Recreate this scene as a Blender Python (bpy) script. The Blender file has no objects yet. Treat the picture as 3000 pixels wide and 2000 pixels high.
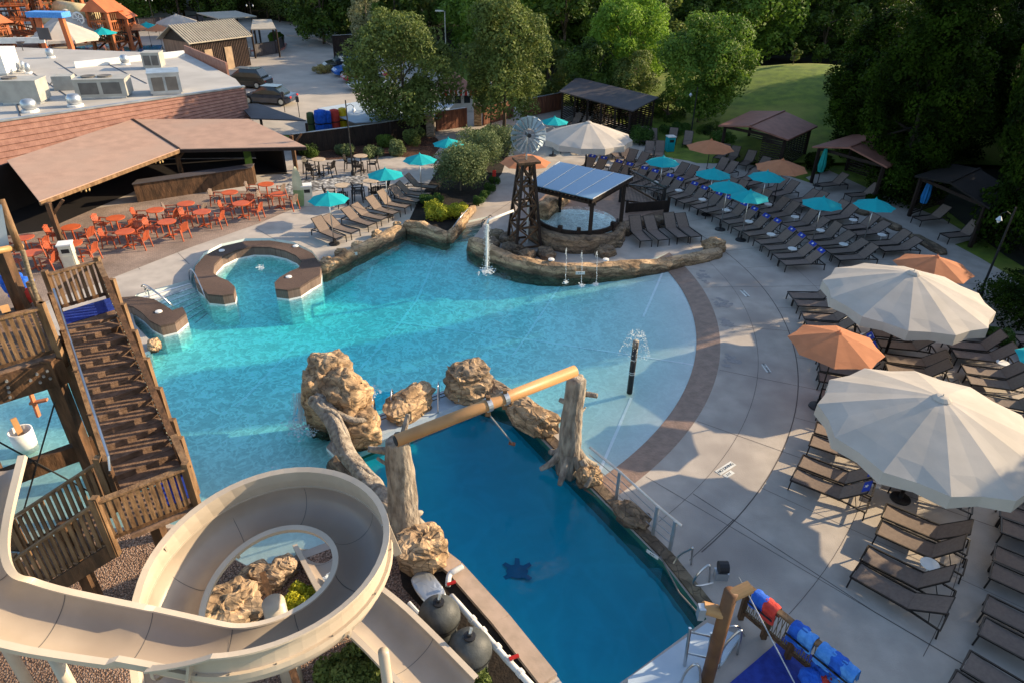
import bpy, math, random
from mathutils import Vector, Matrix, noise
from mathutils.geometry import tessellate_polygon
R = math.radians
CX, CY = -7.3, 24.85
S = bpy.context.scene
COL = S.collection
random.seed(7)
# ---------------- camera ----------------
FPX, TH, RO, CH = 2000.0, R(31.1), R(1.1), 12.8
cd = bpy.data.cameras.new('camera'); cam = bpy.data.objects.new('camera', cd); COL.objects.link(cam)
cd.sensor_width = 36; cd.lens = 36 * FPX / 3000; cd.clip_start = .1; cd.clip_end = 2000
cam.matrix_world = Matrix.Translation((0, 0, CH)) @ Matrix.Rotation(R(90) - TH, 4, 'X') @ Matrix.Rotation(RO, 4, 'Z')
S.camera = cam
CI = cam.matrix_world.inverted()
# ---------------- light ----------------
SAZ, SEL = R(19), R(21)
w = bpy.data.worlds.new('World'); S.world = w; w.use_nodes = True
nt = w.node_tree; bg = nt.nodes['Background']; sk = nt.nodes.new('ShaderNodeTexSky')
sk.sky_type = 'NISHITA'; sk.sun_disc = False; sk.sun_elevation = SEL; sk.sun_rotation = R(90) - SAZ
nt.links.new(sk.outputs[0], bg.inputs[0]); bg.inputs[1].default_value = .15
sun = bpy.data.lights.new('sun', 'SUN'); sun.energy = 5.0; sun.angle = R(.5); sun.color = (1, .785, .51)
so = bpy.data.objects.new('sun', sun); COL.objects.link(so)
SUNV = Vector((math.cos(SEL) * math.cos(SAZ), math.cos(SEL) * math.sin(SAZ), math.sin(SEL)))
so.rotation_euler = SUNV.to_track_quat('Z', 'Y').to_euler(); so.location = (60, 20, 40)
S.view_settings.view_transform = 'Standard'; S.view_settings.look = 'None'; S.view_settings.exposure = 0.93

def at(x, y, z=0.0):
    """point of the photograph (3000 x 2000) carried to height z in the place"""
    u = (x - 1500) / FPX; v = -(y - 1000) / FPX
    c, s = math.cos(RO), math.sin(RO); u, v = c * u - s * v, s * u + c * v
    d = Vector((u, math.cos(TH) + v * math.sin(TH), -math.sin(TH) + v * math.cos(TH)))
    return d * ((CH - z) / -d.z) + Vector((0, 0, CH))

# ---------------- materials ----------------
def mat(name, c1, c2=None, rough=.65, scale=2.0, bump=0.0, bs=None, metal=0, transl=0, stretch=(1, 1, 1), detail=5, spec=.35, contrast=(.35, .65), c3=None, coat=0):
    m = bpy.data.materials.new(name); m.use_nodes = True; t = m.node_tree; N = t.nodes; L = t.links
    b = N['Principled BSDF']; b.inputs['Roughness'].default_value = rough; b.inputs['Metallic'].default_value = metal
    b.inputs['Specular IOR Level'].default_value = spec; b.inputs['Coat Weight'].default_value = coat
    c2 = c2 or tuple(x * .72 for x in c1)
    g = N.new('ShaderNodeNewGeometry'); mp = N.new('ShaderNodeMapping'); mp.inputs['Scale'].default_value = stretch
    L.new(g.outputs['Position'], mp.inputs[0])
    n = N.new('ShaderNodeTexNoise'); n.inputs['Scale'].default_value = scale; n.inputs['Detail'].default_value = detail
    L.new(mp.outputs[0], n.inputs['Vector'])
    r = N.new('ShaderNodeValToRGB'); e = r.color_ramp.elements
    e[0].position, e[1].position = contrast; e[0].color = (*c2, 1); e[1].color = (*c1, 1)
    L.new(n.outputs['Fac'], r.inputs[0]); out = r.outputs[0]
    if c3:
        n3 = N.new('ShaderNodeTexNoise'); n3.inputs['Scale'].default_value = scale * .17; n3.inputs['Detail'].default_value = 3
        L.new(mp.outputs[0], n3.inputs['Vector']); r3 = N.new('ShaderNodeValToRGB'); r3.color_ramp.elements[0].position = .5; r3.color_ramp.elements[1].position = .68
        L.new(n3.outputs['Fac'], r3.inputs[0]); mx = N.new('ShaderNodeMixRGB'); mx.inputs[2].default_value = (*c3, 1)
        L.new(r3.outputs[0], mx.inputs[0]); L.new(out, mx.inputs[1]); out = mx.outputs[0]
    L.new(out, b.inputs['Base Color'])
    if bump:
        n2 = N.new('ShaderNodeTexNoise'); n2.inputs['Scale'].default_value = bs or scale * 4; n2.inputs['Detail'].default_value = 6
        L.new(mp.outputs[0], n2.inputs['Vector'])
        bp = N.new('ShaderNodeBump'); bp.inputs['Strength'].default_value = bump; bp.inputs['Distance'].default_value = .05
        L.new(n2.outputs['Fac'], bp.inputs['Height']); L.new(bp.outputs[0], b.inputs['Normal'])
    if transl:
        tr = N.new('ShaderNodeBsdfTranslucent'); L.new(out, tr.inputs[0]); ms = N.new('ShaderNodeMixShader'); ms.inputs[0].default_value = transl
        L.new(b.outputs[0], ms.inputs[1]); L.new(tr.outputs[0], ms.inputs[2]); L.new(ms.outputs[0], N['Material Output'].inputs[0])
    m['out'] = 1
    return m

def pattern(name, kind, c1, c2, c3, scale, rough=.8, rot=0, bump=.4, w=.5, h=.25, mortar=.02):
    """brick pavers, shingles and pebbles"""
    m = bpy.data.materials.new(name); m.use_nodes = True; t = m.node_tree; N = t.nodes; L = t.links
    b = N['Principled BSDF']; b.inputs['Roughness'].default_value = rough; b.inputs['Specular IOR Level'].default_value = .3
    g = N.new('ShaderNodeNewGeometry'); mp = N.new('ShaderNodeMapping'); mp.inputs['Rotation'].default_value = (0, 0, rot); L.new(g.outputs['Position'], mp.inputs[0])
    if kind == 'brick':
        x = N.new('ShaderNodeTexBrick'); x.inputs['Scale'].default_value = scale; x.inputs['Color1'].default_value = (*c1, 1); x.inputs['Color2'].default_value = (*c2, 1)
        x.inputs['Mortar'].default_value = (*c3, 1); x.inputs['Mortar Size'].default_value = mortar; x.inputs['Brick Width'].default_value = w; x.inputs['Row Height'].default_value = h
        L.new(mp.outputs[0], x.inputs['Vector']); col = x.outputs['Color']; hh = x.outputs['Fac']
    else:
        x = N.new('ShaderNodeTexVoronoi'); x.inputs['Scale'].default_value = scale; L.new(mp.outputs[0], x.inputs['Vector'])
        sep = N.new('ShaderNodeSeparateColor'); L.new(x.outputs['Color'], sep.inputs[0]); r = N.new('ShaderNodeValToRGB')
        e = r.color_ramp.elements; e[0].color = (*c1, 1); e[1].color = (*c3, 1); e.new(.5).color = (*c2, 1); L.new(sep.outputs[0], r.inputs[0])
        mm = N.new('ShaderNodeMixRGB'); mm.blend_type = 'MULTIPLY'; mm.inputs[0].default_value = .85; r2 = N.new('ShaderNodeValToRGB'); r2.color_ramp.elements[0].position = .25; r2.color_ramp.elements[0].color = (1, 1, 1, 1); r2.color_ramp.elements[1].position = .75; r2.color_ramp.elements[1].color = (.12, .1, .09, 1)
        L.new(x.outputs['Distance'], r2.inputs[0]); L.new(r.outputs[0], mm.inputs[1]); L.new(r2.outputs[0], mm.inputs[2]); col = mm.outputs[0]; hh = x.outputs['Distance']
    n = N.new('ShaderNodeTexNoise'); n.inputs['Scale'].default_value = .7; n.inputs['Detail'].default_value = 5; L.new(mp.outputs[0], n.inputs['Vector'])
    mr = N.new('ShaderNodeMapRange'); mr.inputs[1].default_value = .3; mr.inputs[2].default_value = .7; mr.inputs[3].default_value = .6; mr.inputs[4].default_value = 1.15; L.new(n.outputs['Fac'], mr.inputs[0])
    v = N.new('ShaderNodeVectorMath'); v.operation = 'SCALE'; L.new(col, v.inputs[0]); L.new(mr.outputs[0], v.inputs['Scale']); L.new(v.outputs[0], b.inputs['Base Color'])
    bp = N.new('ShaderNodeBump'); bp.invert = True; bp.inputs['Strength'].default_value = bump; bp.inputs['Distance'].default_value = .03; L.new(hh, bp.inputs['Height']); L.new(bp.outputs[0], b.inputs['Normal'])
    return m

def water_mat(name, absorb, dens, cs=2.2, lo=.72, hi=1.5, bump=.25, bsc=2.2, fade=False):
    m = bpy.data.materials.new(name); m.use_nodes = True; t = m.node_tree; N = t.nodes; L = t.links; N.remove(N['Principled BSDF'])
    g = N.new('ShaderNodeNewGeometry')
    def ridge(sc, w, hi_, lo_):
        n = N.new('ShaderNodeTexNoise'); n.inputs['Scale'].default_value = sc; n.inputs['Detail'].default_value = 2; n.inputs['Distortion'].default_value = 1.2; L.new(g.outputs['Position'], n.inputs['Vector'])
        s_ = N.new('ShaderNodeMath'); s_.operation = 'SUBTRACT'; s_.inputs[1].default_value = .5; L.new(n.outputs['Fac'], s_.inputs[0])
        ab = N.new('ShaderNodeMath'); ab.operation = 'ABSOLUTE'; L.new(s_.outputs[0], ab.inputs[0])
        r_ = N.new('ShaderNodeMapRange'); r_.inputs[1].default_value = 0; r_.inputs[2].default_value = w; r_.inputs[3].default_value = hi_; r_.inputs[4].default_value = lo_; r_.interpolation_type = 'SMOOTHSTEP'; L.new(ab.outputs[0], r_.inputs[0]); return r_
    r1 = ridge(cs, .10, hi, lo); r2 = ridge(cs * 2.1, .12, hi ** .6, lo ** .6)  # bright caustic net painted into the transparent colour, not cast by the sun
    mr = N.new('ShaderNodeMath'); mr.operation = 'MULTIPLY'; L.new(r1.outputs[0], mr.inputs[0]); L.new(r2.outputs[0], mr.inputs[1])
    if fade:
        dv = N.new('ShaderNodeVectorMath'); dv.operation = 'DISTANCE'; dv.inputs[1].default_value = (CX, CY, 0); L.new(g.outputs['Position'], dv.inputs[0])  # painted caustics fade out towards the beach
        fr_ = N.new('ShaderNodeMapRange'); fr_.inputs[1].default_value = 8.5; fr_.inputs[2].default_value = 13.5; fr_.inputs[3].default_value = 0; fr_.inputs[4].default_value = .85; L.new(dv.outputs['Value'], fr_.inputs[0])
        mf = N.new('ShaderNodeMix'); mf.data_type = 'FLOAT'; L.new(fr_.outputs[0], mf.inputs[0]); L.new(mr.outputs[0], mf.inputs[2]); mf.inputs[3].default_value = 1.0; mr = mf
    tr = N.new('ShaderNodeBsdfTransparent'); L.new(mr.outputs[0], tr.inputs[0])
    gl = N.new('ShaderNodeBsdfGlossy'); gl.inputs['Roughness'].default_value = .04
    n = N.new('ShaderNodeTexNoise'); n.inputs['Scale'].default_value = bsc; n.inputs['Detail'].default_value = 4; n.inputs['Distortion'].default_value = .6; L.new(g.outputs['Position'], n.inputs['Vector'])
    bp = N.new('ShaderNodeBump'); bp.inputs['Strength'].default_value = bump; bp.inputs['Distance'].default_value = .2; L.new(n.outputs['Fac'], bp.inputs['Height'])
    fr = N.new('ShaderNodeFresnel'); fr.inputs[0].default_value = 1.33; L.new(bp.outputs[0], fr.inputs['Normal']); L.new(bp.outputs[0], gl.inputs['Normal'])
    sb_ = N.new('ShaderNodeMath'); sb_.operation = 'SUBTRACT'; sb_.inputs[0].default_value = 1; bk5 = N.new('ShaderNodeMath'); bk5.operation = 'MULTIPLY'; bk5.inputs[1].default_value = .24; L.new(g.outputs['Backfacing'], bk5.inputs[0]); L.new(bk5.outputs[0], sb_.inputs[1]); fm = N.new('ShaderNodeMath'); fm.operation = 'MULTIPLY'; L.new(fr.outputs[0], fm.inputs[0]); L.new(sb_.outputs[0], fm.inputs[1])
    mx = N.new('ShaderNodeMixShader'); L.new(fm.outputs[0], mx.inputs[0]); L.new(tr.outputs[0], mx.inputs[1]); L.new(gl.outputs[0], mx.inputs[2]); L.new(mx.outputs[0], N['Material Output'].inputs['Surface'])
    va = N.new('ShaderNodeVolumeAbsorption'); va.inputs[0].default_value = (*absorb, 1); va.inputs[1].default_value = dens; L.new(va.outputs[0], N['Material Output'].inputs['Volume'])
    return m

K = {}
K['deck'] = mat('deck_concrete', (.47, .415, .36), (.385, .34, .295), .8, 1.6, .15, 30, c3=(.30, .26, .23), spec=.3, detail=9)
K['joint'] = mat('deck_joint', (.12, .1, .09), rough=.9)
K['band'] = mat('stamped_band', (.30, .20, .15), (.22, .15, .11), .5, 4, .3, 14)
K['lane'] = mat('pale_seam', (.97, .98, .97), (.93, .95, .95), rough=.8)
K['paver'] = pattern('brick_pavers', 'brick', (.34, .255, .205), (.27, .20, .16), (.15, .12, .10), 4.5, rot=.35)
K['plaster'] = mat('pool_plaster', (.72, .80, .76), (.67, .75, .71), .8, .5)
K['deepfloor'] = mat('deep_pool_paint', (.08, .56, .66), (.06, .50, .62), .8, .35)
K['deeptile'] = mat('deep_wall', (.03, .14, .09), (.02, .09, .06), .5, 2)
K['white'] = mat('white_paint', (.78, .77, .74), (.68, .67, .64), .5, 3)
K['coping'] = pattern('spa_coping_brick', 'brick', (.13, .085, .065), (.10, .065, .05), (.07, .05, .04), 9, rot=.5)
K['spaside'] = pattern('spa_sunlit_side_brick', 'brick', (.24, .165, .125), (.19, .13, .10), (.13, .09, .07), 9, rot=.5)  # paler copy of the coping brick, its sunlit face put into the colour
K['spabeige'] = mat('spa_beige_side', (.46, .34, .26), (.36, .27, .20), .7, 3, .1)
K['rock'] = mat('carved_rock', (.58, .39, .22), (.26, .165, .09), .85, 1.6, .9, 5, stretch=(1, 1, 2.6), c3=(.34, .25, .17), detail=9)
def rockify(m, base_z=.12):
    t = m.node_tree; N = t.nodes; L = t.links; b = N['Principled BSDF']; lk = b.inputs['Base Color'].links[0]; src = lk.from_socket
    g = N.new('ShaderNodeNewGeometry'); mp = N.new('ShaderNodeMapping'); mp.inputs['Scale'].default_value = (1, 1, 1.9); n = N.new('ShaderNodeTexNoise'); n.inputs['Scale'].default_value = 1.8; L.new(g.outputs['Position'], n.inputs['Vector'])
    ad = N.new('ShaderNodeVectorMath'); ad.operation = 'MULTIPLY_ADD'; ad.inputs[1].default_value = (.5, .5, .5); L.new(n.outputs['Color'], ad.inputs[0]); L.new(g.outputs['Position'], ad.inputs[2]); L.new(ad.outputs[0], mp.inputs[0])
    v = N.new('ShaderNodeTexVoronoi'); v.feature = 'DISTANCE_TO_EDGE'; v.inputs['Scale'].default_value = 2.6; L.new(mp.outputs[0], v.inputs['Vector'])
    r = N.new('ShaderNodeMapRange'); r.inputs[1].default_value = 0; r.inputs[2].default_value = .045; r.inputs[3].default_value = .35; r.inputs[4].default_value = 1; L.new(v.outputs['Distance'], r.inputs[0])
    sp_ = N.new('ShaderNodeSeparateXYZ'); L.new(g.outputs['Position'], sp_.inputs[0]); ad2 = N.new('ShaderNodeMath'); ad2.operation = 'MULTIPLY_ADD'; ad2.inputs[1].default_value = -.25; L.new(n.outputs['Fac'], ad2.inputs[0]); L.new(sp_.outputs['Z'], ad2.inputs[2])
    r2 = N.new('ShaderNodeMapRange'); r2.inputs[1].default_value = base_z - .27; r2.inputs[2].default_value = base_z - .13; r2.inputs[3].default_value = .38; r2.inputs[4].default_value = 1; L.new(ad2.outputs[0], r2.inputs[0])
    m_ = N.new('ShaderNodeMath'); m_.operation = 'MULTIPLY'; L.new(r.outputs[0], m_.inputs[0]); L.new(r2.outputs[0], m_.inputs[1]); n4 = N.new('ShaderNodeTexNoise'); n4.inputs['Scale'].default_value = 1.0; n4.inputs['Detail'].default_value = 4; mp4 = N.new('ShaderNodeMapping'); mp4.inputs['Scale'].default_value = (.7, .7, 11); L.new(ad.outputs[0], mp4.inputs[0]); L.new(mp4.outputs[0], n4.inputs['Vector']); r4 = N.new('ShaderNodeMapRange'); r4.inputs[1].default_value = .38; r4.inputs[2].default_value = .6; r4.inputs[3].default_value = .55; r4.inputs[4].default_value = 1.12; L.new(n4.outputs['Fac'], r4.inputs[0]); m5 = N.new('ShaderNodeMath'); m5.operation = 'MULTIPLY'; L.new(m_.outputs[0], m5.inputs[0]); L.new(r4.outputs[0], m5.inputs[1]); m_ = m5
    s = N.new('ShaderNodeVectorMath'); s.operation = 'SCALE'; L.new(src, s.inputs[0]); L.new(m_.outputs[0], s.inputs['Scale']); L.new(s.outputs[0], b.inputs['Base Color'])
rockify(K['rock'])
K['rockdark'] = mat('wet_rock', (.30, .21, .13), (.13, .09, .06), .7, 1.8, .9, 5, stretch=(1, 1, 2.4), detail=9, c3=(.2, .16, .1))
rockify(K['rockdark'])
K['bark'] = mat('driftwood_bark', (.37, .315, .25), (.15, .12, .095), .9, 7, 1.0, 14, stretch=(1, 1, .35), detail=9)
K['tube'] = mat('tan_pipe_paint', (.50, .27, .11), (.42, .22, .09), .45, 2, .05)
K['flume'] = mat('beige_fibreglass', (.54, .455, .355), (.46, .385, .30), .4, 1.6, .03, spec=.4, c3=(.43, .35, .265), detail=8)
K['flumein'] = mat('flume_inside_shaded', (.39, .32, .25), (.32, .26, .20), .32, 1.3, .03, spec=.45, c3=(.30, .235, .19), detail=9)  # darker copy of the shell colour, inner shading of the bowl painted in
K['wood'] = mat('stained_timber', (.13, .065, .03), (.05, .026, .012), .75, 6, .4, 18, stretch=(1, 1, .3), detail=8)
K['woodlit'] = mat('sunlit_rail_timber', (.25, .15, .075), (.12, .065, .03), .75, 6, .4, 18, stretch=(1, 1, .3), detail=8)  # paler copy of the stained timber, sunlight put into its colour
K['tread'] = mat('stair_tread_timber', (.24, .15, .10), (.14, .085, .055), .8, 6, .3, 18)
K['darkwood'] = mat('dark_stained_wood', (.026, .014, .009), (.013, .007, .005), .7, 5, .3, 18, stretch=(1, 1, .3))
K['fencered'] = mat('redwood_fence', (.22, .085, .045), (.12, .045, .028), .75, 8, .3, 20, stretch=(1, 1, .2))
K['bluemat'] = mat('blue_mat', (.02, .05, .32), (.012, .03, .22), .7, 6, .2)
K['steel'] = mat('stainless_steel', (.62, .62, .62), rough=.28, metal=1)
K['vane'] = mat('weathered_vane_steel', (.34, .40, .44), (.20, .25, .28), .45, 3, metal=.5)
K['galv'] = mat('galvanised', (.55, .58, .6), (.4, .43, .46), .4, 2, metal=.8)
K['blackmetal'] = mat('black_metal', (.02, .02, .022), rough=.45)
K['bronze'] = mat('dark_bronze_frame', (.018, .014, .012), rough=.45)
K['sling'] = mat('taupe_sling', (.20, .15, .12), (.165, .122, .10), .8, 14, .15, 90)
K['cover'] = mat('blue_headrest_cover', (.012, .05, .42), rough=.8)
K['teal'] = mat('teal_canvas', (.01, .50, .54), (.01, .45, .50), .8, 3, .05, transl=.35)
K['canvas'] = mat('off_white_canvas', (.60, .545, .48), (.53, .48, .42), .85, 1.2, .06, transl=.22)
K['orangecv'] = mat('orange_canvas', (.66, .27, .13), (.60, .24, .115), .85, 3, .05, transl=.35)
K['orange'] = mat('orange_plastic', (.56, .11, .032), (.45, .085, .028), .45, 3)
K['orangechair'] = mat('orange_chair_plastic', (.40, .085, .035), (.28, .06, .025), .5, 3)
K['tan'] = mat('tan_table_top', (.5, .38, .26), (.4, .3, .2), .6, 3)
K['roofb'] = mat('brown_membrane_roof', (.45, .285, .205), (.37, .235, .17), .7, 1.6, .15, 10, c3=(.40, .27, .20), detail=8)
K['roofdark'] = mat('charcoal_roof', (.085, .075, .08), (.07, .062, .066), .6, 1.2)
K['gazroof'] = mat('russet_roof', (.26, .11, .078), (.20, .085, .06), .7, 2)
K['flatroof'] = mat('white_roof_membrane', (.46, .44, .41), (.37, .35, .325), .7, .5, c3=(.38, .36, .33))
K['shingle'] = mat('red_cedar_siding', (.33, .17, .125), (.24, .115, .085), .75, 3, .3, 12)
K['hvac'] = mat('hvac_paint', (.40, .39, .35), (.32, .31, .28), .5, 2)
K['grille'] = mat('hvac_coil', (.14, .13, .12), rough=.7)
K['metalroof'] = mat('ribbed_metal_roof', (.42, .37, .29), (.34, .30, .24), .5, 2)
K['barn'] = mat('barn_siding', (.27, .16, .105), (.18, .105, .07), .8, 4, .3, 20, stretch=(1, 1, .2))
K['asphalt'] = mat('pale_road_concrete', (.46, .41, .35), (.36, .325, .28), .85, .5, .1, 20, c3=(.29, .265, .235))
K['grass'] = mat('lawn', (.16, .22, .022), (.085, .13, .016), .9, 1.2, .6, 25, c3=(.22, .23, .04))
K['floorwood'] = mat('woodland_floor', (.02, .022, .01), (.01, .012, .006), .95, 1)
K['mulch'] = pattern('red_mulch', 'pebble', (.16, .07, .04), (.10, .045, .028), (.22, .11, .07), 14)
K['pebble'] = pattern('pink_pebbles', 'pebble', (.44, .28, .20), (.30, .18, .125), (.54, .39, .30), 26, bump=.9)
K['rivers'] = pattern('river_stones', 'pebble', (.5, .5, .48), (.25, .25, .26), (.75, .74, .7), 5, bump=.9)
K['soil'] = mat('dark_soil', (.022, .015, .01), (.01, .007, .005), .95, 4, .5, 20)
K['trunkdark'] = mat('dark_bark', (.03, .024, .018), rough=.95)
K['trunk'] = mat('tree_bark', (.16, .12, .085), (.07, .05, .035), .9, 6, .5, 20, stretch=(1, 1, .3))
def leafm(n, a, b, t=.3, sp=.25): K[n] = mat(n, a, b, .6, .9, transl=t, spec=sp)
leafm('leaf_oak', (.17, .215, .05), (.085, .12, .028)); leafm('leaf_dark', (.038, .072, .006), (.005, .012, .0018), .22, .05)  # leaf_dark: sunlit clumps and near-black shade painted as its two tones
leafm('leaf_bright', (.24, .38, .04), (.13, .24, .028), .4); leafm('leaf_maple', (.17, .27, .035), (.07, .14, .02), .35)
leafm('leaf_forest', (.115, .185, .024), (.02, .04, .006), .25); leafm('leaf_sage', (.17, .215, .085), (.09, .125, .045), .25)  # leaf_forest: its dark tone paints the shade between the crowns
leafm('leaf_yellow', (.55, .50, .035), (.24, .30, .03), .3); leafm('leaf_box', (.07, .14, .02), (.04, .09, .014), .25)
leafm('leaf_blossom', (.30, .29, .16), (.16, .18, .08), .25); leafm('leaf_straw', (.45, .36, .12), (.25, .22, .08), .25)
K['tank'] = mat('dark_grey_tank', (.075, .08, .078), (.05, .054, .052), .55, 6, .15, 30)
K['pvc'] = mat('white_pipe', (.72, .71, .68), (.6, .58, .54), .4, 4)
K['red'] = mat('red_paint', (.55, .02, .015), rough=.45)
K['glassdark'] = mat('dark_car_glass', (.03, .045, .05), rough=.08, spec=.8)
K['tyre'] = mat('tyre_rubber', (.02, .02, .02), rough=.8)
K['foam'] = mat('white_water', (.85, .88, .88), (.7, .76, .78), .6, 6, transl=.4)
K['solar'] = mat('blue_solar_panel', (.17, .29, .42), (.13, .24, .37), .32, 30, spec=.9, coat=.5)
K['ledge'] = mat('ledge_light', (.7, .7, .65), rough=.5)
K['bench'] = mat('pale_blue_slab', (.45, .53, .6), (.38, .46, .54), .5, 2)
K['surf'] = mat('surfboard_cream', (.62, .6, .4), rough=.35); K['surfg'] = mat('surfboard_green', (.25, .36, .16), rough=.35)
K['bin'] = mat('cream_bin', (.62, .58, .46), (.54, .5, .4), .6, 4)
K['towelblue'] = mat('blue_vest_cloth', (.02, .13, .6), (.012, .08, .42), .8, 8, .3); K['towellight'] = mat('light_blue_vest_cloth', (.1, .32, .75), (.05, .22, .6), .8, 8, .3)
K['redcloth'] = mat('red_vest_cloth', (.65, .06, .04), (.5, .04, .03), .8, 8, .3)
K['postbrown'] = mat('dark_brown_post', (.16, .075, .03), (.10, .045, .02), .6, 3, .1)
K['shadeblack'] = mat('painted_deep_shade', (.010, .007, .006), rough=.8)  # near-black colour standing in for deep shade
K['net'] = mat('tan_netting', (.25, .2, .13), (.12, .09, .06), .9, 20)
K['hat'] = mat('skin', (.5, .3, .2), rough=.6)

# ---------------- mesh helpers ----------------
def kids(o): return [c for c in bpy.data.objects if c.parent == o]
def thing(name, label, cat, loc=(0, 0, 0), rz=0, group=None):
    o = bpy.data.objects.new(name, None); COL.objects.link(o); o.location = loc; o.rotation_euler = (0, 0, rz); o.empty_display_size = .2
    o['label'] = label; o['category'] = cat
    if group: o['group'] = group
    return o
def tag(o, label, cat, group=None, kind=None):
    if label: o['label'] = label
    if cat: o['category'] = cat
    if group: o['group'] = group
    if kind: o['kind'] = kind
    return o
def struct(o): o['kind'] = 'structure'; return o
CH_ = {}
def dup(root, loc, rz=None, label=None, group=None, scale=None):
    r = root.copy(); COL.objects.link(r); r.location = loc
    if rz is not None: r.rotation_euler = (0, 0, rz)
    if label: r['label'] = label
    if group: r['group'] = group
    if scale: r.scale = scale if isinstance(scale, tuple) else (scale,) * 3
    def rec(a, b):
        for ch in CH_.get(a.name, []):
            c = ch.copy(); COL.objects.link(c); c.parent = b; CH_.setdefault(b.name, []).append(c); rec(ch, c)
    rec(root, r)
    return r

class MB:
    def __init__(s): s.v = []; s.f = []
    def add(s, vs, fs):
        n = len(s.v); s.v += [tuple(v) for v in vs]; s.f += [tuple(n + i for i in f) for f in fs]; return s
    def obox(s, o, a, b, c):
        o, a, b, c = map(Vector, (o, a, b, c))
        if a.cross(b).dot(c) < 0: a, b = b, a
        vs = [o, o + a, o + a + b, o + b, o + c, o + a + c, o + a + b + c, o + b + c]
        return s.add(vs, [(3, 2, 1, 0), (4, 5, 6, 7), (0, 1, 5, 4), (1, 2, 6, 5), (2, 3, 7, 6), (3, 0, 4, 7)])
    def box(s, cx, cy, z0, sx, sy, sz, rz=0):
        c, q = math.cos(rz), math.sin(rz); a = Vector((c * sx, q * sx, 0)); b = Vector((-q * sy, c * sy, 0))
        return s.obox(Vector((cx, cy, z0)) - a / 2 - b / 2, a, b, (0, 0, sz))
    def bar(s, p, q, w, h, up=(0, 0, 1)):
        p, q = Vector(p), Vector(q); d = q - p; up = Vector(up)
        if abs(d.normalized().dot(up)) > .99: up = Vector((1, 0, 0))
        x = d.cross(up).normalized(); z = x.cross(d).normalized()
        return s.obox(p - x * w / 2 - z * h / 2, d, x * w, z * h)
    def tube(s, pts, r, n=8, cap=True):
        pts = [Vector(p) for p in pts]; rr = r if isinstance(r, (list, tuple)) else [r] * len(pts); base = len(s.v); m = len(pts); x = None
        for i, p in enumerate(pts):
            d = (pts[min(i + 1, m - 1)] - pts[max(i - 1, 0)])
            d = d.normalized() if d.length > 1e-9 else Vector((0, 0, 1))
            if x is None: x = d.orthogonal().normalized()
            x = (x - d * x.dot(d)); x = x.normalized() if x.length > 1e-6 else d.orthogonal().normalized(); y = d.cross(x)
            for k in range(n):
                a = 2 * math.pi * k / n; s.v.append(tuple(p + (x * math.cos(a) + y * math.sin(a)) * rr[i]))
        for i in range(m - 1):
            for k in range(n):
                s.f.append((base + i * n + k, base + i * n + (k + 1) % n, base + (i + 1) * n + (k + 1) % n, base + (i + 1) * n + k))
        if cap: s.f.append(tuple(base + k for k in reversed(range(n)))); s.f.append(tuple(base + (m - 1) * n + k for k in range(n)))
        return s
    def lathe(s, prof, cx=0, cy=0, n=16, cap=True):
        base = len(s.v)
        for r_, z in prof:
            for k in range(n): a = 2 * math.pi * k / n; s.v.append((cx + r_ * math.cos(a), cy + r_ * math.sin(a), z))
        for i in range(len(prof) - 1):
            for k in range(n): s.f.append((base + i * n + k, base + i * n + (k + 1) % n, base + (i + 1) * n + (k + 1) % n, base + (i + 1) * n + k))
        if cap: s.f.append(tuple(base + k for k in reversed(range(n)))); s.f.append(tuple(base + (len(prof) - 1) * n + k for k in range(n)))
        return s
    def flat(s, outer, z, holes=()):
        loops = [[Vector((p[0], p[1], 0)) for p in l] for l in [outer, *holes]]
        vs = [(p.x, p.y, z) for l in loops for p in l]; fs = []
        for t in tessellate_polygon(loops):
            a, b, c = [Vector(vs[i]) for i in t]
            if abs((b - a).cross(c - a).z) < 1e-9: continue
            fs.append(tuple(t) if (b - a).cross(c - a).z > 0 else tuple(reversed(t)))
        return s.add(vs, fs)
    def prism(s, pts, z0, z1):
        ar = sum(pts[i - 1][0] * pts[i][1] - pts[i][0] * pts[i - 1][1] for i in range(len(pts)))
        if ar < 0: pts = list(reversed(pts))
        n = len(pts); s.flat(pts, z1); vs = [(p[0], p[1], z0) for p in pts] + [(p[0], p[1], z1) for p in pts]
        return s.add(vs, [(i, (i + 1) % n, n + (i + 1) % n, n + i) for i in range(n)])
    def quad(s, a, b, c, d): return s.add([a, b, c, d], [(0, 1, 2, 3)])
    def slab(s, quad, t):
        """sheet given by its top corners, t thick downward"""
        q = [Vector(p) for p in quad]; n = len(q); d = Vector((0, 0, -t)); vs = q + [p + d for p in q]
        return s.add(vs, [tuple(range(n)), tuple(reversed(range(n, 2 * n)))] + [(n + i, n + (i + 1) % n, (i + 1) % n, i) for i in range(n)])
    def build(s, name, m, parent=None, smooth=False, world=False, sub=0):
        me = bpy.data.meshes.new(name); vs = s.v
        if world and parent is not None:
            l = parent.location; p = parent.parent
            while p is not None: l = l + p.location; p = p.parent
            vs = [(v[0] - l[0], v[1] - l[1], v[2] - l[2]) for v in vs]
        me.from_pydata(vs, [], s.f); me.update()
        if smooth: me.polygons.foreach_set('use_smooth', [True] * len(me.polygons))
        me.materials.append(m if not isinstance(m, str) else K[m])
        o = bpy.data.objects.new(name, me); COL.objects.link(o)
        if parent is not None: o.parent = parent; CH_.setdefault(parent.name, []).append(o)
        return o
def solo(mb, name, m, label, cat, group=None, smooth=False, kind=None):
    return tag(mb.build(name, m, smooth=smooth), label, cat, group, kind)
def xy(l, z=-.12): return [tuple(at(x, y, z))[:2] for x, y in l]
def fbm(p, o=4):
    a, s_, q = 0, 1, Vector(p)
    for _ in range(o): a += noise.noise(q) * s_; q = q * 2.03; s_ *= .5
    return a
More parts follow.
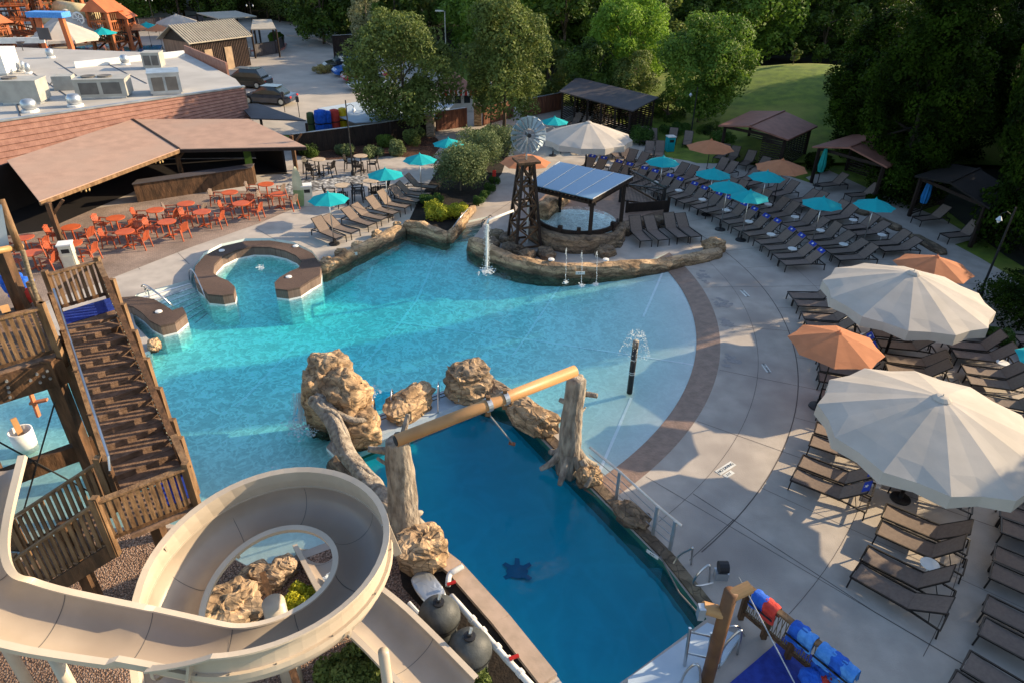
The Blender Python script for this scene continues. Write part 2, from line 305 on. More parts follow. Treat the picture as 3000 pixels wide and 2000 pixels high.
def rockmb(mb, c, size, seed=0, rz=0, n=18, layer=.25, rough=.22):
    c = Vector(c); M_ = Matrix.Rotation(rz, 3, 'Z'); base = len(mb.v); rows = n
    for i in range(rows + 1):
        th = math.pi * i / rows
        for k in range(2 * n):
            ph = math.pi * k / n; d = Vector((math.sin(th) * math.cos(ph), math.sin(th) * math.sin(ph), math.cos(th)))
            e = Vector([math.copysign(abs(x) ** .75, x) for x in d])
            q = d * 1.6 + Vector((seed * 3.1, seed, 0)); f = 1 + rough * fbm(q, 4) + layer * .3 * noise.noise(Vector((0, seed, d.z * 5 + fbm(q * .7, 2))))
            cr = abs(noise.noise(q * 1.9)); f -= .12 * max(0, 1 - cr * 7)
            v = Vector((e.x * size[0], e.y * size[1], e.z * size[2])) * f; mb.v.append(tuple(c + M_ @ v))
    for i in range(rows):
        for k in range(2 * n):
            mb.f.append((base + i * 2 * n + k, base + (i + 1) * 2 * n + k, base + (i + 1) * 2 * n + (k + 1) % (2 * n), base + i * 2 * n + (k + 1) % (2 * n)))
    return mb
def resample(pts, step):
    pts = [Vector(p) for p in pts]; out = [pts[0]]
    for a, b in zip(pts, pts[1:]):
        n = max(1, int((b - a).length / step)); out += [a.lerp(b, (i + 1) / n) for i in range(n)]
    return out
def smoothp(pts, it=2):
    pts = [Vector(p) for p in pts]
    for _ in range(it):
        q = [pts[0]]
        for a, b in zip(pts, pts[1:]): q += [a.lerp(b, .25), a.lerp(b, .75)]
        pts = q + [pts[-1]]
    return pts
def rockwall(mb, path, w, z0, z1, seed=0, step=.18, rough=.12, block=0):
    """carved faux-rock ledge swept along a path"""
    p = resample([Vector((a[0], a[1], 0)) for a in path], step); prof = [(-.5, 0), (-.53, .5), (-.47, .85), (-.33, 1), (0, 1.03), (.33, 1), (.47, .85), (.53, .5), (.5, 0)]; m = len(prof); b = len(mb.v)
    for i, q in enumerate(p):
        d = (p[min(i + 1, len(p) - 1)] - p[max(i - 1, 0)]).normalized(); x = Vector((d.y, -d.x, 0))
        ww = w * (1 + .25 * noise.noise(Vector((i * .13, seed, 0)))); hh = (z1 - z0) * (1 + .22 * noise.noise(Vector((i * .11, seed + 5, 0))))
        if block: hh += block * (math.floor(noise.noise(Vector((i * .25, seed + 9, 0))) * 6) / 6)
        en = .55 if i in (0, len(p) - 1) else 1
        for u, v in prof:
            o = Vector((q.x, q.y, 0)) + x * u * ww * en; o.z = z0 + v * hh * (.8 if en < 1 else 1)
            nn_ = Vector((o.x * 2.2, o.y * 2.2, o.z * 5 + seed)); o += (x * math.copysign(1, u) * fbm(nn_, 4) + Vector((0, 0, .6)) * fbm(nn_ + Vector((9, 9, 9)), 4) * v) * rough
            mb.v.append(tuple(o))
    for i in range(len(p) - 1):
        for k in range(m - 1): mb.f.append((b + i * m + k, b + i * m + k + 1, b + (i + 1) * m + k + 1, b + (i + 1) * m + k))
    mb.f.append(tuple(b + k for k in range(m))); mb.f.append(tuple(b + (len(p) - 1) * m + k for k in reversed(range(m))))
    return mb
def text_at(parent, s, size, M4, m='blackmetal', name='lettering'):
    cu = bpy.data.curves.new('t', 'FONT'); cu.body = s; cu.size = size; cu.align_x = 'CENTER'; cu.align_y = 'CENTER'; cu.extrude = .002
    t = bpy.data.objects.new('t', cu); COL.objects.link(t); me = bpy.data.meshes.new_from_object(t); bpy.data.objects.remove(t)
    me.name = name; me.materials.clear(); me.materials.append(K[m]); o = bpy.data.objects.new(name, me); COL.objects.link(o); o.parent = parent; o.matrix_local = M4; CH_.setdefault(parent.name, []).append(o); return o
ORD = ['first', 'second', 'third', 'fourth', 'fifth', 'sixth', 'seventh', 'eighth', 'ninth', 'tenth', 'eleventh', 'twelfth', 'thirteenth', 'fourteenth', 'fifteenth', 'sixteenth', 'seventeenth', 'eighteenth', 'nineteenth', 'twentieth', 'twenty-first', 'twenty-second', 'twenty-third', 'twenty-fourth', 'twenty-fifth', 'twenty-sixth', 'twenty-seventh', 'twenty-eighth', 'twenty-ninth', 'thirtieth']
CX, CY = -7.3, 24.85
def pol(r, a): return (CX + r * math.cos(R(a)), CY + r * math.sin(R(a)))
# ---------------- ground and pools ----------------
def arcpts(r, a0, a1, n): return [pol(r, a0 + (a1 - a0) * i / n) for i in range(n + 1)]
A0, A1 = 17.8, -50.0
left = xy([(386, 911), (400, 873), (560, 826), (568, 790), (600, 748), (650, 722), (720, 706), (790, 705), (860, 716), (915, 742), (940, 775), (941, 806),
           (1060, 744), (1193, 678), (1305, 707), (1368, 655), (1432, 640), (1400, 688), (1368, 722), (1420, 752), (1500, 779), (1596, 800), (1691, 804), (1819, 797)])
right = xy([(1735, 1375), (1680, 1310), (1640, 1262), (1560, 1185), (1500, 1148), (1440, 1120), (1380, 1118), (1305, 1150), (1069, 1237), (1000, 1262), (957, 1319), (1021, 1383), (1133, 1491), (1080, 1560), (940, 1604), (880, 1628), (770, 1690),
            (680, 1640), (600, 1560), (480, 1540), (300, 1560), (60, 1640), (-260, 1660), (-260, 1080), (-60, 1060), (120, 1085), (300, 1070), (380, 1055), (442, 1035), (437, 1000), (400, 960)])
deeppx = [(1040, 1312), (1390, 1172), (1500, 1210), (1787, 1500), (1943, 1659), (2067, 1822), (1848, 1985), (1700, 2090), (1637, 1997), (1500, 1825), (1362, 1674), (1290, 1600), (1180, 1500), (1110, 1420), (1005, 1330)]
band_o = arcpts(15.3, A0, A1, 60); band_i = arcpts(14.47, A0, A1, 60)
hole = left + band_o + right
deep = xy(deeppx)
bed_px = [(855, 455), (870, 395), (1262, 385), (1310, 410), (1275, 470), (1180, 470), (1060, 470), (960, 470)]
walk_r = arcpts(29.5, -62, 45, 24)
deck_o = [(-60, 1), (14, 1)] + walk_r + [(9, 52), (6, 60), (-4, 60), (-6, 54), (-13, 49), (-16, 47.5), (-60, 47.5)]
g = MB().flat([(-500, -60), (500, -60), (500, 600), (-500, 600)], -.03, [[(-50, 3), (12, 3), (16, 20), (12, 46), (-50, 44)]]); struct(g.build('ground', 'grass'))
struct(MB().flat(deck_o, 0, [hole, deep]).build('pool_deck', 'deck'))
b = MB()
for i in range(60):
    b.quad((*band_i[i], -.125), (*band_o[i], .001), (*band_o[i + 1], .001), (*band_i[i + 1], -.125))
struct(b.build('beach_entry_band', 'band'))
def walls(loop, z0, z1, mb):
    for a, c in zip(loop, loop[1:]): mb.quad((*a, z0), (*c, z0), (*c, z1), (*a, z1))
    return mb
wl = MB(); walls(left, -2, .001, wl); walls([left[-1], band_o[0]], -2, .001, wl); walls([band_o[-1]] + right + [left[0]], -2, .001, wl); struct(wl.build('pool_wall', 'plaster'))
dw = MB(); walls(deep + [deep[0]], -.62, .001, dw); struct(dw.build('deep_pool_tile_band', 'deeptile')); dw = MB(); walls(deep + [deep[0]], -3, -.62, dw); struct(dw.build('deep_pool_wall', 'deepfloor'))
def depth(x, y):
    t = 14.47 - math.hypot(x - CX, y - CY)
    if y - CY > 0 and x - CX > 0: pass
    return -.14 - min(1.15, max(0, t) * .088)
fl = MB(); nx, ny = 130, 110; x0, x1, y0, y1 = -22, 9, 6, 36
for j in range(ny + 1):
    for i in range(nx + 1):
        x = x0 + (x1 - x0) * i / nx; y = y0 + (y1 - y0) * j / ny; fl.v.append((x, y, depth(x, y)))
fl.f = [(j * (nx + 1) + i, j * (nx + 1) + i + 1, (j + 1) * (nx + 1) + i + 1, (j + 1) * (nx + 1) + i) for j in range(ny) for i in range(nx)]
# the floor stops at the deep pool
def inpoly(x, y, P_):
    c = False
    for i in range(len(P_)):
        (xa, ya), (xb, yb) = P_[i - 1], P_[i]
        if (ya > y) != (yb > y) and x < (xb - xa) * (y - ya) / (yb - ya) + xa: c = not c
    return c
fl.f = [f for f in fl.f if not any(inpoly(fl.v[k][0], fl.v[k][1], deep) for k in f)]
struct(fl.build('pool_floor', 'plaster', smooth=True))
def edged(x, y, P_):
    m = 1e9
    for i in range(len(P_)):
        a, c = Vector(P_[i - 1]), Vector(P_[i]); d = c - a; t = max(0, min(1, (Vector((x, y)) - a).dot(d) / max(1e-9, d.dot(d)))); m = min(m, (Vector((x, y)) - a - d * t).length)
    return m if inpoly(x, y, P_) else -m
df = MB(); nn = 60
for j in range(nn + 1):
    for i in range(nn + 1): x = -7 + 13 * i / nn; y = 6 + 13 * j / nn; d = max(0, edged(x, y, deep)); df.v.append((x, y, -.75 - 1.5 * (1 - math.exp(-d * 1.1))))
df.f = [(j * (nn + 1) + i, j * (nn + 1) + i + 1, (j + 1) * (nn + 1) + i + 1, (j + 1) * (nn + 1) + i) for j in range(nn) for i in range(nn)]
struct(df.build('deep_pool_floor', 'deepfloor', smooth=True))
K['turtle'] = mat('navy_mosaic', (.03, .17, .33), rough=.6); c = at(1515, 1672, -2.0); tm = MB()
tm.flat([(c.x + .3 * math.cos(a * .52), c.y + .24 * math.sin(a * .52)) for a in range(12)], -2.0)
for a in (35, 145, 215, 325, 90): tm.flat([(c.x + q * math.cos(R(a + o)), c.y + q * math.sin(R(a + o))) for q, o in ((.2, -22), (.44, -8), (.46, 8), (.2, 22))], -1.995)
solo(tm, 'floor_mosaic', 'turtle', 'dark blue turtle-shaped mosaic on the floor of the deep pool', 'mosaic')
sm = MB()
def seam(pts, wd=.045):
    q = resample([Vector((*at(x, y, -.12 - .9 * (1.0))[:2], 0)) if 0 else Vector((*at(x, y, z)[:2], 0)) for x, y, z in pts], .5)
    for a, c in zip(q, q[1:]):
        d = (c - a).normalized(); n = Vector((-d.y, d.x, 0)) * wd
        A = [a - n, a + n, c + n, c - n]; sm.add([(p.x, p.y, depth(p.x, p.y) + .012) for p in A], [(3, 2, 1, 0)])
seam([(1310, 712, -1.2), (1220, 875, -1), (1050, 1085, -1)]); seam([(1665, 815, -.8), (1500, 1045, -.7)], .04); seam([(1946, 790, -.2), (1885, 925, -.25)]); seam([(1850, 1160, -.2), (1750, 1395, -.16)])
seam([(1160, 930, -.95), (1500, 985, -.7), (1800, 1030, -.35), (2035, 1070, -.15)], .035); seam([(1100, 745, -1.2), (1090, 800, -1.2), (1075, 830, -1.2)], .05); seam([(860, 1020, -1.2), (700, 1220, -1.2)], .05)
struct(sm.build('pool_floor_seams', 'lane'))
wm = water_mat('pool_water', (.28, .95, .965), .72, cs=2.3, lo=.95, hi=1.30, bump=.16, fade=True)
wd_ = water_mat('deep_water', (.04, .905, .95), .8, cs=.5, lo=1.0, hi=1.06, bump=.1)
ins = lambda L_, k: L_
wo = left + arcpts(14.6, A0, A1, 60) + right
struct(MB().prism(wo, -2.5, -.13).build('pool_water', wm)); struct(MB().prism(deep, -4.5, -.16).build('deep_pool_water', wd_))
# deck joints
jt = MB()
def joint(pts, wd=.02, z=.004):
    for a, c in zip(pts, pts[1:]):
        a, c = Vector((*a[:2], 0)), Vector((*c[:2], 0)); d = c - a
        if d.length < 1e-4: continue
        n = Vector((-d.y, d.x, 0)).normalized() * wd / 2; jt.add([(p.x, p.y, z) for p in (a - n, c - n, c + n, a + n)], [(0, 1, 2, 3)])
joint(arcpts(17.9, -48, 34, 50), .03)
joint(arcpts(16.6, -48, 34, 50), .012); joint(arcpts(20.2, -48, 34, 50), .012)
for a in range(-38, 34, 12): joint([pol(17.9, a), pol(27.5, a)], .012)
for a in range(-44, 34, 12): joint([pol(15.35, a), pol(27.5, a)], .015)
joint(arcpts(23.0 - .4, -45, 40, 50), .015)
for (a, c) in [((250, 790), (275, 830)), ((380, 758), (410, 790)), ((505, 725), (555, 775)), ((750, 670), (810, 705)), ((110, 905), (560, 640)), ((60, 700), (40, 900)), ((2030, 1445), (2330, 1640)), ((2330, 1640), (2560, 1790)), ((2560, 1790), (2900, 1990)), ((2150, 1520), (2020, 1640)), ((1500, 590), (1330, 700))]:
    joint([at(*a), at(*c)], .02)
struct(jt.build('deck_joints', 'joint'))
# stains on the deck
K['stain'] = mat('deck_stain', (.31, .285, .27), (.25, .23, .22), .6, 9)
st = MB()
for (x, y, r_, s_) in [(2050, 815, .45, 1), (2105, 890, .42, 2), (2110, 945, .38, 3), (2130, 1050, .42, 4), (2090, 1030, .3, 5)]:
    c = at(x, y); random.seed(s_)
    for k in range(34):
        q = (c.x + random.gauss(0, r_ * .5), c.y + random.gauss(0, r_ * .55)); rr = random.uniform(.03, .15)
        if math.hypot(q[0] - CX, q[1] - CY) < 15.36 + rr * 1.3: continue
        st.flat([(q[0] + rr * (1 + .3 * math.sin(3 * t + k)) * math.cos(t), q[1] + rr * (1 + .3 * math.cos(2 * t + k)) * math.sin(t)) for t in [i * .4488 for i in range(14)]], .0045 + k * .0002 + s_ * .00003)
struct(st.build('deck_stains', 'stain'))
# paved restaurant terrace with a pale kerb
pv = xy([(-200, 1000), (290, 830), (560, 725), (760, 655), (860, 612), (870, 560), (600, 560), (350, 600), (100, 640), (-300, 800)], 0)
struct(MB().flat(pv, .006).build('brick_terrace', 'paver'))
struct(MB().flat(xy([(855, 455), (868, 400), (1262, 395), (1300, 420), (1260, 470), (1150, 458), (1060, 462), (960, 470)], 0), .01).build('mulch_bed', 'mulch'))
struct(MB().flat(xy([(815, 560), (860, 530), (960, 516), (1060, 515), (1085, 525), (1040, 548), (930, 560), (870, 575)], 0), .02).build('river_stone_bed', 'rivers'))
struct(MB().flat(xy([(1195, 655), (1225, 590), (1300, 470), (1420, 400), (1500, 420), (1470, 510), (1395, 600), (1325, 680)], 0), .012).build('planting_bed', 'soil'))
struct(MB().flat(xy([(60, 1640), (300, 1560), (480, 1545), (600, 1560), (690, 1640), (780, 1690), (880, 1640), (960, 1610), (1090, 1570), (1230, 1700), (1470, 1990), (1500, 2200), (-500, 2200), (-300, 1700)], 0), .012).build('pebble_bed', 'pebble'))
struct(MB().flat(xy([(1150, 1560), (1290, 1620), (1400, 1740), (1620, 2020), (1480, 2050), (1180, 1720)], 0), .02).build('equipment_pit_soil', 'soil'))
# stone coping round the deep pool
for px, nm, wdt, h, lab, m in [([(1250, 1575), (1362, 1660), (1500, 1812), (1640, 1985)], 'coping_kerb', .42, .12, 'tan concrete kerb along the left edge of the deep blue pool', 'spabeige'), ([(1385, 1165), (1500, 1196), (1787, 1488), (1943, 1647), (2067, 1805)], 'coping_kerb', .3, .06, 'grey worn kerb along the right edge of the deep blue pool', 'rockdark')]:
    mb = MB(); q = [Vector((*p, 0)) for p in xy(px, 0)]
    q = [p + (Vector((-.23, -.1, 0)) if m == 'spabeige' else Vector((.16, .12, 0))) for p in q]
    for a, c in zip(q, q[1:]): mb.bar(a + Vector((0, 0, h / 2)), c + Vector((0, 0, h / 2)), wdt, h)
    solo(mb, nm, m, lab, 'kerb')
# spa coping
sp = [(568, 812), (572, 780), (600, 748), (650, 722), (720, 706), (790, 705), (860, 716), (915, 742), (940, 775), (937, 806), (908, 822), (878, 842), (842, 850), (806, 846), (804, 828), (820, 812), (850, 795), (875, 785), (884, 766), (866, 748), (835, 734), (790, 724), (740, 723), (690, 733), (650, 752), (628, 775), (624, 800), (642, 812), (668, 822), (688, 840), (684, 860), (652, 866), (608, 862), (592, 842), (575, 828)]
t = thing('spa_wall', 'curved brown brick coping ring round the hot tub', 'pool wall', (*pol(4.5, 130), 0))
p1 = xy(sp, .35); MB().prism(p1, .27, .35).build('coping', 'coping', t, world=True); c = Vector((sum(p[0] for p in p1) / len(p1), sum(p[1] for p in p1) / len(p1)))
MB().prism([tuple(p) for p in p1], -.05, .27).build('wall', 'spaside', t, world=True); MB().prism([(p[0], p[1]) for p in p1], -1.6, -.05).build('tile_skirt', 'white', t, world=True)
lp = xy([(345, 872), (400, 868), (450, 876), (482, 894), (505, 909), (535, 899), (545, 918), (512, 945), (470, 955), (438, 938), (415, 915), (390, 898), (355, 890)], .35)
t = thing('spa_wall', 'short brown brick coping tongue beside the entry steps', 'pool wall', (-15.5, 24, 0))
MB().prism(lp, .27, .35).build('coping', 'coping', t, world=True); MB().prism(lp, -.05, .27).build('wall', 'spaside', t, world=True); MB().prism(lp, -1.6, -.05).build('tile_skirt', 'white', t, world=True)
for x, y, l in [(465, 914, 'on the tongue beside the steps'), (650, 735, 'on the left of the hot tub ring'), (866, 722, 'on the back of the hot tub ring'), (846, 812, 'on the right end of the hot tub ring')]:
    p = at(x, y, .35); solo(MB().lathe([(.13, .352), (.12, .385), (.04, .4)], p.x, p.y), 'skimmer_lid', 'white', 'round white lid set ' + l, 'lid')
# entry steps beside the spa
mb = MB(); dk = MB()
TA, TB = xy([(412, 868), (556, 828)], 0), xy([(548, 918), (608, 872)], -.3)
for i in range(8):
    f0, f1 = i / 8, (i + 1) / 8; z = -.02 - .13 * i
    q = [Vector((*TA[0], 0)).lerp(Vector((*TB[0], 0)), f0), Vector((*TA[1], 0)).lerp(Vector((*TB[1], 0)), f0), Vector((*TA[1], 0)).lerp(Vector((*TB[1], 0)), f1), Vector((*TA[0], 0)).lerp(Vector((*TB[0], 0)), f1)]
    mb.prism([(p.x, p.y) for p in q], -1.6, z)
    e = [q[3] + Vector((0, 0, z + .004)), q[2] + Vector((0, 0, z + .004))]; d = (q[0] - q[3]).normalized() * .035; dk.quad(e[0], e[1], e[1] + d, e[0] + d)
t = thing('entry_steps', 'white steps with dark nosings going down into the pool by the hot tub', 'steps', (-14.5, 26, 0)); mb.build('treads', 'white', t, world=True); dk.build('nosing', 'joint', t, world=True)
mb = MB(); dk = MB(); TA, TB = xy([(1372, 652), (1435, 636)], 0), xy([(1308, 712), (1392, 708)], -.5)
for i in range(7):
    f0, f1 = i / 7, (i + 1) / 7; z = -.02 - .15 * i
    q = [Vector((*TA[k], 0)).lerp(Vector((*TB[k], 0)), f) for k, f in ((0, f0), (1, f0), (1, f1), (0, f1))]
    mb.prism([(p.x, p.y) for p in q], -1.6, z); d = (q[0] - q[3]).normalized() * .05; e = [q[3] + Vector((0, 0, z + .004)), q[2] + Vector((0, 0, z + .004))]; dk.quad(e[0], e[1], e[1] + d, e[0] + d)
t = thing('entry_steps', 'concrete steps with dark nosings beside the windmill rockwork', 'steps', (-2.8, 30.5, 0)); mb.build('treads', 'deck', t, world=True); dk.build('nosing', 'joint', t, world=True)
def handrail(label, pts, r_=.022, m='steel'):
    """pts: (px, py, height) points"""
    w_ = [at(*p) for p in pts]; return solo(MB().tube(smoothp(w_, 2), r_, 7), 'handrail', m, label, 'handrail', smooth=True)
handrail('bent steel handrail down the right side of the white steps', [(556, 822, .0), (552, 790, .8), (566, 788, .85), (606, 880, .1), (608, 895, -.5)])
for k, (dx, dy) in enumerate([(0, 0), (10, 10)]):
    handrail(['curled steel handrail on the left of the white steps, back one', 'curled steel handrail on the left of the white steps, front one'][k], [(428 + dx, 862 + dy, 0), (422 + dx, 836 + dy, .75), (412 + dx, 842 + dy, .6), (418 + dx, 832 + dy, .85), (440 + dx, 842 + dy, .8), (498 + dx, 888 + dy, .2), (512 + dx, 902 + dy, -.3)])
handrail('slanted steel handrail on the planter side of the windmill steps', [(1372, 612, .75), (1345, 640, .7), (1318, 680, .2), (1315, 700, -.3)])
for x, y in [(1432, 655), (1412, 668)]: handrail(('upper' if x > 1420 else 'lower') + ' thin dark handrail post on the rock side of the windmill steps', [(x, y, 0), (x, y - 26, .75), (x + 10, y - 20, .7)], .018, 'blackmetal')
# stone wall along the upper left pool side
rw = [(941, 800), (1000, 772), (1060, 742), (1120, 712), (1190, 676)]
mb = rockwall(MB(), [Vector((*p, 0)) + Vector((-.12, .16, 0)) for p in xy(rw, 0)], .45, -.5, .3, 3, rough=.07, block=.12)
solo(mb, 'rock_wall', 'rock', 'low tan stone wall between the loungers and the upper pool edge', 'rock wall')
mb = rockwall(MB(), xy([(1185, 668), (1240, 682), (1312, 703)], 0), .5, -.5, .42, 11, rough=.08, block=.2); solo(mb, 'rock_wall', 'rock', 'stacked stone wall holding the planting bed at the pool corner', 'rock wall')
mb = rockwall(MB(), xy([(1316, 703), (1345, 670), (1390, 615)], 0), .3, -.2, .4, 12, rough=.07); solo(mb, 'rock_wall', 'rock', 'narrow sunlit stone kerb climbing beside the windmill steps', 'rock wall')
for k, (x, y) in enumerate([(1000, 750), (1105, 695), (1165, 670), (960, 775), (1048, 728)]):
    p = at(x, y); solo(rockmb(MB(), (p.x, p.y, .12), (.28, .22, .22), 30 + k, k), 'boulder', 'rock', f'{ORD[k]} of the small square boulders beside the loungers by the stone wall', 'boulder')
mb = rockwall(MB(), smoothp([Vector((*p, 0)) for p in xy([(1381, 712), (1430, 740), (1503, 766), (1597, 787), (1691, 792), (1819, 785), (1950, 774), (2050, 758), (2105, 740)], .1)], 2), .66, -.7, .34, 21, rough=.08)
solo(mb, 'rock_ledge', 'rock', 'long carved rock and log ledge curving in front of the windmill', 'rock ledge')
p = at(2090, 735); solo(rockmb(MB(), (p.x, p.y, .2), (.55, .45, .38), 44, .4), 'boulder', 'rock', 'rounded rock knob ending the long carved ledge', 'boulder')
for x, y, l in [(1615, 762, 'left'), (1775, 762, 'right')]:
    p = at(x, y, .42); solo(MB().lathe([(.14, p.z), (.13, p.z + .05), (.03, p.z + .07)], p.x, p.y), 'skimmer_lid', 'white', f'{l} one of two round white lids on the carved rock ledge', 'lid')
# ---------------- umbrellas ----------------
def umbrella(name, label, cat, canv, r_, ns, apex, rim, val=0.0, group=None, pole_r=.022, rot=0, base=True, polem='bronze'):
    t = thing(name, label, cat, group=group); mb = MB(); rings = 5
    mb.v.append((0, 0, apex))
    for j in range(1, rings + 1):
        f = j / rings
        for k in range(2 * ns):
            a = rot + math.pi * k / ns; z = apex - (apex - rim) * (f ** 1.12) + (0 if k % 2 == 0 else -.02 * 0) ; rr = r_ * f * (1 if k % 2 == 0 else math.cos(math.pi / ns) * (1 - (.03 if j == rings else 0)))
            if k % 2: z -= -.0; z -= .004 * math.sin(f * 2.2) * r_
            mb.v.append((rr * math.cos(a), rr * math.sin(a), z))
    n2 = 2 * ns
    for k in range(n2): mb.f.append((0, 1 + k, 1 + (k + 1) % n2))
    for j in range(rings - 1):
        for k in range(n2): a = 1 + j * n2; mb.f.append((a + k, a + n2 + k, a + n2 + (k + 1) % n2, a + (k + 1) % n2))
    if val:
        a = 1 + (rings - 1) * n2; b0 = len(mb.v)
        for k in range(n2): x, y, z = mb.v[a + k]; mb.v.append((x * 1.005, y * 1.005, z - val * (1 if k % 2 == 0 else .82)))
        for k in range(n2): mb.f.append((a + k, b0 + k, b0 + (k + 1) % n2, a + (k + 1) % n2))
    mb.build('canopy', canv, t)
    cap = MB().lathe([(r_ * .085, apex - .045), (r_ * .05, apex + .03), (.015, apex + .05), (.012, apex + .1)], 0, 0, ns); cap.build('top_cap', canv, t)
    MB().tube([(0, 0, 0), (0, 0, apex - .02)], pole_r, 8).build('pole', polem, t, smooth=True)
    rb = MB()
    for k in range(ns):
        a = rot + 2 * math.pi * k / ns; rb.bar((0, 0, apex - .06), (r_ * .98 * math.cos(a), r_ * .98 * math.sin(a), rim - .012), .018, .018)
        rb.bar((0, 0, rim - .1), (r_ * .5 * math.cos(a), r_ * .5 * math.sin(a), apex - (apex - rim) * .46 - .03), .014, .014)
    rb.build('rib_frame', polem, t)
    if base: MB().lathe([(.26, 0.004), (.25, .05), (.06, .08), (.04, .3)], 0, 0, 16).build('base', 'blackmetal', t)
    return t
big = [((13.24, 20.63), 3.32, 'giant off-white umbrella, the middle one, with a grey stain on its right edge'), ((10.41, 13.51), 3.3, 'giant off-white umbrella, the nearest and largest in the picture'), ((4.19, 40.44), 3.33, 'giant off-white umbrella behind the windmill and solar roof')]
U = None
for i, (p, a, l) in enumerate(big):
    if U is None: U = umbrella('giant_umbrella', l, 'umbrella', 'canvas', 2.63, 12, a, 2.45, .34, 'giant off-white umbrellas', .05, base=True); o = U
    else: o = dup(U, (*p, 0), label=l)
    o.location = (*p, 0); o.rotation_euler.z = [.1, .2, .3][i]
ors = [((9.71, 17.58), .39, 'orange octagonal umbrella between the two nearest giant umbrellas'), ((15.63, 23.34), .3, 'orange umbrella half hidden behind the middle giant umbrella'), ((13.98, 35.58), .2, 'orange umbrella in front of the second brown gazebo'), ((11.13, 39.29), .35, 'orange umbrella left of the brown gazebo'), ((.53, 35.77), .1, 'orange umbrella just behind the windmill tower')]
U = None
for i, (p, r_, l) in enumerate(ors):
    if U is None: U = umbrella('patio_umbrella', l, 'umbrella', 'orangecv', 1.37, 8, 2.72, 2.25, 0, 'orange patio umbrellas'); o = U
    else: o = dup(U, (*p, 0), label=l)
    o.location = (*p, 0); o.rotation_euler.z = r_
tl = [((-8.43, 29.72), 'teal umbrella over the loungers nearest the hot tub'), ((-6.49, 33.46), 'teal umbrella beside the river stones, second of the left line'), ((-5.1, 36.11), 'teal umbrella left of the big sage bush'), ((-3.87, 39.39), 'teal umbrella above the path leading to the gate'),
      ((2.47, 45.09), 'teal umbrella on the lawn left of the dark slatted shed'), ((7.93, 36.52), 'two-tone lit teal umbrella above the black railing'), ((10.16, 34.53), 'teal umbrella directly above two other teal umbrellas in the lounger rows'), ((10.38, 32.49), 'teal umbrella overlapped by another one in the front lounger row'),
      ((11.05, 31.15), 'teal umbrella overlapping its neighbour, lower of the two'), ((12.81, 34.24), 'teal umbrella just below the orange umbrella in the second row'), ((14.18, 30.37), 'teal umbrella left one of the pair in the third lounger row'), ((16.56, 30.3), 'teal umbrella at the back of the lounger rows by the dark trees'), ((15.9, 17.1), 'teal umbrella cut by the right edge of the picture, dappled with light')]
U = None
for i, (p, l) in enumerate(tl):
    if U is None: U = umbrella('pool_umbrella', l, 'umbrella', 'teal', .93, 8, 2.5, 2.16, 0, 'teal umbrellas', polem='steel'); o = U
    else: o = dup(U, (*p, 0), label=l)
    o.location = (*p, 0); o.rotation_euler.z = .3 + i * .37
# ---------------- loungers ----------------
def lounger(back=42, name='sun_lounger', cover=False):
    t = thing(name, 'x', 'lounger'); c, s_ = math.cos(R(back)), math.sin(R(back)); W = .30; h = .34; hx = 1.22; bl = .78
    mb = MB(); n = 7
    for i in range(n + 1):
        x = .03 + (hx - .03) * i / n; z = h - .035 * math.sin(math.pi * i / n); mb.v += [(x, -W + .02, z), (x, W - .02, z), (x, -W + .02, z - .012), (x, W - .02, z - .012)]
    for i in range(n): a = 4 * i; mb.f += [(a, a + 4, a + 5, a + 1), (a + 2, a + 3, a + 7, a + 6), (a, a + 2, a + 6, a + 4), (a + 1, a + 5, a + 7, a + 3)]
    mb.f += [(0, 1, 3, 2), (4 * n, 4 * n + 2, 4 * n + 3, 4 * n + 1)]
    mb.build('seat', 'sling', t)
    e = Vector((hx + bl * c, 0, h + bl * s_)); b = Vector((hx, 0, h)); u = (e - b).normalized(); nn_ = Vector((-u.z, 0, u.x)) * .012
    MB().obox(b + Vector((0, -W + .02, 0)), e - b, (0, 2 * W - .04, 0), nn_).build('backrest', 'sling', t)
    fr = MB()
    for s in (-1, 1):
        y = s * W; fr.bar((0, y, h), (hx + .12, y, h), .035, .04); fr.bar((hx + .1, y, h - .003), (1.9, y, h - .07), .035, .038); fr.bar(b + Vector((0, y, 0)), e + Vector((0, y, 0)), .03, .03)
        fr.bar(b + u * .45 + Vector((0, y * .9, 0)), (1.66, y * .9, h - .06), .016, .016)
    fr.bar((0, -W, h), (0, W, h), .035, .038); fr.bar((1.9, -W, h - .07), (1.9, W, h - .07), .034, .036); fr.bar(e + Vector((0, -W, 0)), e + Vector((0, W, 0)), .028, .028); fr.bar((hx, -W, h - .03), (hx, W, h - .03), .03, .03)
    fr.build('frame', 'bronze', t)
    for x in (.03, 1.88):
        for s in (-1, 1): MB().bar((x, s * W, h - .02 if x < 1 else h - .08), (x + (-.02 if x < 1 else .02), s * W, 0), .034, .034, (1, 0, 0)).build('leg', 'bronze', t)
    if cover:
        q = e - u * .17; o = nn_ * 1.6; cv = MB().obox(q + Vector((0, -.22, 0)) - nn_ * .8, u * .2, (0, .44, 0), nn_ * 2.6).build('headrest_cover', 'cover', t)
        st_ = MB(); cc = q + u * .1 + nn_ * 2.2; pts = []
        for k in range(10):
            rr = .07 if k % 2 == 0 else .03; a = math.pi / 2 + k * math.pi / 5; pts.append(cc + u * rr * math.sin(a) + Vector((0, rr * math.cos(a) * 1.2, 0)))
        st_.add([cc] + pts, [(0, 1 + k, 1 + (k + 1) % 10) for k in range(10)]); st_.build('star_print', 'white', cv)
    return t
LPS = [lounger(44), lounger(34), lounger(54)]; LC = lounger(44, cover=True); used = {o.name: False for o in LPS + [LC]}; prs = random.Random(5)
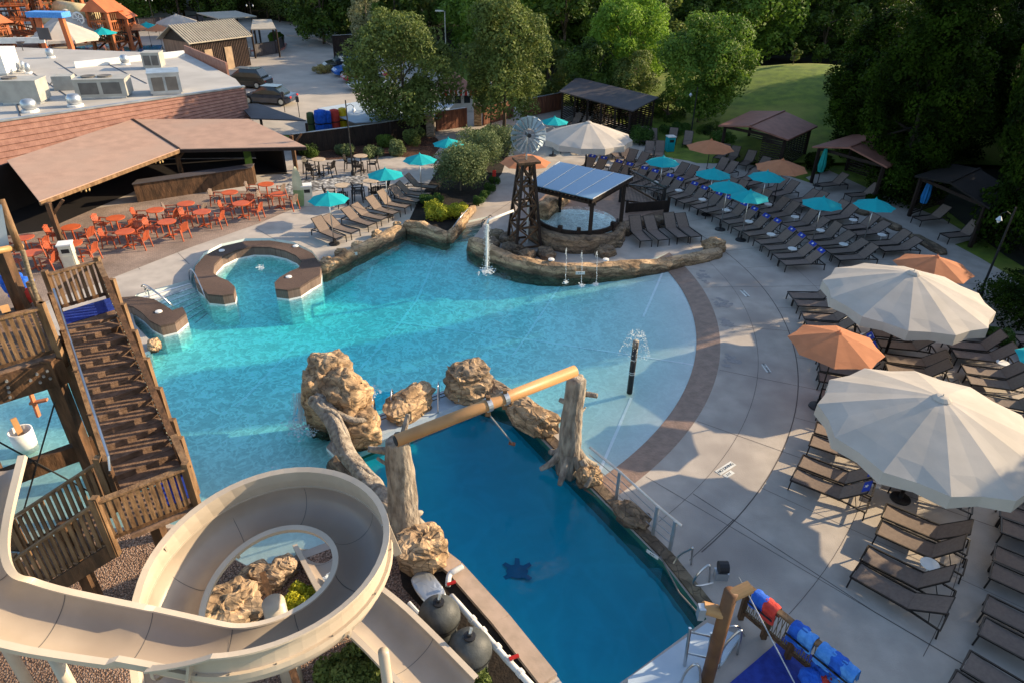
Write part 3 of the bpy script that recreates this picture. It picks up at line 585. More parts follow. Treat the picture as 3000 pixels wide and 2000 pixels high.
def put(x, y, rz, label, group, cover=False):
    src = LC if cover else prs.choices(LPS, [5, 2, 1])[0]
    if not used[src.name]: used[src.name] = True; src.location = (x, y, 0); src.rotation_euler.z = rz; src['label'] = label; src['group'] = group; return src
    return dup(src, (x, y, 0), rz, label, group)
def row(r0, centres, rowdesc, group, cover=lambda i: False, single=()):
    n = 0; tot = sorted(centres)
    for i, a in enumerate(tot):
        for s in (-1, 1):
            if (a, s) in single: continue
            ang = a + s * math.degrees(.335 / r0) + random.uniform(-.12, .12); rr = r0 + random.uniform(-.06, .06); x, y = pol(rr, ang)
            cv = cover(a) if callable(cover) else cover
            put(x, y, R(ang + random.uniform(-1.2, 1.2)), f'{"taupe lounger with blue star cover" if cv else "taupe sling lounger"}, {ORD[n]} from the near end of {rowdesc}', group, cv); n += 1
row(19.5, [9.9, 14.8, 19.7, 24.6, 29.5, 34.4, 39.3, 44.2, 49.2, 54.2], 'the upper front row', 'loungers of the upper front row', True)
row(22.15, [10.4, 14.6, 18.9, 24.2, 28.6, 33.0, 37.4, 41.8, 46.2, 50.6], 'the upper second row', 'loungers of the upper second row')
row(24.8, [11.9, 16.3, 21.0, 25.6, 30.2, 34.8, 39.5], 'the upper third row', 'loungers of the upper third row')
row(18.5, [-1.5, -6.8, -12.9, -18.0, -23.4, -29.2, -34.8], 'the lower front row', 'loungers of the lower front row', lambda a: a in (-1.5, -6.8, -12.9, -29.2, -34.8))
row(20.75, [-9.5, -14.3, -19.5, -25.2, -30.8, -36.8, -41.7], 'the lower second row', 'loungers of the lower second row')
row(23.2, [-5.6, -10.0, -14.2, -18.6, -23.0, -27.4, -31.9, -36.3, -40.8, -45.4], 'the lower back row', 'loungers of the lower back row')
row(25.9, [-8, -13, -18], 'the far right row by the hedge', 'loungers by the right hedge')
# left row by the stone wall
LR = [(1001, 715), (1044, 698), (1093.6, 676), (1129.5, 658.6), (1163, 642.6), (1197, 623.5), (1230, 607), (1258, 588), (1280, 566)]
for i, (x, y) in enumerate(LR):
    p = at(x, y); q0, q1 = at(*LR[max(0, i - 1)]), at(*LR[min(len(LR) - 1, i + 1)]); d = (q1 - q0); rz = math.atan2(d.y, d.x) + R(90) + R(4 if i % 2 else -3)
    put(p.x, p.y, rz, f'taupe lounger, {ORD[i]} from the hot tub in the line behind the stone wall', 'loungers behind the stone wall')
for i, (a, c) in enumerate([((1873, 727), (1910, 724)), ((1926, 724), (1961, 720)), ((1982, 717), (2017, 713)), ((2020, 715), (2055, 711))]):
    p, q = at(*a), at(*c); m = (p + q) / 2; d = q - p
    put(m.x, m.y, math.atan2(d.y, d.x) + R(90), f'taupe lounger, {ORD[i]} from the left of the four beside the solar shelter', 'four loungers beside the solar shelter')
# tan loungers under the far giant umbrella, and in the cabana yards
for i, (x, y, hd) in enumerate([(1780, 470, 100), (1815, 478, 100), (1850, 490, 100), (1655, 450, 110), (1700, 455, 108), (1900, 470, 80), (1930, 476, 80), (1965, 430, 75), (2010, 440, 75), (1885, 430, 85), (1915, 432, 85), (2100, 480, 60), (2130, 487, 60), (2170, 500, 55), (2205, 515, 50)]):
    p = at(x, y); put(p.x, p.y, R(hd), f'taupe lounger, {ORD[i]} from the far giant umbrella toward the gazebos', 'loungers below the gazebos')
for i, (x, y, hd, l) in enumerate([(2395, 560, 20, 'beside the folded green umbrella at the dark gazebo'), (2480, 590, 15, 'in the shade before the dark gazebo near the white towel'), (2680, 660, 18, 'beside the folded blue umbrella in deep shade'), (2760, 710, 15, 'below the dark cabana next to the tall lamp'), (1690, 390, 60, 'on the lawn beside the dark slatted shed'), (1665, 380, 60, 'far one on the lawn beside the dark slatted shed')]):
    p = at(x, y); put(p.x, p.y, R(hd), 'single dark lounger ' + l, 'shaded loungers by the cabanas')
# round side tables between pairs
def side_table():
    t = thing('side_table', 'x', 'side table'); MB().lathe([(.2, .41), (.21, .425), (.2, .44)], 0, 0, 18).build('table_top', 'white', t)
    MB().tube([(0, 0, 0), (0, 0, .42)], .02).build('stem', 'white', t); MB().lathe([(.15, .002), (.14, .02), (.03, .03)], 0, 0, 14).build('foot', 'white', t); return t
ST = side_table(); first = True; k = 0
for r0, aa, l in [(20.4, [-4.15, -9.8, -20.7, -32], 'lower front row'), (20.6, [12.3, 17.2, 22.1, 27.0, 32, 36.9, 41.8], 'upper front row'), (23.3, [12.5, 16.8, 21.5, 26.4, 31], 'upper second row'), (25.9, [14.1, 18.6], 'upper third row'), (22.0, [-28, -39.2], 'lower second row'), (24.6, [-12, -29.5, -38.6], 'lower back row')]:
    for i, a in enumerate(aa):
        lab = f'small round white side table, {ORD[i]} from the near end of the {l}'
        if first: first = False; ST.location = (*pol(r0, a), 0); ST['label'] = lab; ST['group'] = 'white side tables'
        else: dup(ST, (*pol(r0, a), 0), 0, lab, 'white side tables')
# ---------------- orange terrace furniture ----------------
def rtable(m, r_=.42, h=.74, name='patio_table', four=True):
    t = thing(name, 'x', 'table'); MB().lathe([(r_ * .95, h - .035), (r_, h - .02), (r_, h), (r_ * .97, h + .006)], 0, 0, 24).build('table_top', m, t)
    p = MB().tube([(0, 0, .03), (0, 0, h - .02)], .04, 8); p.build('pedestal', m if m == 'orange' else 'bronze', t)
    f = MB()
    for k in range(4): a = math.pi / 4 + k * math.pi / 2; f.bar((0, 0, .08), (.33 * math.cos(a), .33 * math.sin(a), .02), .05, .04)
    f.build('foot', m if m == 'orange' else 'bronze', t); return t
def chair(m, seatm=None, name='patio_chair', h=.43):
    t = thing(name, 'x', 'chair'); s_ = MB()
    for i in range(5): s_.box(-.19 + i * .092, 0, h - .02, .075, .46, .022)
    s_.build('seat', seatm or m, t)
    b = MB()
    for i in range(5): y = -.18 + i * .09; b.obox((-.24, y - .036, h + .02), (0, .072, 0), (-.14, 0, .48 - .03 * abs(i - 2)), (-.018, 0, -.004))
    b.bar((-.27, -.22, h + .12), (-.27, .22, h + .12), .03, .05); b.bar((-.345, -.22, h + .40), (-.345, .22, h + .40), .03, .05); b.build('backrest', seatm or m, t)
    for sx in (-1, 1):
        for sy in (-1, 1): MB().bar((.22 if sx > 0 else -.25, sy * .24, h + (.2 if sx > 0 else .22)), (.24 if sx > 0 else -.34, sy * .25, 0), .045, .045, (1, 0, 0)).build('leg', m, t)
    for sy in (-1, 1): MB().bar((-.3, sy * .25, h + .22), (.26, sy * .25, h + .215), .06, .028).build('armrest', m, t)
    return t
TT = rtable('orange'); CC = chair('orangechair', h=.40); CD = chair('orangechair', 'sling', h=.40); f1 = f2 = f3 = True
tabs = [(92, 741), (69, 696), (210, 714), (207, 666), (365, 679), (338, 639), (488, 650), (454, 616), (591, 621), (544, 597), (706, 596), (673, 564), (815, 569), (779, 540)]
for i, (x, y) in enumerate(tabs):
    p = at(x, y, .74); lab = f'round orange table, {ORD[i]} from the left end of the brick terrace'
    if f1: f1 = False; TT.location = (p.x, p.y, .006); TT['label'] = lab; TT['group'] = 'orange tables on the terrace'
    else: dup(TT, (p.x, p.y, .006), 0, lab, 'orange tables on the terrace')
    for k, an in enumerate([random.uniform(-25, -5), random.uniform(175, 200), 85][:3 if i in (4, 10) else 2]):
        a = R(an); q = (p.x + .72 * math.cos(a), p.y + .72 * math.sin(a), .006); side = ['right', 'left', 'rear'][k]
        dark = i in (9, 11, 12, 13) ; lab = f'{"dark-slatted " if dark else ""}orange armchair, {side} side of the {ORD[i]} orange table from the left'
        src = CD if dark else CC; fresh = f3 if dark else f2
        if fresh:
            src.location = q; src.rotation_euler.z = a + math.pi; src['label'] = lab; src['group'] = 'orange armchairs on the terrace'
            if dark: f3 = False
            else: f2 = False
        else: dup(src, q, a + math.pi, lab, 'orange armchairs on the terrace')
TB = rtable('tan', .42, .95, 'bistro_table'); CB = chair('bronze', 'bronze', 'bistro_chair', .5); f1 = f2 = True
for i, (x, y, l) in enumerate([(932, 467, 'left of the tall lamp post'), (1056, 457, 'right of the tall lamp post'), (1003, 543, 'in front of the river stones'), (1085, 530, 'under the teal umbrella by the river stones')]):
    p = at(x, y, .95); lab = 'tall round tan table ' + l
    if f1: f1 = False; TB.location = (p.x, p.y, 0); TB['label'] = lab; TB['group'] = 'tall tan tables'
    else: dup(TB, (p.x, p.y, 0), 0, lab, 'tall tan tables')
    for k, an in enumerate([-20, 160, 250]):
        a = R(an + i * 15); q = (p.x + .68 * math.cos(a), p.y + .68 * math.sin(a), 0); lab = f'dark chair, {["right", "left", "near"][k]} side of the tan table {l}'
        if f2: f2 = False; CB.location = q; CB.rotation_euler.z = a + math.pi; CB['label'] = lab; CB['group'] = 'dark chairs at the tall tables'
        else: dup(CB, q, a + math.pi, lab, 'dark chairs at the tall tables')
# surfboard and bins
p = at(880, 606); t = thing('surfboard', 'cream surfboard with green lower end standing upright beside the orange tables', 'surfboard', (p.x, p.y, 0))
def sb(z0, z1, name, m):
    mb = MB(); n = 12; vs = []
    for i in range(n + 1):
        z = z0 + (z1 - z0) * i / n; f = z / 2.15; wd = .27 * math.sin(math.pi * min(1, (f * .86 + .14))) ** .55 + .01; vs += [(-wd, .02 + .0 * z, z), (0, -.03, z), (wd, .02, z), (0, .07, z)]
    fs = []
    for i in range(n):
        for k in range(4): fs.append((4 * i + k, 4 * i + (k + 1) % 4, 4 * i + 4 + (k + 1) % 4, 4 * i + 4 + k))
    mb.add(vs, fs + [(3, 2, 1, 0), (4 * n, 4 * n + 1, 4 * n + 2, 4 * n + 3)]); mb.build(name, m, t)
sb(.9, 2.15, 'board_top', 'surf'); sb(.02, .9, 'board_tail', 'surfg')
def bin_(x, y, rz, lab, m='bin', h=1.05):
    p = at(x, y); t = thing('litter_bin', lab, 'bin', (p.x, p.y, 0), rz); MB().box(0, 0, .0, .5, .5, h).build('body', m, t); MB().box(0, 0, h + .003, .56, .56, .06).build('lid', 'white', t); MB().box(0, -.252, h - .32, .3, .01, .18).build('opening', 'blackmetal', t); f = MB(); f.box(0, -.26, .1, .4, .015, .5); f.build('door', m, t)
bin_(212, 782, .35, 'cream square litter bin at the near corner of the brick terrace'); bin_(905, 600, .3, 'white litter bin right of the surfboard')
bin_(1960, 445, .2, 'teal litter bin with domed top by the gazebo lawn', 'teal', 1.0)
def folded(x, y, m, lab):
    p = at(x, y); t = thing('folded_umbrella', lab, 'umbrella', (p.x, p.y, 0)); MB().tube([(0, 0, 0), (0, 0, 2.3)], .025).build('pole', 'bronze', t)
    mb = MB(); n = 16; prof = [(.05, 2.28), (.1, 2.0), (.14, 1.6), (.17, 1.2), (.13, .85)]
    for r_, z in prof:
        for k in range(n): a = 2 * math.pi * k / n; q = r_ * (1 + .3 * (k % 2)); mb.v.append((q * math.cos(a), q * math.sin(a), z))
    for i in range(len(prof) - 1):
        for k in range(n): mb.f.append((i * n + k, (i + 1) * n + k, (i + 1) * n + (k + 1) % n, i * n + (k + 1) % n))
    mb.build('folded_canopy', m, t); MB().lathe([(.24, .004), (.22, .06), (.05, .08)], 0, 0).build('base', 'blackmetal', t)
K['tealdk'] = mat('green_blue_canvas', (.01, .3, .26), rough=.8); K['bluecv'] = mat('blue_canvas', (.01, .16, .42), rough=.8)
folded(2393, 545, 'tealdk', 'folded green umbrella standing beside the dark gazebo'); folded(2690, 640, 'bluecv', 'folded blue umbrella standing in deep shade below the dark trees'); folded(2997, 800, 'bluecv', 'folded blue umbrella at the right edge of the picture in deep shade')
# ---------------- trees ----------------
def leaves(mb, blobs, n, sz, seed, shell=.75, up=.35):
    rnd = random.Random(seed); tot = sum(b[1] ** 2 for b in blobs)
    for (c, r_) in blobs:
        c = Vector(c); m = int(n * r_ * r_ / tot)
        for _ in range(m):
            d = Vector((rnd.gauss(0, 1), rnd.gauss(0, 1), rnd.gauss(0, 1) + up)).normalized(); rr = r_ * (shell + (1 - shell) * rnd.random()) * (1 + .25 * noise.noise(d * 2.3 + c)); p = c + d * rr
            p += Vector((rnd.gauss(0, .05), rnd.gauss(0, .05), rnd.gauss(0, .05))) * r_
            a = Vector((rnd.gauss(0, 1), rnd.gauss(0, 1), rnd.gauss(0, .6))).normalized(); nn_ = (d + Vector((rnd.gauss(0, .6), rnd.gauss(0, .6), rnd.gauss(0, .6)))).normalized(); b_ = nn_.cross(a)
            if b_.length < .1: continue
            b_.normalize(); a = b_.cross(nn_); s = sz * rnd.uniform(.6, 1.3); i = len(mb.v)
            mb.v += [tuple(p - a * s), tuple(p + b_ * s * .55 + nn_ * s * .15), tuple(p + a * s), tuple(p - b_ * s * .55 + nn_ * s * .15)]; mb.f.append((i, i + 1, i + 2, i + 3))
def crown_blobs(h0, h1, rx, n, seed, shape='oval', sub=(.28, .45)):
    rnd = random.Random(seed); out = []
    for i in range(n):
        f = rnd.random(); z = h0 + (h1 - h0) * f
        if shape == 'oval': w = math.sqrt(max(.08, 1 - (2 * f - .85) ** 2 * .75))
        elif shape == 'cone': w = max(.15, 1 - f * .85)
        else: w = math.sqrt(max(.1, 1 - (2 * f - 1) ** 2))
        a = rnd.uniform(0, 6.283); q = rx * w * math.sqrt(rnd.uniform(.1, 1)) * .95; out.append(((q * math.cos(a), q * math.sin(a), z), rx * rnd.uniform(*sub) * (.7 + .3 * w)))
    return out
def tree_proto(name, label, h, rx, leaf, n, sz, seed, shape='oval', h0=None, nb=34, tr=.16, group=None, sub=(.28, .45), cat='tree', bark='trunk'):
    t = thing(name, label, cat, group=group); h0 = h * .28 if h0 is None else h0; bl = crown_blobs(h0, h * .93, rx, nb, seed, shape, sub); mb = MB(); leaves(mb, bl, n, sz, seed); mb.build('crown', leaf, t)
    tk = MB(); rnd = random.Random(seed); tk.tube([(0, 0, -.1), (.05, .02, h * .25), (-.04, .06, h * .5), (.02, 0, h * .8)], [tr, tr * .75, tr * .5, tr * .12], 8)
    for k in range(7):
        b, r_ = bl[rnd.randrange(len(bl))]; z = h * rnd.uniform(.2, .5); tk.tube([(0, 0, z), (b[0] * .5, b[1] * .5, z + (b[2] - z) * .55), b], [tr * .45, tr * .28, tr * .06], 5)
    tk.build('trunk', bark, t, smooth=True); return t
def place(o, x, y, rz=0, sc=1, z=0): o.location = (x, y, z); o.rotation_euler.z = rz; o.scale = (sc,) * 3 if not isinstance(sc, tuple) else sc; return o
FG = 'woodland trees behind the resort'; FL = ['dense dark green woodland tree beyond the resort', 'rounded leafy woodland tree beyond the resort', 'tall loose-crowned woodland tree beyond the resort', 'brighter green woodland tree beyond the resort']
protos = [tree_proto('woodland_tree', FL[0], 10, 3.6, 'leaf_forest', 9500, .19, 1, nb=55, sub=(.18, .36), group=FG, h0=1.2), tree_proto('woodland_tree', FL[1], 9, 3.9, 'leaf_maple', 8500, .2, 2, 'round', nb=36, group=FG, h0=1.0), tree_proto('woodland_tree', FL[2], 11.5, 3.2, 'leaf_forest', 9500, .19, 3, nb=55, sub=(.18, .36), group=FG, h0=1.5), tree_proto('woodland_tree', FL[3], 9.5, 3.4, 'leaf_oak', 8000, .2, 4, nb=30, group=FG, h0=1.2)]
fp = []
rnd = random.Random(11)
def forest_edge(x): return 92 - 0.0 * x if x < -5 else (76 if x < 18 else 80 + (x - 18) * .15)
for rowk in range(7):
    for i in range(26):
        x = -66 + i * 7.2 + rnd.uniform(-2, 2) + (rowk % 2) * 3.4; y = forest_edge(x) + rowk * 6.3 + rnd.uniform(-1.6, 1.6)
        if x < -28: y += 22
        if abs(x) > 12 + y * .86: continue
        fp.append((x, y))
usedp = [False] * 4
for (x, y) in fp:
    k = rnd.choices(range(4), [5, 2, 4, 2])[0]; s = rnd.uniform(.85, 1.3)
    if not usedp[k]: usedp[k] = True; place(protos[k], x, y, rnd.uniform(0, 6), s)
    else: dup(protos[k], (x, y, 0), rnd.uniform(0, 6), scale=(s * rnd.uniform(.9, 1.15), s * rnd.uniform(.9, 1.15), s))
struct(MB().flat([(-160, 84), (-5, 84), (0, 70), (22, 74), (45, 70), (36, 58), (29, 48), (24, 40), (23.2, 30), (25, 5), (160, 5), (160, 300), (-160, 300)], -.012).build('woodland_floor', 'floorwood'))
# single trees
place(tree_proto('oak_tree', 'large grey-green oak between the parking lot and the river stones', 8.4, 3.7, 'leaf_oak', 26000, .115, 21, nb=95, sub=(.15, .33), tr=.13, h0=1.4), -8.0, 50.0)
place(tree_proto('oak_tree', 'tall rounded oak right of the small striped kiosk', 9.3, 3.2, 'leaf_oak', 24000, .115, 22, nb=95, sub=(.15, .33), tr=.14, h0=1.6), -.9, 51.5)
place(tree_proto('willow_tree', 'bright yellow-green willow behind the dark slatted shed', 8.8, 3.5, 'leaf_bright', 22000, .12, 23, 'round', nb=95, sub=(.15, .33), h0=1.6), 9.4, 62)
place(tree_proto('maple_tree', 'leafy green maple between the dark shed and the gazebo', 8.2, 3.3, 'leaf_maple', 24000, .12, 24, 'round', nb=95, sub=(.15, .33), tr=.1, h0=1.4), 13.6, 52.5)
place(tree_proto('cedar_tree', 'dull brown-green tree directly left of the willow', 5.6, 2.2, 'leaf_oak', 12000, .11, 25, nb=34, h0=.4), 2.6, 62)
place(tree_proto('small_tree', 'low green tree between the dark shed and the willow', 5.2, 2.4, 'leaf_forest', 12000, .11, 26, 'round', nb=30, h0=.4), 6.4, 59)
place(tree_proto('small_tree', 'pale leafy bush-like tree touching the dark shed roof', 4.6, 2.2, 'leaf_oak', 12000, .1, 27, 'round', nb=30, h0=.3), 9.3, 57.5)
place(tree_proto('blossom_tree', 'pale flowering tree standing behind the oak by the dumpster fence', 8.2, 1.9, 'leaf_blossom', 9000, .11, 28, nb=26, h0=3), -14.6, 72)
place(tree_proto('sapling', 'young bright sapling in the middle of the grass mound', 2.7, .85, 'leaf_bright', 2600, .085, 29, 'round', nb=16, tr=.045, h0=.8, cat='sapling'), at(2490, 383, 1.5).x, at(2490, 383, 1.5).y, z=1.3)
place(tree_proto('sapling', 'thin dark sapling on the crest of the grass mound', 2.1, .5, 'leaf_oak', 900, .085, 30, nb=9, tr=.05, h0=.5, cat='sapling'), 24.5, 65, z=2.55)
place(tree_proto('small_tree', 'green shrub tree at the lawn fence left of the gazebo', 2.6, 1.5, 'leaf_forest', 6000, .09, 31, 'round', nb=18, h0=.2), 11.6, 54)
DK = [(21.8, 38.1, 12.6, 2.8), (24.5, 30.6, 16.5, 2.7), (29.2, 35.2, 9.6, 2.6), (22.9, 45.2, 9.4, 3.2), (28.5, 46, 10, 3.2), (33.5, 33, 9, 3.0), (32.5, 41, 14.5, 3.2), (27.2, 53, 9, 2.8), (33.5, 55, 11, 4), (38, 48, 14, 4.5), (25.6, 25.6, 6, 2.4)]
DLb = ['tall dark juniper behind the brown-roofed dark gazebo', 'towering dark tree leaning over the right lounger rows', 'dark tree mass at the upper right, third from the pool', 'dark green tree at the foot of the grass mound', 'broad dark tree right of the grass mound', 'dark tree at the right edge of the picture', 'dark tree deep in the upper right shade', 'slender dark tree overlapping the grass mound crest', 'far dark tree in the upper right corner', 'rearmost dark tree of the upper right group', 'lower dark tree just beyond the tall lamp on the right']
DK += [(17.4, 9.2, 10, 3.0), (23.4, 13.6, 9, 2.5), (31, 5, 10, 3.2), (24.8, 17.2, 6, 1.9)]; DLb += ['off-frame dark tree shading the lower right loungers', 'off-frame tree right of the lower loungers', 'off-frame tree at the far lower right', 'off-frame low tree right of the giant umbrellas']
FAR = []
for i in range(22):
    s_ = 50 + (i % 3) * 8 + (i * 7 % 5); n_ = 3 + i * 2.0; FAR.append((s_ * .945 - n_ * .326, s_ * .326 + n_ * .945, min(13.5, (s_ - 21) * .37), 3.6))
DK += FAR; DLb += [f'dark background tree on the right, {ORD[i]} from the bottom of the group' for i in range(22)]
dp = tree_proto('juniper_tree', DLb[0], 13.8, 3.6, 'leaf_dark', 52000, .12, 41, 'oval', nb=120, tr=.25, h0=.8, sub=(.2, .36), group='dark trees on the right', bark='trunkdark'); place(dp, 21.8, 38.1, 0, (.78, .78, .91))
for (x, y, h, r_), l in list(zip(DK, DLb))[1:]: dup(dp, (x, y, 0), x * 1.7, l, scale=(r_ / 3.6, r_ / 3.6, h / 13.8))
# shrubs
def shrub(name, label, x, y, r_, h, leaf, n, seed, sz=.06, cat='shrub', z=0, nb=14, group=None):
    t = thing(name, label, cat, (x, y, z), group=group); mb = MB(); rnd = random.Random(seed); bl = [((rnd.uniform(-.6, .6) * r_, rnd.uniform(-.6, .6) * r_, h * rnd.uniform(.3, .75)), min(r_, h) * rnd.uniform(.35, .5)) for _ in range(nb)]
    leaves(mb, bl, n, sz, seed); mb.build('foliage', leaf, t); MB().tube([(0, 0, -.05), (0, 0, h * .6)], [.05, .02], 6).build('stem', 'trunk', t); return t
def pshrub(name, label, px, py, *a, **k): p = at(px, py); return shrub(name, label, p.x, p.y, *a, **k)
pshrub('sage_bush', 'large grey-green sage bush in the planting bed, front one', 1350, 560, 1.55, 2.6, 'leaf_sage', 11000, 51, .06, nb=26)
pshrub('sage_bush', 'large grey-green sage bush in the planting bed, middle one', 1400, 500, 1.6, 2.5, 'leaf_sage', 10000, 52, .06, nb=26)
pshrub('sage_bush', 'large grey-green sage bush in the planting bed, rear one by the windmill', 1455, 455, 1.4, 2.1, 'leaf_sage', 8000, 53, .06, nb=22)
pshrub('golden_shrub', 'low yellow-tipped shrub at the pool corner, left one', 1280, 640, .75, .75, 'leaf_yellow', 5000, 54, .05)
pshrub('golden_shrub', 'low yellow-tipped shrub at the pool corner, right one', 1345, 638, .65, .7, 'leaf_yellow', 4500, 55, .05)
pshrub('green_shrub', 'low green groundcover behind the yellow-tipped shrubs', 1265, 600, .8, .55, 'leaf_box', 4000, 56, .05)
for i, (x, y) in enumerate([(1402, 604), (1420, 585), (1436, 566), (1448, 545)]): pshrub('box_ball', f'clipped round box ball, {ORD[i]} from the pool along the path', x, y, .36, .55, 'leaf_box', 2500, 60 + i, .035, cat='box ball', group='box balls along the path')
for i, (x, y, r_, h, lf, l) in enumerate([(1215, 425, .8, 1.0, 'leaf_oak', 'round green shrub left of the stone pillar'), (1165, 455, .7, .9, 'leaf_sage', 'feathery grey shrub in the mulch bed below the oak'), (1100, 462, .8, .6, 'leaf_sage', 'grassy clump in the mulch bed, middle one'), (1010, 452, .8, .6, 'leaf_sage', 'grassy clump in the mulch bed left of the lamp post'), (905, 460, .7, .7, 'leaf_forest', 'dark shrub at the restaurant end of the mulch bed'), (1130, 430, .8, .7, 'leaf_forest', 'dark shrub below the oak trunk'),
        (1880, 420, 1.0, 1.0, 'leaf_box', 'bright green rounded hedge shrub right of the far giant umbrella'), (1975, 400, 1.4, .8, 'leaf_box', 'low hedge shrub left of the lamp post on the lawn'), (2075, 405, 1.2, .9, 'leaf_forest', 'dark hedge shrub under the maple'), (2110, 425, 1.0, .8, 'leaf_box', 'small hedge shrub beside the gazebo'), (1400, 410, .7, .6, 'leaf_forest', 'low shrub beside the gate path'), (945, 215, 1.3, .7, 'leaf_straw', 'straw-coloured ornamental grass on the parking island'),
        (2930, 900, 1.5, 1.2, 'leaf_dark', 'dark hedge shrub at the right edge below the lamp'), (2985, 960, 1.3, 1.2, 'leaf_dark', 'dark shrub at the right edge beside the teal umbrella'), (2925, 1005, .5, .5, 'leaf_box', 'small yellow-green shrub behind the right loungers'), (2560, 600, .5, .5, 'leaf_dark', 'spiky small plant behind the upper third lounger row'), (2390, 500, 1.0, .9, 'leaf_dark', 'dark shrub between the two gazebos'),
        (890, 1760, .45, .35, 'leaf_yellow', 'yellow-green groundcover seen through the slide loop'), (1000, 1990, .55, .5, 'leaf_oak', 'spiky green plant under the end of the slide'), (1080, 1960, .5, .45, 'leaf_oak', 'orange-green shrub under the end of the slide'), (1395, 2000, .3, .3, 'leaf_oak', 'small weed patch below the second grey tank')]):
    pshrub('shrub', l, x, y, r_, h, lf, 3500, 80 + i, .06)
# grass mound
hm = MB(); gx, gy = 40, 30
def hz(x, y):
    u = (x - 27) / 17; v = (y - 62) / 15; return 3.3 * math.exp(-(u * u + v * v) * 1.4) + .06 * noise.noise(Vector((x * .4, y * .4, 0))) - .14
for j in range(gy + 1):
    for i in range(gx + 1): x = 10 + 36 * i / gx; y = 44 + 36 * j / gy; hm.v.append((x, y, hz(x, y)))
hm.f = [(j * (gx + 1) + i, j * (gx + 1) + i + 1, (j + 1) * (gx + 1) + i + 1, (j + 1) * (gx + 1) + i) for j in range(gy) for i in range(gx)]
struct(hm.build('grass_mound', 'grass', smooth=True))
struct(MB().flat([(-200, 49.0), (-15, 49), (-6, 55.5), (-4.6, 62), (-6, 72), (-14, 84), (-30, 112), (-60, 130), (-200, 130)], .01).build('parking_lot', 'asphalt'))
up = Vector((0, 0, 1))
# ---------------- rockwork, trunks and pipe over the deep pool ----------------
def rk(px, py, z, size, seed, rz, lab, m='rock', n=20, name='boulder', **k):
    p = at(px, py, z); return solo(rockmb(MB(), p, size, seed, rz, n, **k), name, m, lab, 'rock', smooth=False)
t = thing('rock_slide', 'tall golden carved rock cave with a trickle of water between the two pools', 'rock', tuple(at(1010, 1290, 0)))
mb = MB(); rockmb(mb, at(965, 1090, 1.25), (.62, .62, .58), 3, .5, 30, rough=.2, layer=.35); rockmb(mb, at(1010, 1180, .7), (.72, .85, .95), 5, .9, 30, rough=.2, layer=.35); rockmb(mb, at(1050, 1255, .35), (.66, .6, .55), 8, .2, 26, rough=.2, layer=.4); rockmb(mb, at(935, 1180, .5), (.5, .6, 1.1), 9, .2, 24, rough=.3, layer=.6)
mb.build('rock_face', 'rock', t, smooth=True, world=True)
rk(1200, 1180, .35, (.5, .85, .42), 13, -.55, 'tan wedge boulder in the middle of the low white dock', layer=.8)
rk(1375, 1120, .5, (.72, .6, .62), 17, .4, 'layered tan boulder at the right end of the low white dock', layer=1.2, rough=.16)
rk(1450, 1150, .1, (.8, .35, .35), 19, -.7, 'low rock saddle between the layered boulder and the knobbly one', 'rock')
rk(1560, 1225, .32, (.85, .48, .42), 23, -.75, 'knobbly tan boulder left of the upright grey trunk', layer=.6)
rk(1725, 1395, .15, (.35, .3, .3), 29, .2, 'small orange rock at the foot of the upright grey trunk')
rk(1850, 1510, .1, (.5, .28, .28), 31, -.8, 'dark brown rock under the steel railing on the pool kerb', 'rockdark')
rk(1240, 1610, .3, (.6, .55, .5), 37, .2, 'golden square rock at the foot of the forked trunk', rough=.2, layer=.8)
rk(680, 1780, .25, (.62, .55, .42), 41, .4, 'big honey-coloured boulder seen through the slide loop', layer=.8)
rk(780, 1690, .2, (.45, .3, .3), 43, .1, 'small tan boulder behind the round post in the slide loop'); rk(832, 1662, .22, (.28, .26, .28), 47, .6, 'square golden rock by the water in the slide loop', rough=.15)
rk(745, 1700, .1, (.5, .4, .25), 48, 1.1, 'flat brown rock by the water in the slide loop')
for i, (x, y) in enumerate([(452, 1012)]): rk(x, y, .05, (.22, .3, .2), 60 + i, .3, 'small tan edge boulder beside the stair at the pool corner')
mb = MB()
LG = smoothp([at(930, 1170, 1.1), at(985, 1245, .9), at(1005, 1320, .5), at(1050, 1370, .4), at(1095, 1430, .35), at(1150, 1490, .3), at(1175, 1540, .2)], 3)
def woody(mb, pts, r0, r1, seed, n=14, knot=.3):
    pts = resample(pts, .09); b = len(mb.v); m = len(pts); x = None
    for i, p in enumerate(pts):
        d = (pts[min(i + 1, m - 1)] - pts[max(i - 1, 0)]).normalized(); x = d.orthogonal().normalized() if x is None else (x - d * x.dot(d)).normalized(); y = d.cross(x); r_ = r0 + (r1 - r0) * i / (m - 1)
        for k in range(n):
            a = 2 * math.pi * k / n; q = Vector((math.cos(a) * 1.5, math.sin(a) * 1.5, i * .06 + seed)); f = 1 + knot * noise.noise(q * 1.3) + .14 * noise.noise(Vector((a * 4, i * .03, seed))) + .08 * noise.noise(q * 5); mb.v.append(tuple(p + (x * math.cos(a) + y * math.sin(a)) * r_ * f))
    for i in range(m - 1):
        for k in range(n): mb.f.append((b + i * n + k, b + i * n + (k + 1) % n, b + (i + 1) * n + (k + 1) % n, b + (i + 1) * n + k))
    mb.f.append(tuple(b + k for k in reversed(range(n)))); mb.f.append(tuple(b + (m - 1) * n + k for k in range(n))); return mb
woody(mb, LG, .27, .2, 3, knot=.5); 
tw = resample(LG, .15); k_ = len(tw)
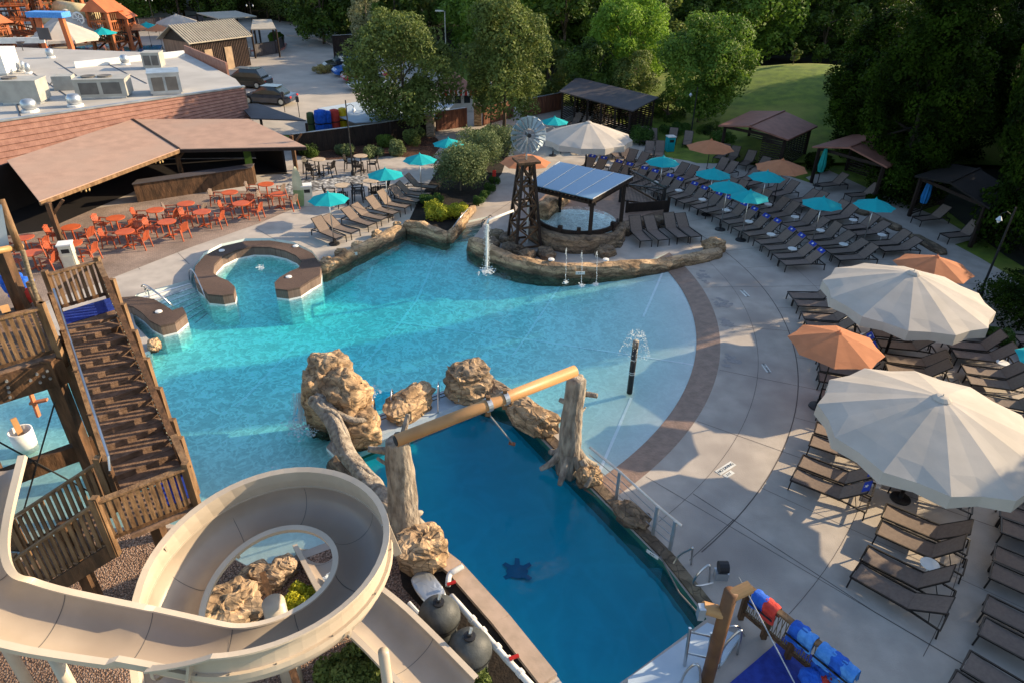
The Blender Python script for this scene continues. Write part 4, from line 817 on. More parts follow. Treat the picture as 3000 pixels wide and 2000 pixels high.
for ph in (0.4, 3.3):
    pts = []
    for i, p in enumerate(tw):
        d = (tw[min(i + 1, k_ - 1)] - tw[max(i - 1, 0)]).normalized(); x = d.cross(Vector((0, 0, 1))).normalized(); y = x.cross(d); a = ph + i * .16 + 1.1 * noise.noise(Vector((i * .2, ph, 0))); pts.append(p + (x * math.cos(a) + y * math.sin(a)) * (.2 + .07 * noise.noise(Vector((i * .3, ph, 5)))))
    woody(mb, pts, .085, .05, ph, 8, knot=.5)
solo(mb, 'fallen_log', 'bark', 'long twisted grey log with roots lying over the golden rock to the forked trunk', 'log', smooth=True)
solo(woody(MB(), smoothp([at(985, 1210, 1.0), at(1040, 1235, .95), at(1095, 1222, .75)], 2), .11, .06, 5, 8), 'root', 'bark', 'pale root stub lying across the golden rock', 'root', smooth=True)
mb = rockwall(MB(), smoothp([Vector((*p, 0)) for p in xy([(965, 1335), (1030, 1400), (1100, 1465), (1150, 1520)], 0)], 1), .5, -1.2, .12, 70, rough=.08); solo(mb, 'rock_wall', 'rockdark', 'dark wet rock wall below the twisted log', 'rock wall')
# trunks
t = thing('tree_trunk', 'tall pale forked dead trunk holding the left end of the tan pipe', 'trunk', tuple(at(1190, 1560, 0)))
bx = at(1190, 1560, 0); tx = Vector((bx.x, bx.y, 2.95))
mb = woody(MB(), smoothp([bx + Vector((.1, -.1, -.2)), bx + Vector((0, 0, .5)), bx + Vector((-.02, .02, 1.6)), tx], 2), .42, .25, 8, 22); mb.build('stem', 'bark', t, smooth=True, world=True)
for pts, r_ in [([tx + Vector((0, 0, -.35)), at(1130, 1318, 2.5), at(1078, 1314, 2.6)], .11), ([tx + Vector((0, .05, -.2)), at(1183, 1270, 2.9), at(1196, 1212, 3.3)], .085), ([tx + Vector((-.05, 0, -.75)), at(1135, 1360, 2.2), at(1105, 1340, 2.3)], .06), ([tx + Vector((-.1, 0, -1.5)), at(1140, 1375, 1.45)], .1)]:
    woody(MB(), smoothp(pts, 2), r_, r_ * .6, 3 + r_ * 50, 10).build('branch_stub', 'bark', t, smooth=True, world=True)
for k in range(5): a = k * 1.25; woody(MB(), smoothp([bx + Vector((.2 * math.cos(a), .2 * math.sin(a), .5)), bx + Vector((.5 * math.cos(a), .5 * math.sin(a), .12)), bx + Vector((.85 * math.cos(a), .8 * math.sin(a), -.05))], 2), .15, .06, k, 8).build('root', 'bark', t, smooth=True, world=True)
t = thing('tree_trunk', 'dark grey upright dead trunk holding the right end of the tan pipe', 'trunk', tuple(at(1665, 1365, 0)))
bx = at(1665, 1365, 0); tx2 = Vector((bx.x + .05, bx.y + .05, 2.95))
woody(MB(), smoothp([bx + Vector((0, 0, -.2)), bx + Vector((.02, 0, .6)), bx + Vector((-.02, .02, 1.6)), tx2], 2), .36, .24, 18, 22).build('stem', 'bark', t, smooth=True, world=True)
for pts, r_ in [([bx + Vector((0, 0, 2.3)), at(1705, 1150, 2.3), at(1750, 1158, 2.35)], .1), ([bx + Vector((0, 0, 2.3)), at(1700, 1148, 2.4), at(1718, 1138, 2.5)], .05), ([bx + Vector((0, 0, 2.1)), at(1640, 1170, 2.1)], .1), ([bx + Vector((.1, 0, 1.6)), at(1715, 1192, 1.7)], .045)]:
    woody(MB(), smoothp(pts, 2), r_, r_ * .6, 3 + r_ * 50, 10).build('branch_stub', 'bark', t, smooth=True, world=True)
for k in range(6): a = k * 1.05 - .9; woody(MB(), smoothp([bx + Vector((.2 * math.cos(a), .2 * math.sin(a), .55)), bx + Vector((.48 * math.cos(a), .48 * math.sin(a), .15)), bx + Vector((.8 * math.cos(a), .8 * math.sin(a), -.02))], 2), .15, .06, k + 9, 8).build('root', 'bark', t, smooth=True, world=True)
woody(MB(), smoothp([bx + Vector((.3, -.3, .5)), bx + Vector((.5, -.5, .3)), bx + Vector((.55, -.8, .35)), bx + Vector((.4, -.9, .1))], 2), .1, .07, 33, 8).build('root', 'bark', t, smooth=True, world=True)
t = thing('overhead_pipe', 'long tan pipe lying across the two dead trunks above the deep pool', 'pipe', tuple(tx))
pa, pb = at(1160, 1290, 3.12), at(1685, 1085, 3.3); MB().tube([pa, pb], .145, 20).build('pipe', 'tube', t, smooth=True, world=True)
d = (pb - pa).normalized()
for f in (.48, .575):
    c = pa.lerp(pb, f); MB().tube([c - d * .06, c + d * .06], .175, 16).build('clamp', 'galv', t, world=True); bb = MB(); bb.box(c.x, c.y, c.z + .15, .1, .1, .1); bb.box(c.x, c.y, c.z - .3, .12, .12, .16); bb.build('bracket', 'woodlit', t, world=True)
e = pa + d * -.002; MB().tube([e, e - d * .02], .12, 16).build('end_shadow_cap', 'blackmetal', t, world=True)
c = pa.lerp(pb, .48) - Vector((0, 0, .25)); e = at(1500, 1296, 1.3)
t = thing('swing_rope', 'thin chain with a wooden handle hanging from the tan pipe over the deep pool', 'rope', tuple(c)); MB().tube([c, c.lerp(e, .5), e], .022, 6).build('chain', 'galv', t, world=True); MB().tube([e + Vector((-.08, 0, 0)), e + Vector((.08, 0, -.05))], .05, 8).build('handle', 'fencered', t, world=True)
# fountain post
p = at(1844, 1150, -.2); t = thing('fountain_post', 'slim black log post spraying a dome of water in the shallow beach', 'fountain', tuple(p))
MB().tube([p, p + Vector((0, 0, 1.75))], .095, 14).build('post', 'blackmetal', t, world=True, smooth=True); MB().tube([p + Vector((0, 0, 1.75)), p + Vector((0, 0, 1.98))], .1, 14).build('cap', 'bark', t, world=True, smooth=True)
for z in (.75, .82, 1.3): MB().tube([p + Vector((0, 0, z)), p + Vector((0, 0, z + .03))], .105, 14).build('ring', 'galv', t, world=True)
dm = MB(); rnd = random.Random(4)
for k in range(420):
    a = rnd.uniform(0, 6.283); f = rnd.random() ** .6; q = .5 * f; z = 2.0 + .28 * math.sin(min(1, f * 1.2) * 2.6) - .85 * max(0, f - .45) * 1.4 + rnd.gauss(0, .02); r_ = .007 + .006 * rnd.random(); c = p + Vector((q * math.cos(a), q * math.sin(a), z)); dm.add([c + Vector(v) * r_ for v in ((1, 0, 0), (-1, 0, 0), (0, 1, 0), (0, -1, 0), (0, 0, 1.6), (0, 0, -1.6))], [(0, 2, 4), (2, 1, 4), (1, 3, 4), (3, 0, 4), (2, 0, 5), (1, 2, 5), (3, 1, 5), (0, 3, 5)])
dm.build('water_spray', 'foam', t, world=True)
# dock
q = [at(1062, 1238, -.06), at(1310, 1148, -.06), at(1390, 1174, -.06), at(1045, 1310, -.06)]
t = thing('dock_ledge', 'low white submerged dock with dark nosing lines between the two pools', 'dock', tuple(q[0])); MB().slab([v + Vector((0, 0, .1)) for v in q], .5).build('slab', 'bench', t, world=True)
nb = MB()
for f in (.12, .3): a, c = q[0].lerp(q[3], f), q[1].lerp(q[2], f); nb.bar(a + Vector((0, 0, .105)), c + Vector((0, 0, .105)), .03, .012)
nb.build('nosing', 'joint', t, world=True)
for i, (x, y) in enumerate([(1095, 1240), (1150, 1215), (1285, 1195), (1345, 1165)]):
    p = at(x, y, .04); u = (q[3] - q[0]).normalized(); pts = [p + u * -.45 + Vector((0, 0, -.1)), p + u * -.45 + Vector((0, 0, .72)), p + u * -.1 + Vector((0, 0, .8)), p + u * .2 + Vector((0, 0, .3)), p + u * .35 + Vector((0, 0, .05)), p + u * .15 + Vector((0, 0, -.02))]
    solo(MB().tube(smoothp(pts, 2), .022, 7), 'grab_rail', 'steel', f'bent steel grab rail on the white dock, {ORD[i]} from the left', 'grab rail', 'grab rails on the dock', smooth=True)
# pool-side rails right of the deep pool
t = thing('railing', 'grey metal pipe railing with rope net on the right kerb of the deep pool', 'railing', tuple(at(1810, 1460)))
rp = [(1720, 1392), (1805, 1465), (1912, 1568), (1962, 1612)]
tops = [at(x, y) + Vector((0, 0, 1.0)) for x, y in rp]
MB().tube(tops + [tops[-1] + Vector((.12, -.12, -.02))], .03, 8).build('top_rail', 'galv', t, world=True)
for x, y in rp[1:]: p = at(x, y); MB().tube([p, p + Vector((0, 0, 1.0))], .05, 10).build('post', 'galv', t, world=True)
nm = MB()
for z in (.25, .5, .75): nm.tube([v + Vector((0, 0, z - 1)) for v in tops], .012, 5)
nm.build('cable', 'steel', t, world=True)
handrail('steel hoop grab rail on the right kerb, upper of two', [(1970, 1655, 0), (1990, 1622, .3), (2030, 1605, .75), (2030, 1600, .8), (2025, 1652, 0)], .025)
handrail('steel loop ladder rail on the right kerb, lower of two', [(2090, 1705, .1), (2050, 1716, .15), (2028, 1712, .2), (2040, 1685, .6), (2075, 1650, .85), (2082, 1660, .8), (2078, 1700, 0)], .025)
t = thing('winch', 'small dark winch with a coil of wire beside the deep pool', 'winch', tuple(at(2110, 1690))); p = at(2110, 1690); MB().tube([p + Vector((-.1, 0, .35)), p + Vector((.12, 0, .35))], .14, 12).build('drum', 'blackmetal', t, world=True); MB().box(p.x, p.y, 0, .3, .2, .22).build('bracket', 'galv', t, world=True)
# post with stub, platform slab, ladder and rails at the lower right
p = at(2071, 1991); t = thing('cable_post', 'thick brown round post with sawn stubs beside the pale blue slab', 'post', tuple(p)); tp = p + Vector((0, 0, 2.65))
MB().tube([p, tp], .13, 18).build('post', 'postbrown', t, world=True, smooth=True); MB().tube([tp + Vector((.0, 0, -.12)), tp + Vector((.38, .12, .0))], .12, 12).build('stub', 'tube', t, world=True); MB().tube([tp + Vector((0, 0, -.6)), tp + Vector((-.42, .05, -.5))], .12, 12).build('stub', 'tube', t, world=True)
bk = MB(); bk.box(tp.x - .45, tp.y, tp.z - .72, .12, .16, .3); bk.build('bracket', 'galv', t, world=True)
a = tp + Vector((.3, .1, -.05)); solo(MB().tube([a, at(2370, 2080, 2.2)], .012, 5), 'guy_wire', 'galv', 'thin steel guy wire running from the brown post to the lower right', 'wire'); solo(MB().tube([a, at(2165, 1690, .9)], .012, 5), 'guy_wire', 'galv', 'thin steel wire from the brown post toward the winch and timber rail', 'wire')
solo(MB().tube([at(1935, 1628, .2), at(1990, 1735, .5), at(2040, 1790, .8), tp + Vector((-.3, 0, -.6))], .02, 6), 'chain', 'grille', 'rusty chain drooping from the brown post over the deep water', 'chain')
q = [at(1840, 1985, .12), at(2072, 1822, .12), at(2170, 1860, .12), at(2120, 1935, .12), at(1930, 2080, .12), at(1840, 2080, .12)]
solo(MB().slab(q, .5), 'entry_slab', 'bench', 'pale blue slab at the near end of the deep pool', 'slab')
def lad(l, pts): handrail(l, pts, .026)
t = thing('pool_ladder', 'steel ladder frame standing on the pale blue slab', 'ladder', tuple(at(2010, 1950)))
for (x0_, y0_), (x1_, y1_) in [((2005, 1950), (2022, 1838)), ((2070, 1965), (2085, 1852))]: MB().tube([at(x0_, y0_, .1), at(x1_, y1_, 1.0)], .035, 8).build('rail', 'steel', t, world=True)
for f in (.35, .9): MB().tube([at(2005, 1950, .1).lerp(at(2022, 1838, 1.0), f), at(2070, 1965, .1).lerp(at(2085, 1852, 1.0), f)], .022, 7).build('rung', 'steel', t, world=True)
lad('steel hoop handrail right of the brown post', [(2105, 1955, 0), (2115, 1895, .5), (2165, 1845, .95), (2175, 1845, .95), (2160, 1915, 0)]); lad('steel hoop handrail below the brown post at the picture bottom', [(1990, 2010, .1), (2010, 1960, .6), (2050, 1935, .95), (2052, 2010, .1)]); lad('steel handrail behind the brown post on the slab', [(2110, 1850, .4), (2125, 1835, .8), (2165, 1830, .85), (2180, 1860, .1)])
# blue mat and timber rail with vests
solo(MB().slab([at(2090, 2040, .02), at(2300, 1860, .02), at(2440, 1960, .02), at(2380, 2090, .02)], .012), 'blue_mat', 'bluemat', 'dark blue rubber mat on the deck at the bottom right', 'mat')
t = thing('timber_rail', 'timber rail with netting and hanging life vests at the lower right', 'railing', tuple(at(2300, 1860)))
A, B = at(2195, 1720, 1.0), at(2500, 1965, 1.0); MB().bar(A, B, .14, .05).build('top_rail', 'woodlit', t, world=True); MB().bar(A - Vector((0, 0, .75)), B - Vector((0, 0, .75)), .1, .06).build('bottom_rail', 'wood', t, world=True)
for f in (0, .25, .5, .75, 1): c = A.lerp(B, f); MB().bar(Vector((c.x, c.y, 0)), Vector((c.x, c.y, 1.02)), .11, .11).build('post', 'wood', t, world=True)
nm = MB(); d = B - A
for i in range(26): c = A.lerp(B, i / 25); nm.bar((c.x, c.y, .27), (c.x + d.x * .03, c.y + d.y * .03, .96), .014, .014); nm.bar((c.x + d.x * .03, c.y + d.y * .03, .27), (c.x, c.y, .96), .014, .014)
nm.build('net', 'net', t, world=True)
def vest(f, m, lab, s=1.0, side=1):
    c = A.lerp(B, f); n_ = Vector((d.y, -d.x, 0)).normalized() * side; t_ = thing('life_vest', lab, 'life vest', tuple(c), group='life vests on the timber rail'); u = d.normalized(); mb = MB(); ang = math.atan2(u.y, u.x)
    rs = random.Random(int(f * 100)); nu, nv = 9, 16; fl_ = .30 + .12 * rs.random(); bl_ = .22 + .1 * rs.random(); b0 = len(mb.v)
    for layer in (0, 1):
        for a_ in range(nu + 1):
            for b_ in range(nv + 1):
                q_ = b_ / nv; s1 = (a_ / nu - .5) * .36 * s * (1 - .12 * math.sin(q_ * 3.1))
                if q_ < .42: o_ = n_ * (.09 + .03 * (.42 - q_)) + up * (.04 - (.42 - q_) / .42 * fl_)
                elif q_ > .58: o_ = n_ * -.09 + up * (.04 - (q_ - .58) / .42 * bl_)
                else: o_ = n_ * (.09 - .18 * (q_ - .42) / .16) + up * (.04 + .02 * math.sin((q_ - .42) / .16 * 3.14))
                w_ = c + u * s1 + o_; nz = noise.noise(w_ * 7 + Vector((f * 30, 0, 0))) * .035; gro = .05 * abs(math.sin((a_ / nu) * 6.28)) ; sg = 1 if q_ < .5 else -1
                mb.v.append(tuple(w_ + n_ * sg * ((nz + gro * .6 + .02) if layer == 0 else -.012)))
        for a_ in range(nu):
            for b_ in range(nv): k0 = b0 + layer * (nu + 1) * (nv + 1) + a_ * (nv + 1) + b_; mb.f.append((k0, k0 + 1, k0 + nv + 2, k0 + nv + 1) if layer == 0 else (k0, k0 + nv + 1, k0 + nv + 2, k0 + 1))
    mb.build('vest_body', m, t_, smooth=True, world=True); MB().bar(c + n_ * .2 - u * .17 * s + Vector((0, 0, -.15)), c + n_ * .2 + u * .17 * s + Vector((0, 0, -.15)), .02, .04).build('strap', 'blackmetal', t_, world=True)
for f, m, l in [(.13, 'towelblue', 'dark blue life vest hanging left of the red one on the timber rail'), (.24, 'redcloth', 'red life vest hanging on the timber rail'), (.52, 'towelblue', 'blue life vest in the middle of the timber rail'), (.6, 'towellight', 'light blue vest in the middle of the timber rail'), (.78, 'towellight', 'light blue vest near the lower end of the timber rail'), (.88, 'towelblue', 'blue life vest at the lower end of the timber rail'), (.97, 'towellight', 'pale blue vest at the last post of the timber rail')]: vest(f, m, l)
for i, (x, y) in enumerate([(2405, 2010), (2440, 1985)]): p = at(x, y, .3); t_ = thing('life_vest', ['heap of blue and red vests at the bottom edge of the picture', 'second vest heap beside the last timber post'][i], 'life vest', tuple(p)); rockmb(MB(), p, (.3, .25, .2), 77 + i, .3, 12, rough=.25).build('vest_body', ['redcloth', 'towellight'][i], t_, world=True, smooth=True); rockmb(MB(), p + Vector((-.2, .1, .1)), (.2, .2, .15), 79 + i, .3, 12, rough=.25).build('vest_lining', 'towelblue', t_, world=True, smooth=True)
# tanks and pipes left of the deep pool
for i, (x, y, l) in enumerate([(1290, 1850, 'round dark grey filter tank with top valve, upper of two'), (1378, 1950, 'round dark grey filter tank with top valve, lower of two')]):
    p = at(x, y, .1); t = thing('filter_tank', l, 'tank', (p.x, p.y, 0), group='grey filter tanks'); prof = [(.3, 0), (.36, .05)] + [(.44 * math.cos(a), .62 + .42 * math.sin(a)) for a in [(-1.1 + k * .24) for k in range(10)]] + [(.1, 1.03)]
    MB().lathe(prof, 0, 0, 28).build('vessel', 'tank', t, smooth=True); MB().lathe([(.12, 1.0), (.12, 1.07), (.05, 1.08), (.05, 1.14)], 0, 0, 12).build('valve_collar', 'blackmetal', t); MB().tube([(0, 0, 1.1), (.03, .06, 1.22)], .035, 8).build('valve', 'galv', t); MB().lathe([(.448, .6), (.448, .63)], 0, 0, 28, False).build('seam_band', 'blackmetal', t)
t = thing('pipe_run', 'white plastic pipe run with red valves beside the tan kerb', 'pipe', tuple(at(1330, 1760)))
pr = [at(1322, 1745, .25), at(1345, 1770, .3), at(1480, 1925, .3), at(1560, 2010, .3)]; MB().tube(pr, .07, 10).build('main_pipe', 'pvc', t, world=True, smooth=True); MB().tube(smoothp([at(1312, 1715, .2), at(1315, 1680, .25), at(1330, 1672, .3), at(1355, 1658, .3)], 2), .065, 10).build('elbow', 'pvc', t, world=True, smooth=True)
for f in (.2, .35, .55, .7, .85): c = pr[1].lerp(pr[3], f); u = (pr[3] - pr[1]).normalized(); MB().tube([c - u * .05, c + u * .05], .09, 10).build('coupling', 'pvc', t, world=True)
for x, y in [(1322, 1708), (1505, 1925)]: p = at(x, y, .4); MB().tube([p + Vector((-.09, -.03, 0)), p + Vector((.1, .04, .02))], .04, 8).build('valve_handle', 'red', t, world=True)
solo(MB().tube([at(1198, 1765, .15), at(1243, 1815, .15)], .05, 8), 'loose_pipe', 'pvc', 'short loose white pipe left of the upper grey tank', 'pipe')
p = at(1255, 1720, .2); solo(rockmb(MB(), p, (.28, .5, .06), 90, .65, 12, rough=.08, layer=0), 'cover_panel', 'galv', 'pale leaf-shaped panel lying above the upper grey tank', 'panel')
# markers
def marker(px, py, z, txt, rz, lab, sx=.34, sy=.16):
    p = at(px, py, z); t = thing('depth_marker', lab, 'depth marker', (p.x, p.y, z), R(rz)); MB().box(0, 0, .0, sx, sy, .006).build('tile', 'ledge', t); text_at(t, txt, sy * .62, Matrix.Translation((0, 0, .009)))
marker(2182, 860, .004, 'NO DIVING', -80, 'white no diving tile on the shaded deck, farthest of three', .55, .2); marker(2245, 1078, .004, 'NO DIVING', -85, 'white no diving tile on the shaded deck, middle of three', .5, .18); marker(2126, 1370, .004, 'NO DIVING', 38, 'white no diving tile on the sunlit deck between umbrella shadows', .7, .2); marker(2135, 1388, .004, '3 FT', 38, 'small depth tile just below the sunlit no diving tile', .35, .15)
def vmarker(px, py, z, txt, rz, lab, sx=.4, sy=.14):
    p = at(px, py, z); t = thing('depth_marker', lab, 'depth marker', tuple(p), R(rz)); MB().obox((-sx / 2, 0, -sy / 2), (sx, 0, 0), (0, -.02, 0), (0, 0, sy)).build('tile', 'ledge', t); text_at(t, txt, sy * .8, Matrix.Translation((0, -.023, 0)) @ Matrix.Rotation(R(90), 4, 'X'))
vmarker(1034, 735 + 10, .12, '3 FT', 28, 'white depth tile on the stone wall behind the hot tub'); vmarker(1232, 672, .2, '3 FT', -10, 'white depth tile on the planting bed wall', .45); vmarker(1700, 800, .15, '3 FT', 4, 'white depth tile on the carved ledge below the small fountains', .4); vmarker(1912, 1622, .03, '8 FT', -46, 'small white depth tile on the right kerb of the deep pool', .34, .09)
# slides
def sweep(pts, ups, prof, mb, closed=False):
    """prof: (side, up) points swept along pts"""
    n = len(pts); m = len(prof); b = len(mb.v)
    for i, p in enumerate(pts):
        d = (pts[min(i + 1, n - 1)] - pts[max(i - 1, 0)]); d.normalize(); u = ups[i] if ups else Vector((0, 0, 1)); s_ = d.cross(u).normalized(); u = s_.cross(d)
        for a, c in prof: mb.v.append(tuple(p + s_ * a + u * c))
    for i in range(n - 1):
        for k in range(m - 1): mb.f.append((b + i * m + k, b + i * m + k + 1, b + (i + 1) * m + k + 1, b + (i + 1) * m + k))
    return mb
def flume(name, lab, pts, ro=.5, ups=None, depth_=.5, joints=True, bolt=True, flange=.1):
    t = thing(name, lab, 'water slide', tuple(pts[0])); n = 20; th = .018
    inner = [(ro * math.cos(math.pi + math.pi * k / n), depth_ * (1 + math.sin(math.pi + math.pi * k / n)) * 1.0) for k in range(n + 1)]
    outer = [((ro + th) * math.cos(math.pi + math.pi * k / n), -th + (depth_ + th) * (1 + math.sin(math.pi + math.pi * k / n))) for k in range(n + 1)]
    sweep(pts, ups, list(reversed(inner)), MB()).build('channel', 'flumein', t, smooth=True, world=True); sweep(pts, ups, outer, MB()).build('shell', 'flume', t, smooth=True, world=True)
    for s in (-1, 1):
        lip = [(s * (ro - .012), depth_ - .0), (s * (ro - .012), depth_ + .03), (s * (ro + flange), depth_ + .03), (s * (ro + flange), depth_ - .06), (s * (ro + flange - .02), depth_ - .06), (s * (ro + flange - .02), depth_)]
        if s < 0: lip = [*reversed(lip)]
        sweep(pts, ups, lip, MB()).build('rim', 'flume', t, world=True)
    L_ = 0; last = .6
    for i in range(1, len(pts)):
        L_ += (pts[i] - pts[i - 1]).length
        if L_ - last > 1.2: last = L_; u0 = (pts[i] - pts[i - 1]).normalized(); sweep([pts[i] - u0 * .006, pts[i] + u0 * .006], [ups[i]] * 2 if ups else None, [(a * .993, c + .003) for a, c in reversed(inner)], MB()).build('section_seam', 'grille', t, world=True)
    if joints:
        L_ = 0; last = 0; acc = []
        for i in range(1, len(pts)):
            L_ += (pts[i] - pts[i - 1]).length
            if L_ - last > 2.4: last = L_; acc.append(i)
        for i in acc:
            q = [pts[i - 1].lerp(pts[i], .2), pts[i - 1].lerp(pts[i], .2) + (pts[i] - pts[i - 1]).normalized() * .05]; oo = [(a * (1 + .1), c - .06) for a, c in outer]
            sweep(q, [ups[i]] * 2 if ups else None, oo, MB()).build('joint_flange', 'flume', t, world=True)
    return t
cx, cy, rr = -4.08, 7.8, 1.9
sp_pts = smoothp([Vector((-8.0, 8.1, 5.35)), Vector((-7.85, 7.35, 5.0)), Vector((-7.72, 6.7, 4.68)), Vector((-7.47, 6.24, 4.35)), Vector((-7.04, 6.13, 4.15)), Vector((-6.38, 6.11, 3.95)), Vector((-5.71, 6.09, 3.77)), Vector((-4.65, 5.99, 3.59)), Vector((-4.07, 5.92, 3.47))], 3)
hel = []
for k in range(50):
    a = -92 + k * 6.6; z = 3.42 - .0024 * (k * 6.6); z -= .0042 * max(0, k * 6.6 - 190); hel.append(Vector((cx + rr * math.cos(R(a)), cy + rr * math.sin(R(a)), z)))
allp = sp_pts[:-1] + hel[1:]
allp = [allp[0]] + [(allp[i - 1] + allp[i] * 2 + allp[i + 1]) / 4 for i in range(1, len(allp) - 1)] + [allp[-1]]
ups = []
for i, p in enumerate(allp):
    c = Vector((cx - p.x, cy - p.y, 0)); f = 0 if i < len(sp_pts) - 8 else min(1, (i - len(sp_pts) + 8) / 12); ups.append((Vector((0, 0, 1)) + c.normalized() * .22 * f).normalized())
allp = resample(allp, .12); L2 = len(sp_pts)
for _ in range(30): allp = [allp[0]] + [(allp[i - 1] + allp[i] * 2 + allp[i + 1]) / 4 for i in range(1, len(allp) - 1)] + [allp[-1]]
ups = []
for i, p in enumerate(allp):
    c = Vector((cx - p.x, cy - p.y, 0)); f = max(0, min(1, (p.x + 6.5) / 2.2)) if (i < len(allp) * .45) else 1; ups.append((Vector((0, 0, 1)) + c.normalized() * .22 * f).normalized())
bigs = flume('water_slide', 'big beige spiral water slide looping above the rocks', allp, .43, ups, .43, flange=.09)
ia = next(i for i, p in enumerate(allp) if p.x > -5.0 and p.y < 6.6); gp, gu = allp[ia:], ups[ia:]; gm = MB(); gr = MB(); hgts = []
for i in range(len(gp)): hgts.append(.40 * min(1, i / 9) * (1 if i < len(gp) - 10 else max(.2, (len(gp) - i) / 10)))
for off, ww in ((0, .018),):
    b0 = len(gm.v)
    for i, p in enumerate(gp):
        d = (gp[min(i + 1, len(gp) - 1)] - gp[max(i - 1, 0)]).normalized(); s_ = d.cross(gu[i]).normalized(); u = s_.cross(d); h = hgts[i]
        pr = [(.435, .44), (.45, .44 + h * .5), (.49, .44 + h), (.60, .45 + h), (.60, .42 + h), (.51, .42 + h), (.47, .44 + h * .5), (.455, .44)]
        for A_, C_ in pr: gm.v.append(tuple(p + s_ * A_ + u * C_))
    for i in range(len(gp) - 1):
        for k in range(8): gm.f.append((b0 + i * 8 + k, b0 + i * 8 + (k + 1) % 8, b0 + (i + 1) * 8 + (k + 1) % 8, b0 + (i + 1) * 8 + k))
    gm.f += [tuple(b0 + k for k in reversed(range(8))), tuple(b0 + (len(gp) - 1) * 8 + k for k in range(8))]
gm.build('outer_guard_wall', 'flume', bigs, world=True, smooth=False)
for i in range(6, len(gp) - 6, 22):
    p = gp[i]; d = (gp[i + 1] - gp[i]).normalized(); s_ = d.cross(gu[i]).normalized(); u = s_.cross(d); h = hgts[i]; q0 = p + s_ * .46 + u * .05; MB().obox(q0 - d * .02 + s_ * .0, d * .04, s_ * .13, u * (h + .36)).build('stiffener_rib', 'flume', bigs, world=True)
bo = MB()
for i in range(3, len(gp), 4): p = gp[i]; d = (gp[min(i + 1, len(gp) - 1)] - gp[i - 1]).normalized(); s_ = d.cross(gu[i]).normalized(); u = s_.cross(d); bo.tube([p + s_ * .50 + u * .455, p + s_ * .50 + u * .475], .014, 6)
bo.build('bolt_row', 'grille', bigs, world=True)
runout = [Vector((-3.9, 5.75, 1.05)), Vector((-2.9, 6.1, .95)), at(1130, 1850, .75), at(1210, 1930, .6), at(1330, 2060, .45)]
flume('water_slide', 'straight beige slide channel leaving under the spiral toward the lower right', smoothp([at(1020, 1770, .9), at(1110, 1840, .8), at(1200, 1930, .7), at(1330, 2070, .55)], 3), .5, None, .3, False)
flume('water_slide', 'short beige run-out trough with white foam dropping into the pool inside the loop', smoothp([at(1050, 1790, .35), at(1000, 1720, .25), at(965, 1660, .1), at(930, 1600, -.25)], 3), .45, None, .25, False)
up_ = smoothp([Vector((-8.6, 9.9, 6.2)), Vector((-9.15, 9.4, 5.9)), Vector((-9.25, 8.8, 5.6)), Vector((-8.95, 7.9, 5.35))], 2)
# posts under the spiral
t = thing('slide_support', 'round tan steel column with arms carrying the spiral slide', 'column', (-4.15, 7.95, 0)); MB().tube([(0, 0, 0), (0, 0, 2.5)], .2, 20).build('column', 'flume', t, smooth=True)
for a in (-150, -60, 30, 120):
    MB().bar((0, 0, 1.4), (1.45 * math.cos(R(a)), 1.45 * math.sin(R(a)), 1.75), .12, .14).build('arm', 'wood', t)
for i, (x, y, z) in enumerate([(-6.6, 6.1, 3.8), (-8.4, 7.1, 4.6), (-2.0, 6.9, 2.7)]):
    solo(MB().tube([(x, y, 0), (x, y, z)], .09, 12), 'slide_post', 'flume', f'slim beige post under the slide, {ORD[i]} of three', 'post', smooth=True)
# white water patches
def foam(px, py, r_, lab, seed, n=260, z=-.12):
    rnd = random.Random(seed); mb = MB()
    for _ in range(n):
        x = px + rnd.gauss(0, r_ * .5); y = py + rnd.gauss(0, r_ * .32); p = at(x, y, z + .006 + abs(rnd.gauss(0, .025))); s = rnd.uniform(.015, .06); a = rnd.uniform(0, 3); mb.add([p + Vector((s * math.cos(a + k * 1.257) * rnd.uniform(.5, 1.2), s * math.sin(a + k * 1.257) * rnd.uniform(.5, 1.2), rnd.uniform(0, .03))) for k in range(5)], [(0, 1, 2, 3, 4)])
    return tag(mb.build('white_water', 'foam'), lab, 'foam', kind='stuff')
foam(885, 1250, 45, 'white foam where water pours off the golden rock', 1); foam(1075, 1150, 32, 'white foam right of the golden rock cave', 2, 240); foam(905, 1420, 50, 'broken foam above the spiral slide', 3, 160); foam(800, 1400, 45, 'thin foam left of the spiral slide crown', 4, 90); foam(1426, 794, 20, 'foam below the windmill water spout', 5, 200); foam(765, 785, 12, 'small bubbling foam in the hot tub', 6, 60)
foam(985, 1690, 24, 'white foam running down the slide run-out', 7, 200, .35); foam(1657, 828, 8, 'splash of the left small fountain jet', 8, 50); foam(1703, 838, 10, 'splash of the middle small fountain jet', 9, 50); foam(1747, 834, 9, 'splash of the right small fountain jet', 10, 50)
def stream(pts, r0, lab, seed, n=200, sp_=.03):
    rnd = random.Random(seed); q = resample(smoothp(pts, 2), .04); mb = MB(); mb.tube(q, r0, 5)
    for _ in range(n): c = q[rnd.randrange(len(q))] + Vector((rnd.gauss(0, sp_), rnd.gauss(0, sp_), rnd.gauss(0, .03))); r_ = rnd.uniform(.006, .014); mb.add([c + Vector(v) * r_ for v in ((1, 0, 0), (-1, 0, 0), (0, 1, 0), (0, -1, 0), (0, 0, 2), (0, 0, -2))], [(0, 2, 4), (2, 1, 4), (1, 3, 4), (3, 0, 4), (2, 0, 5), (1, 2, 5), (3, 1, 5), (0, 3, 5)])
    return solo(mb, 'water_jet', 'foam', lab, 'water jet')
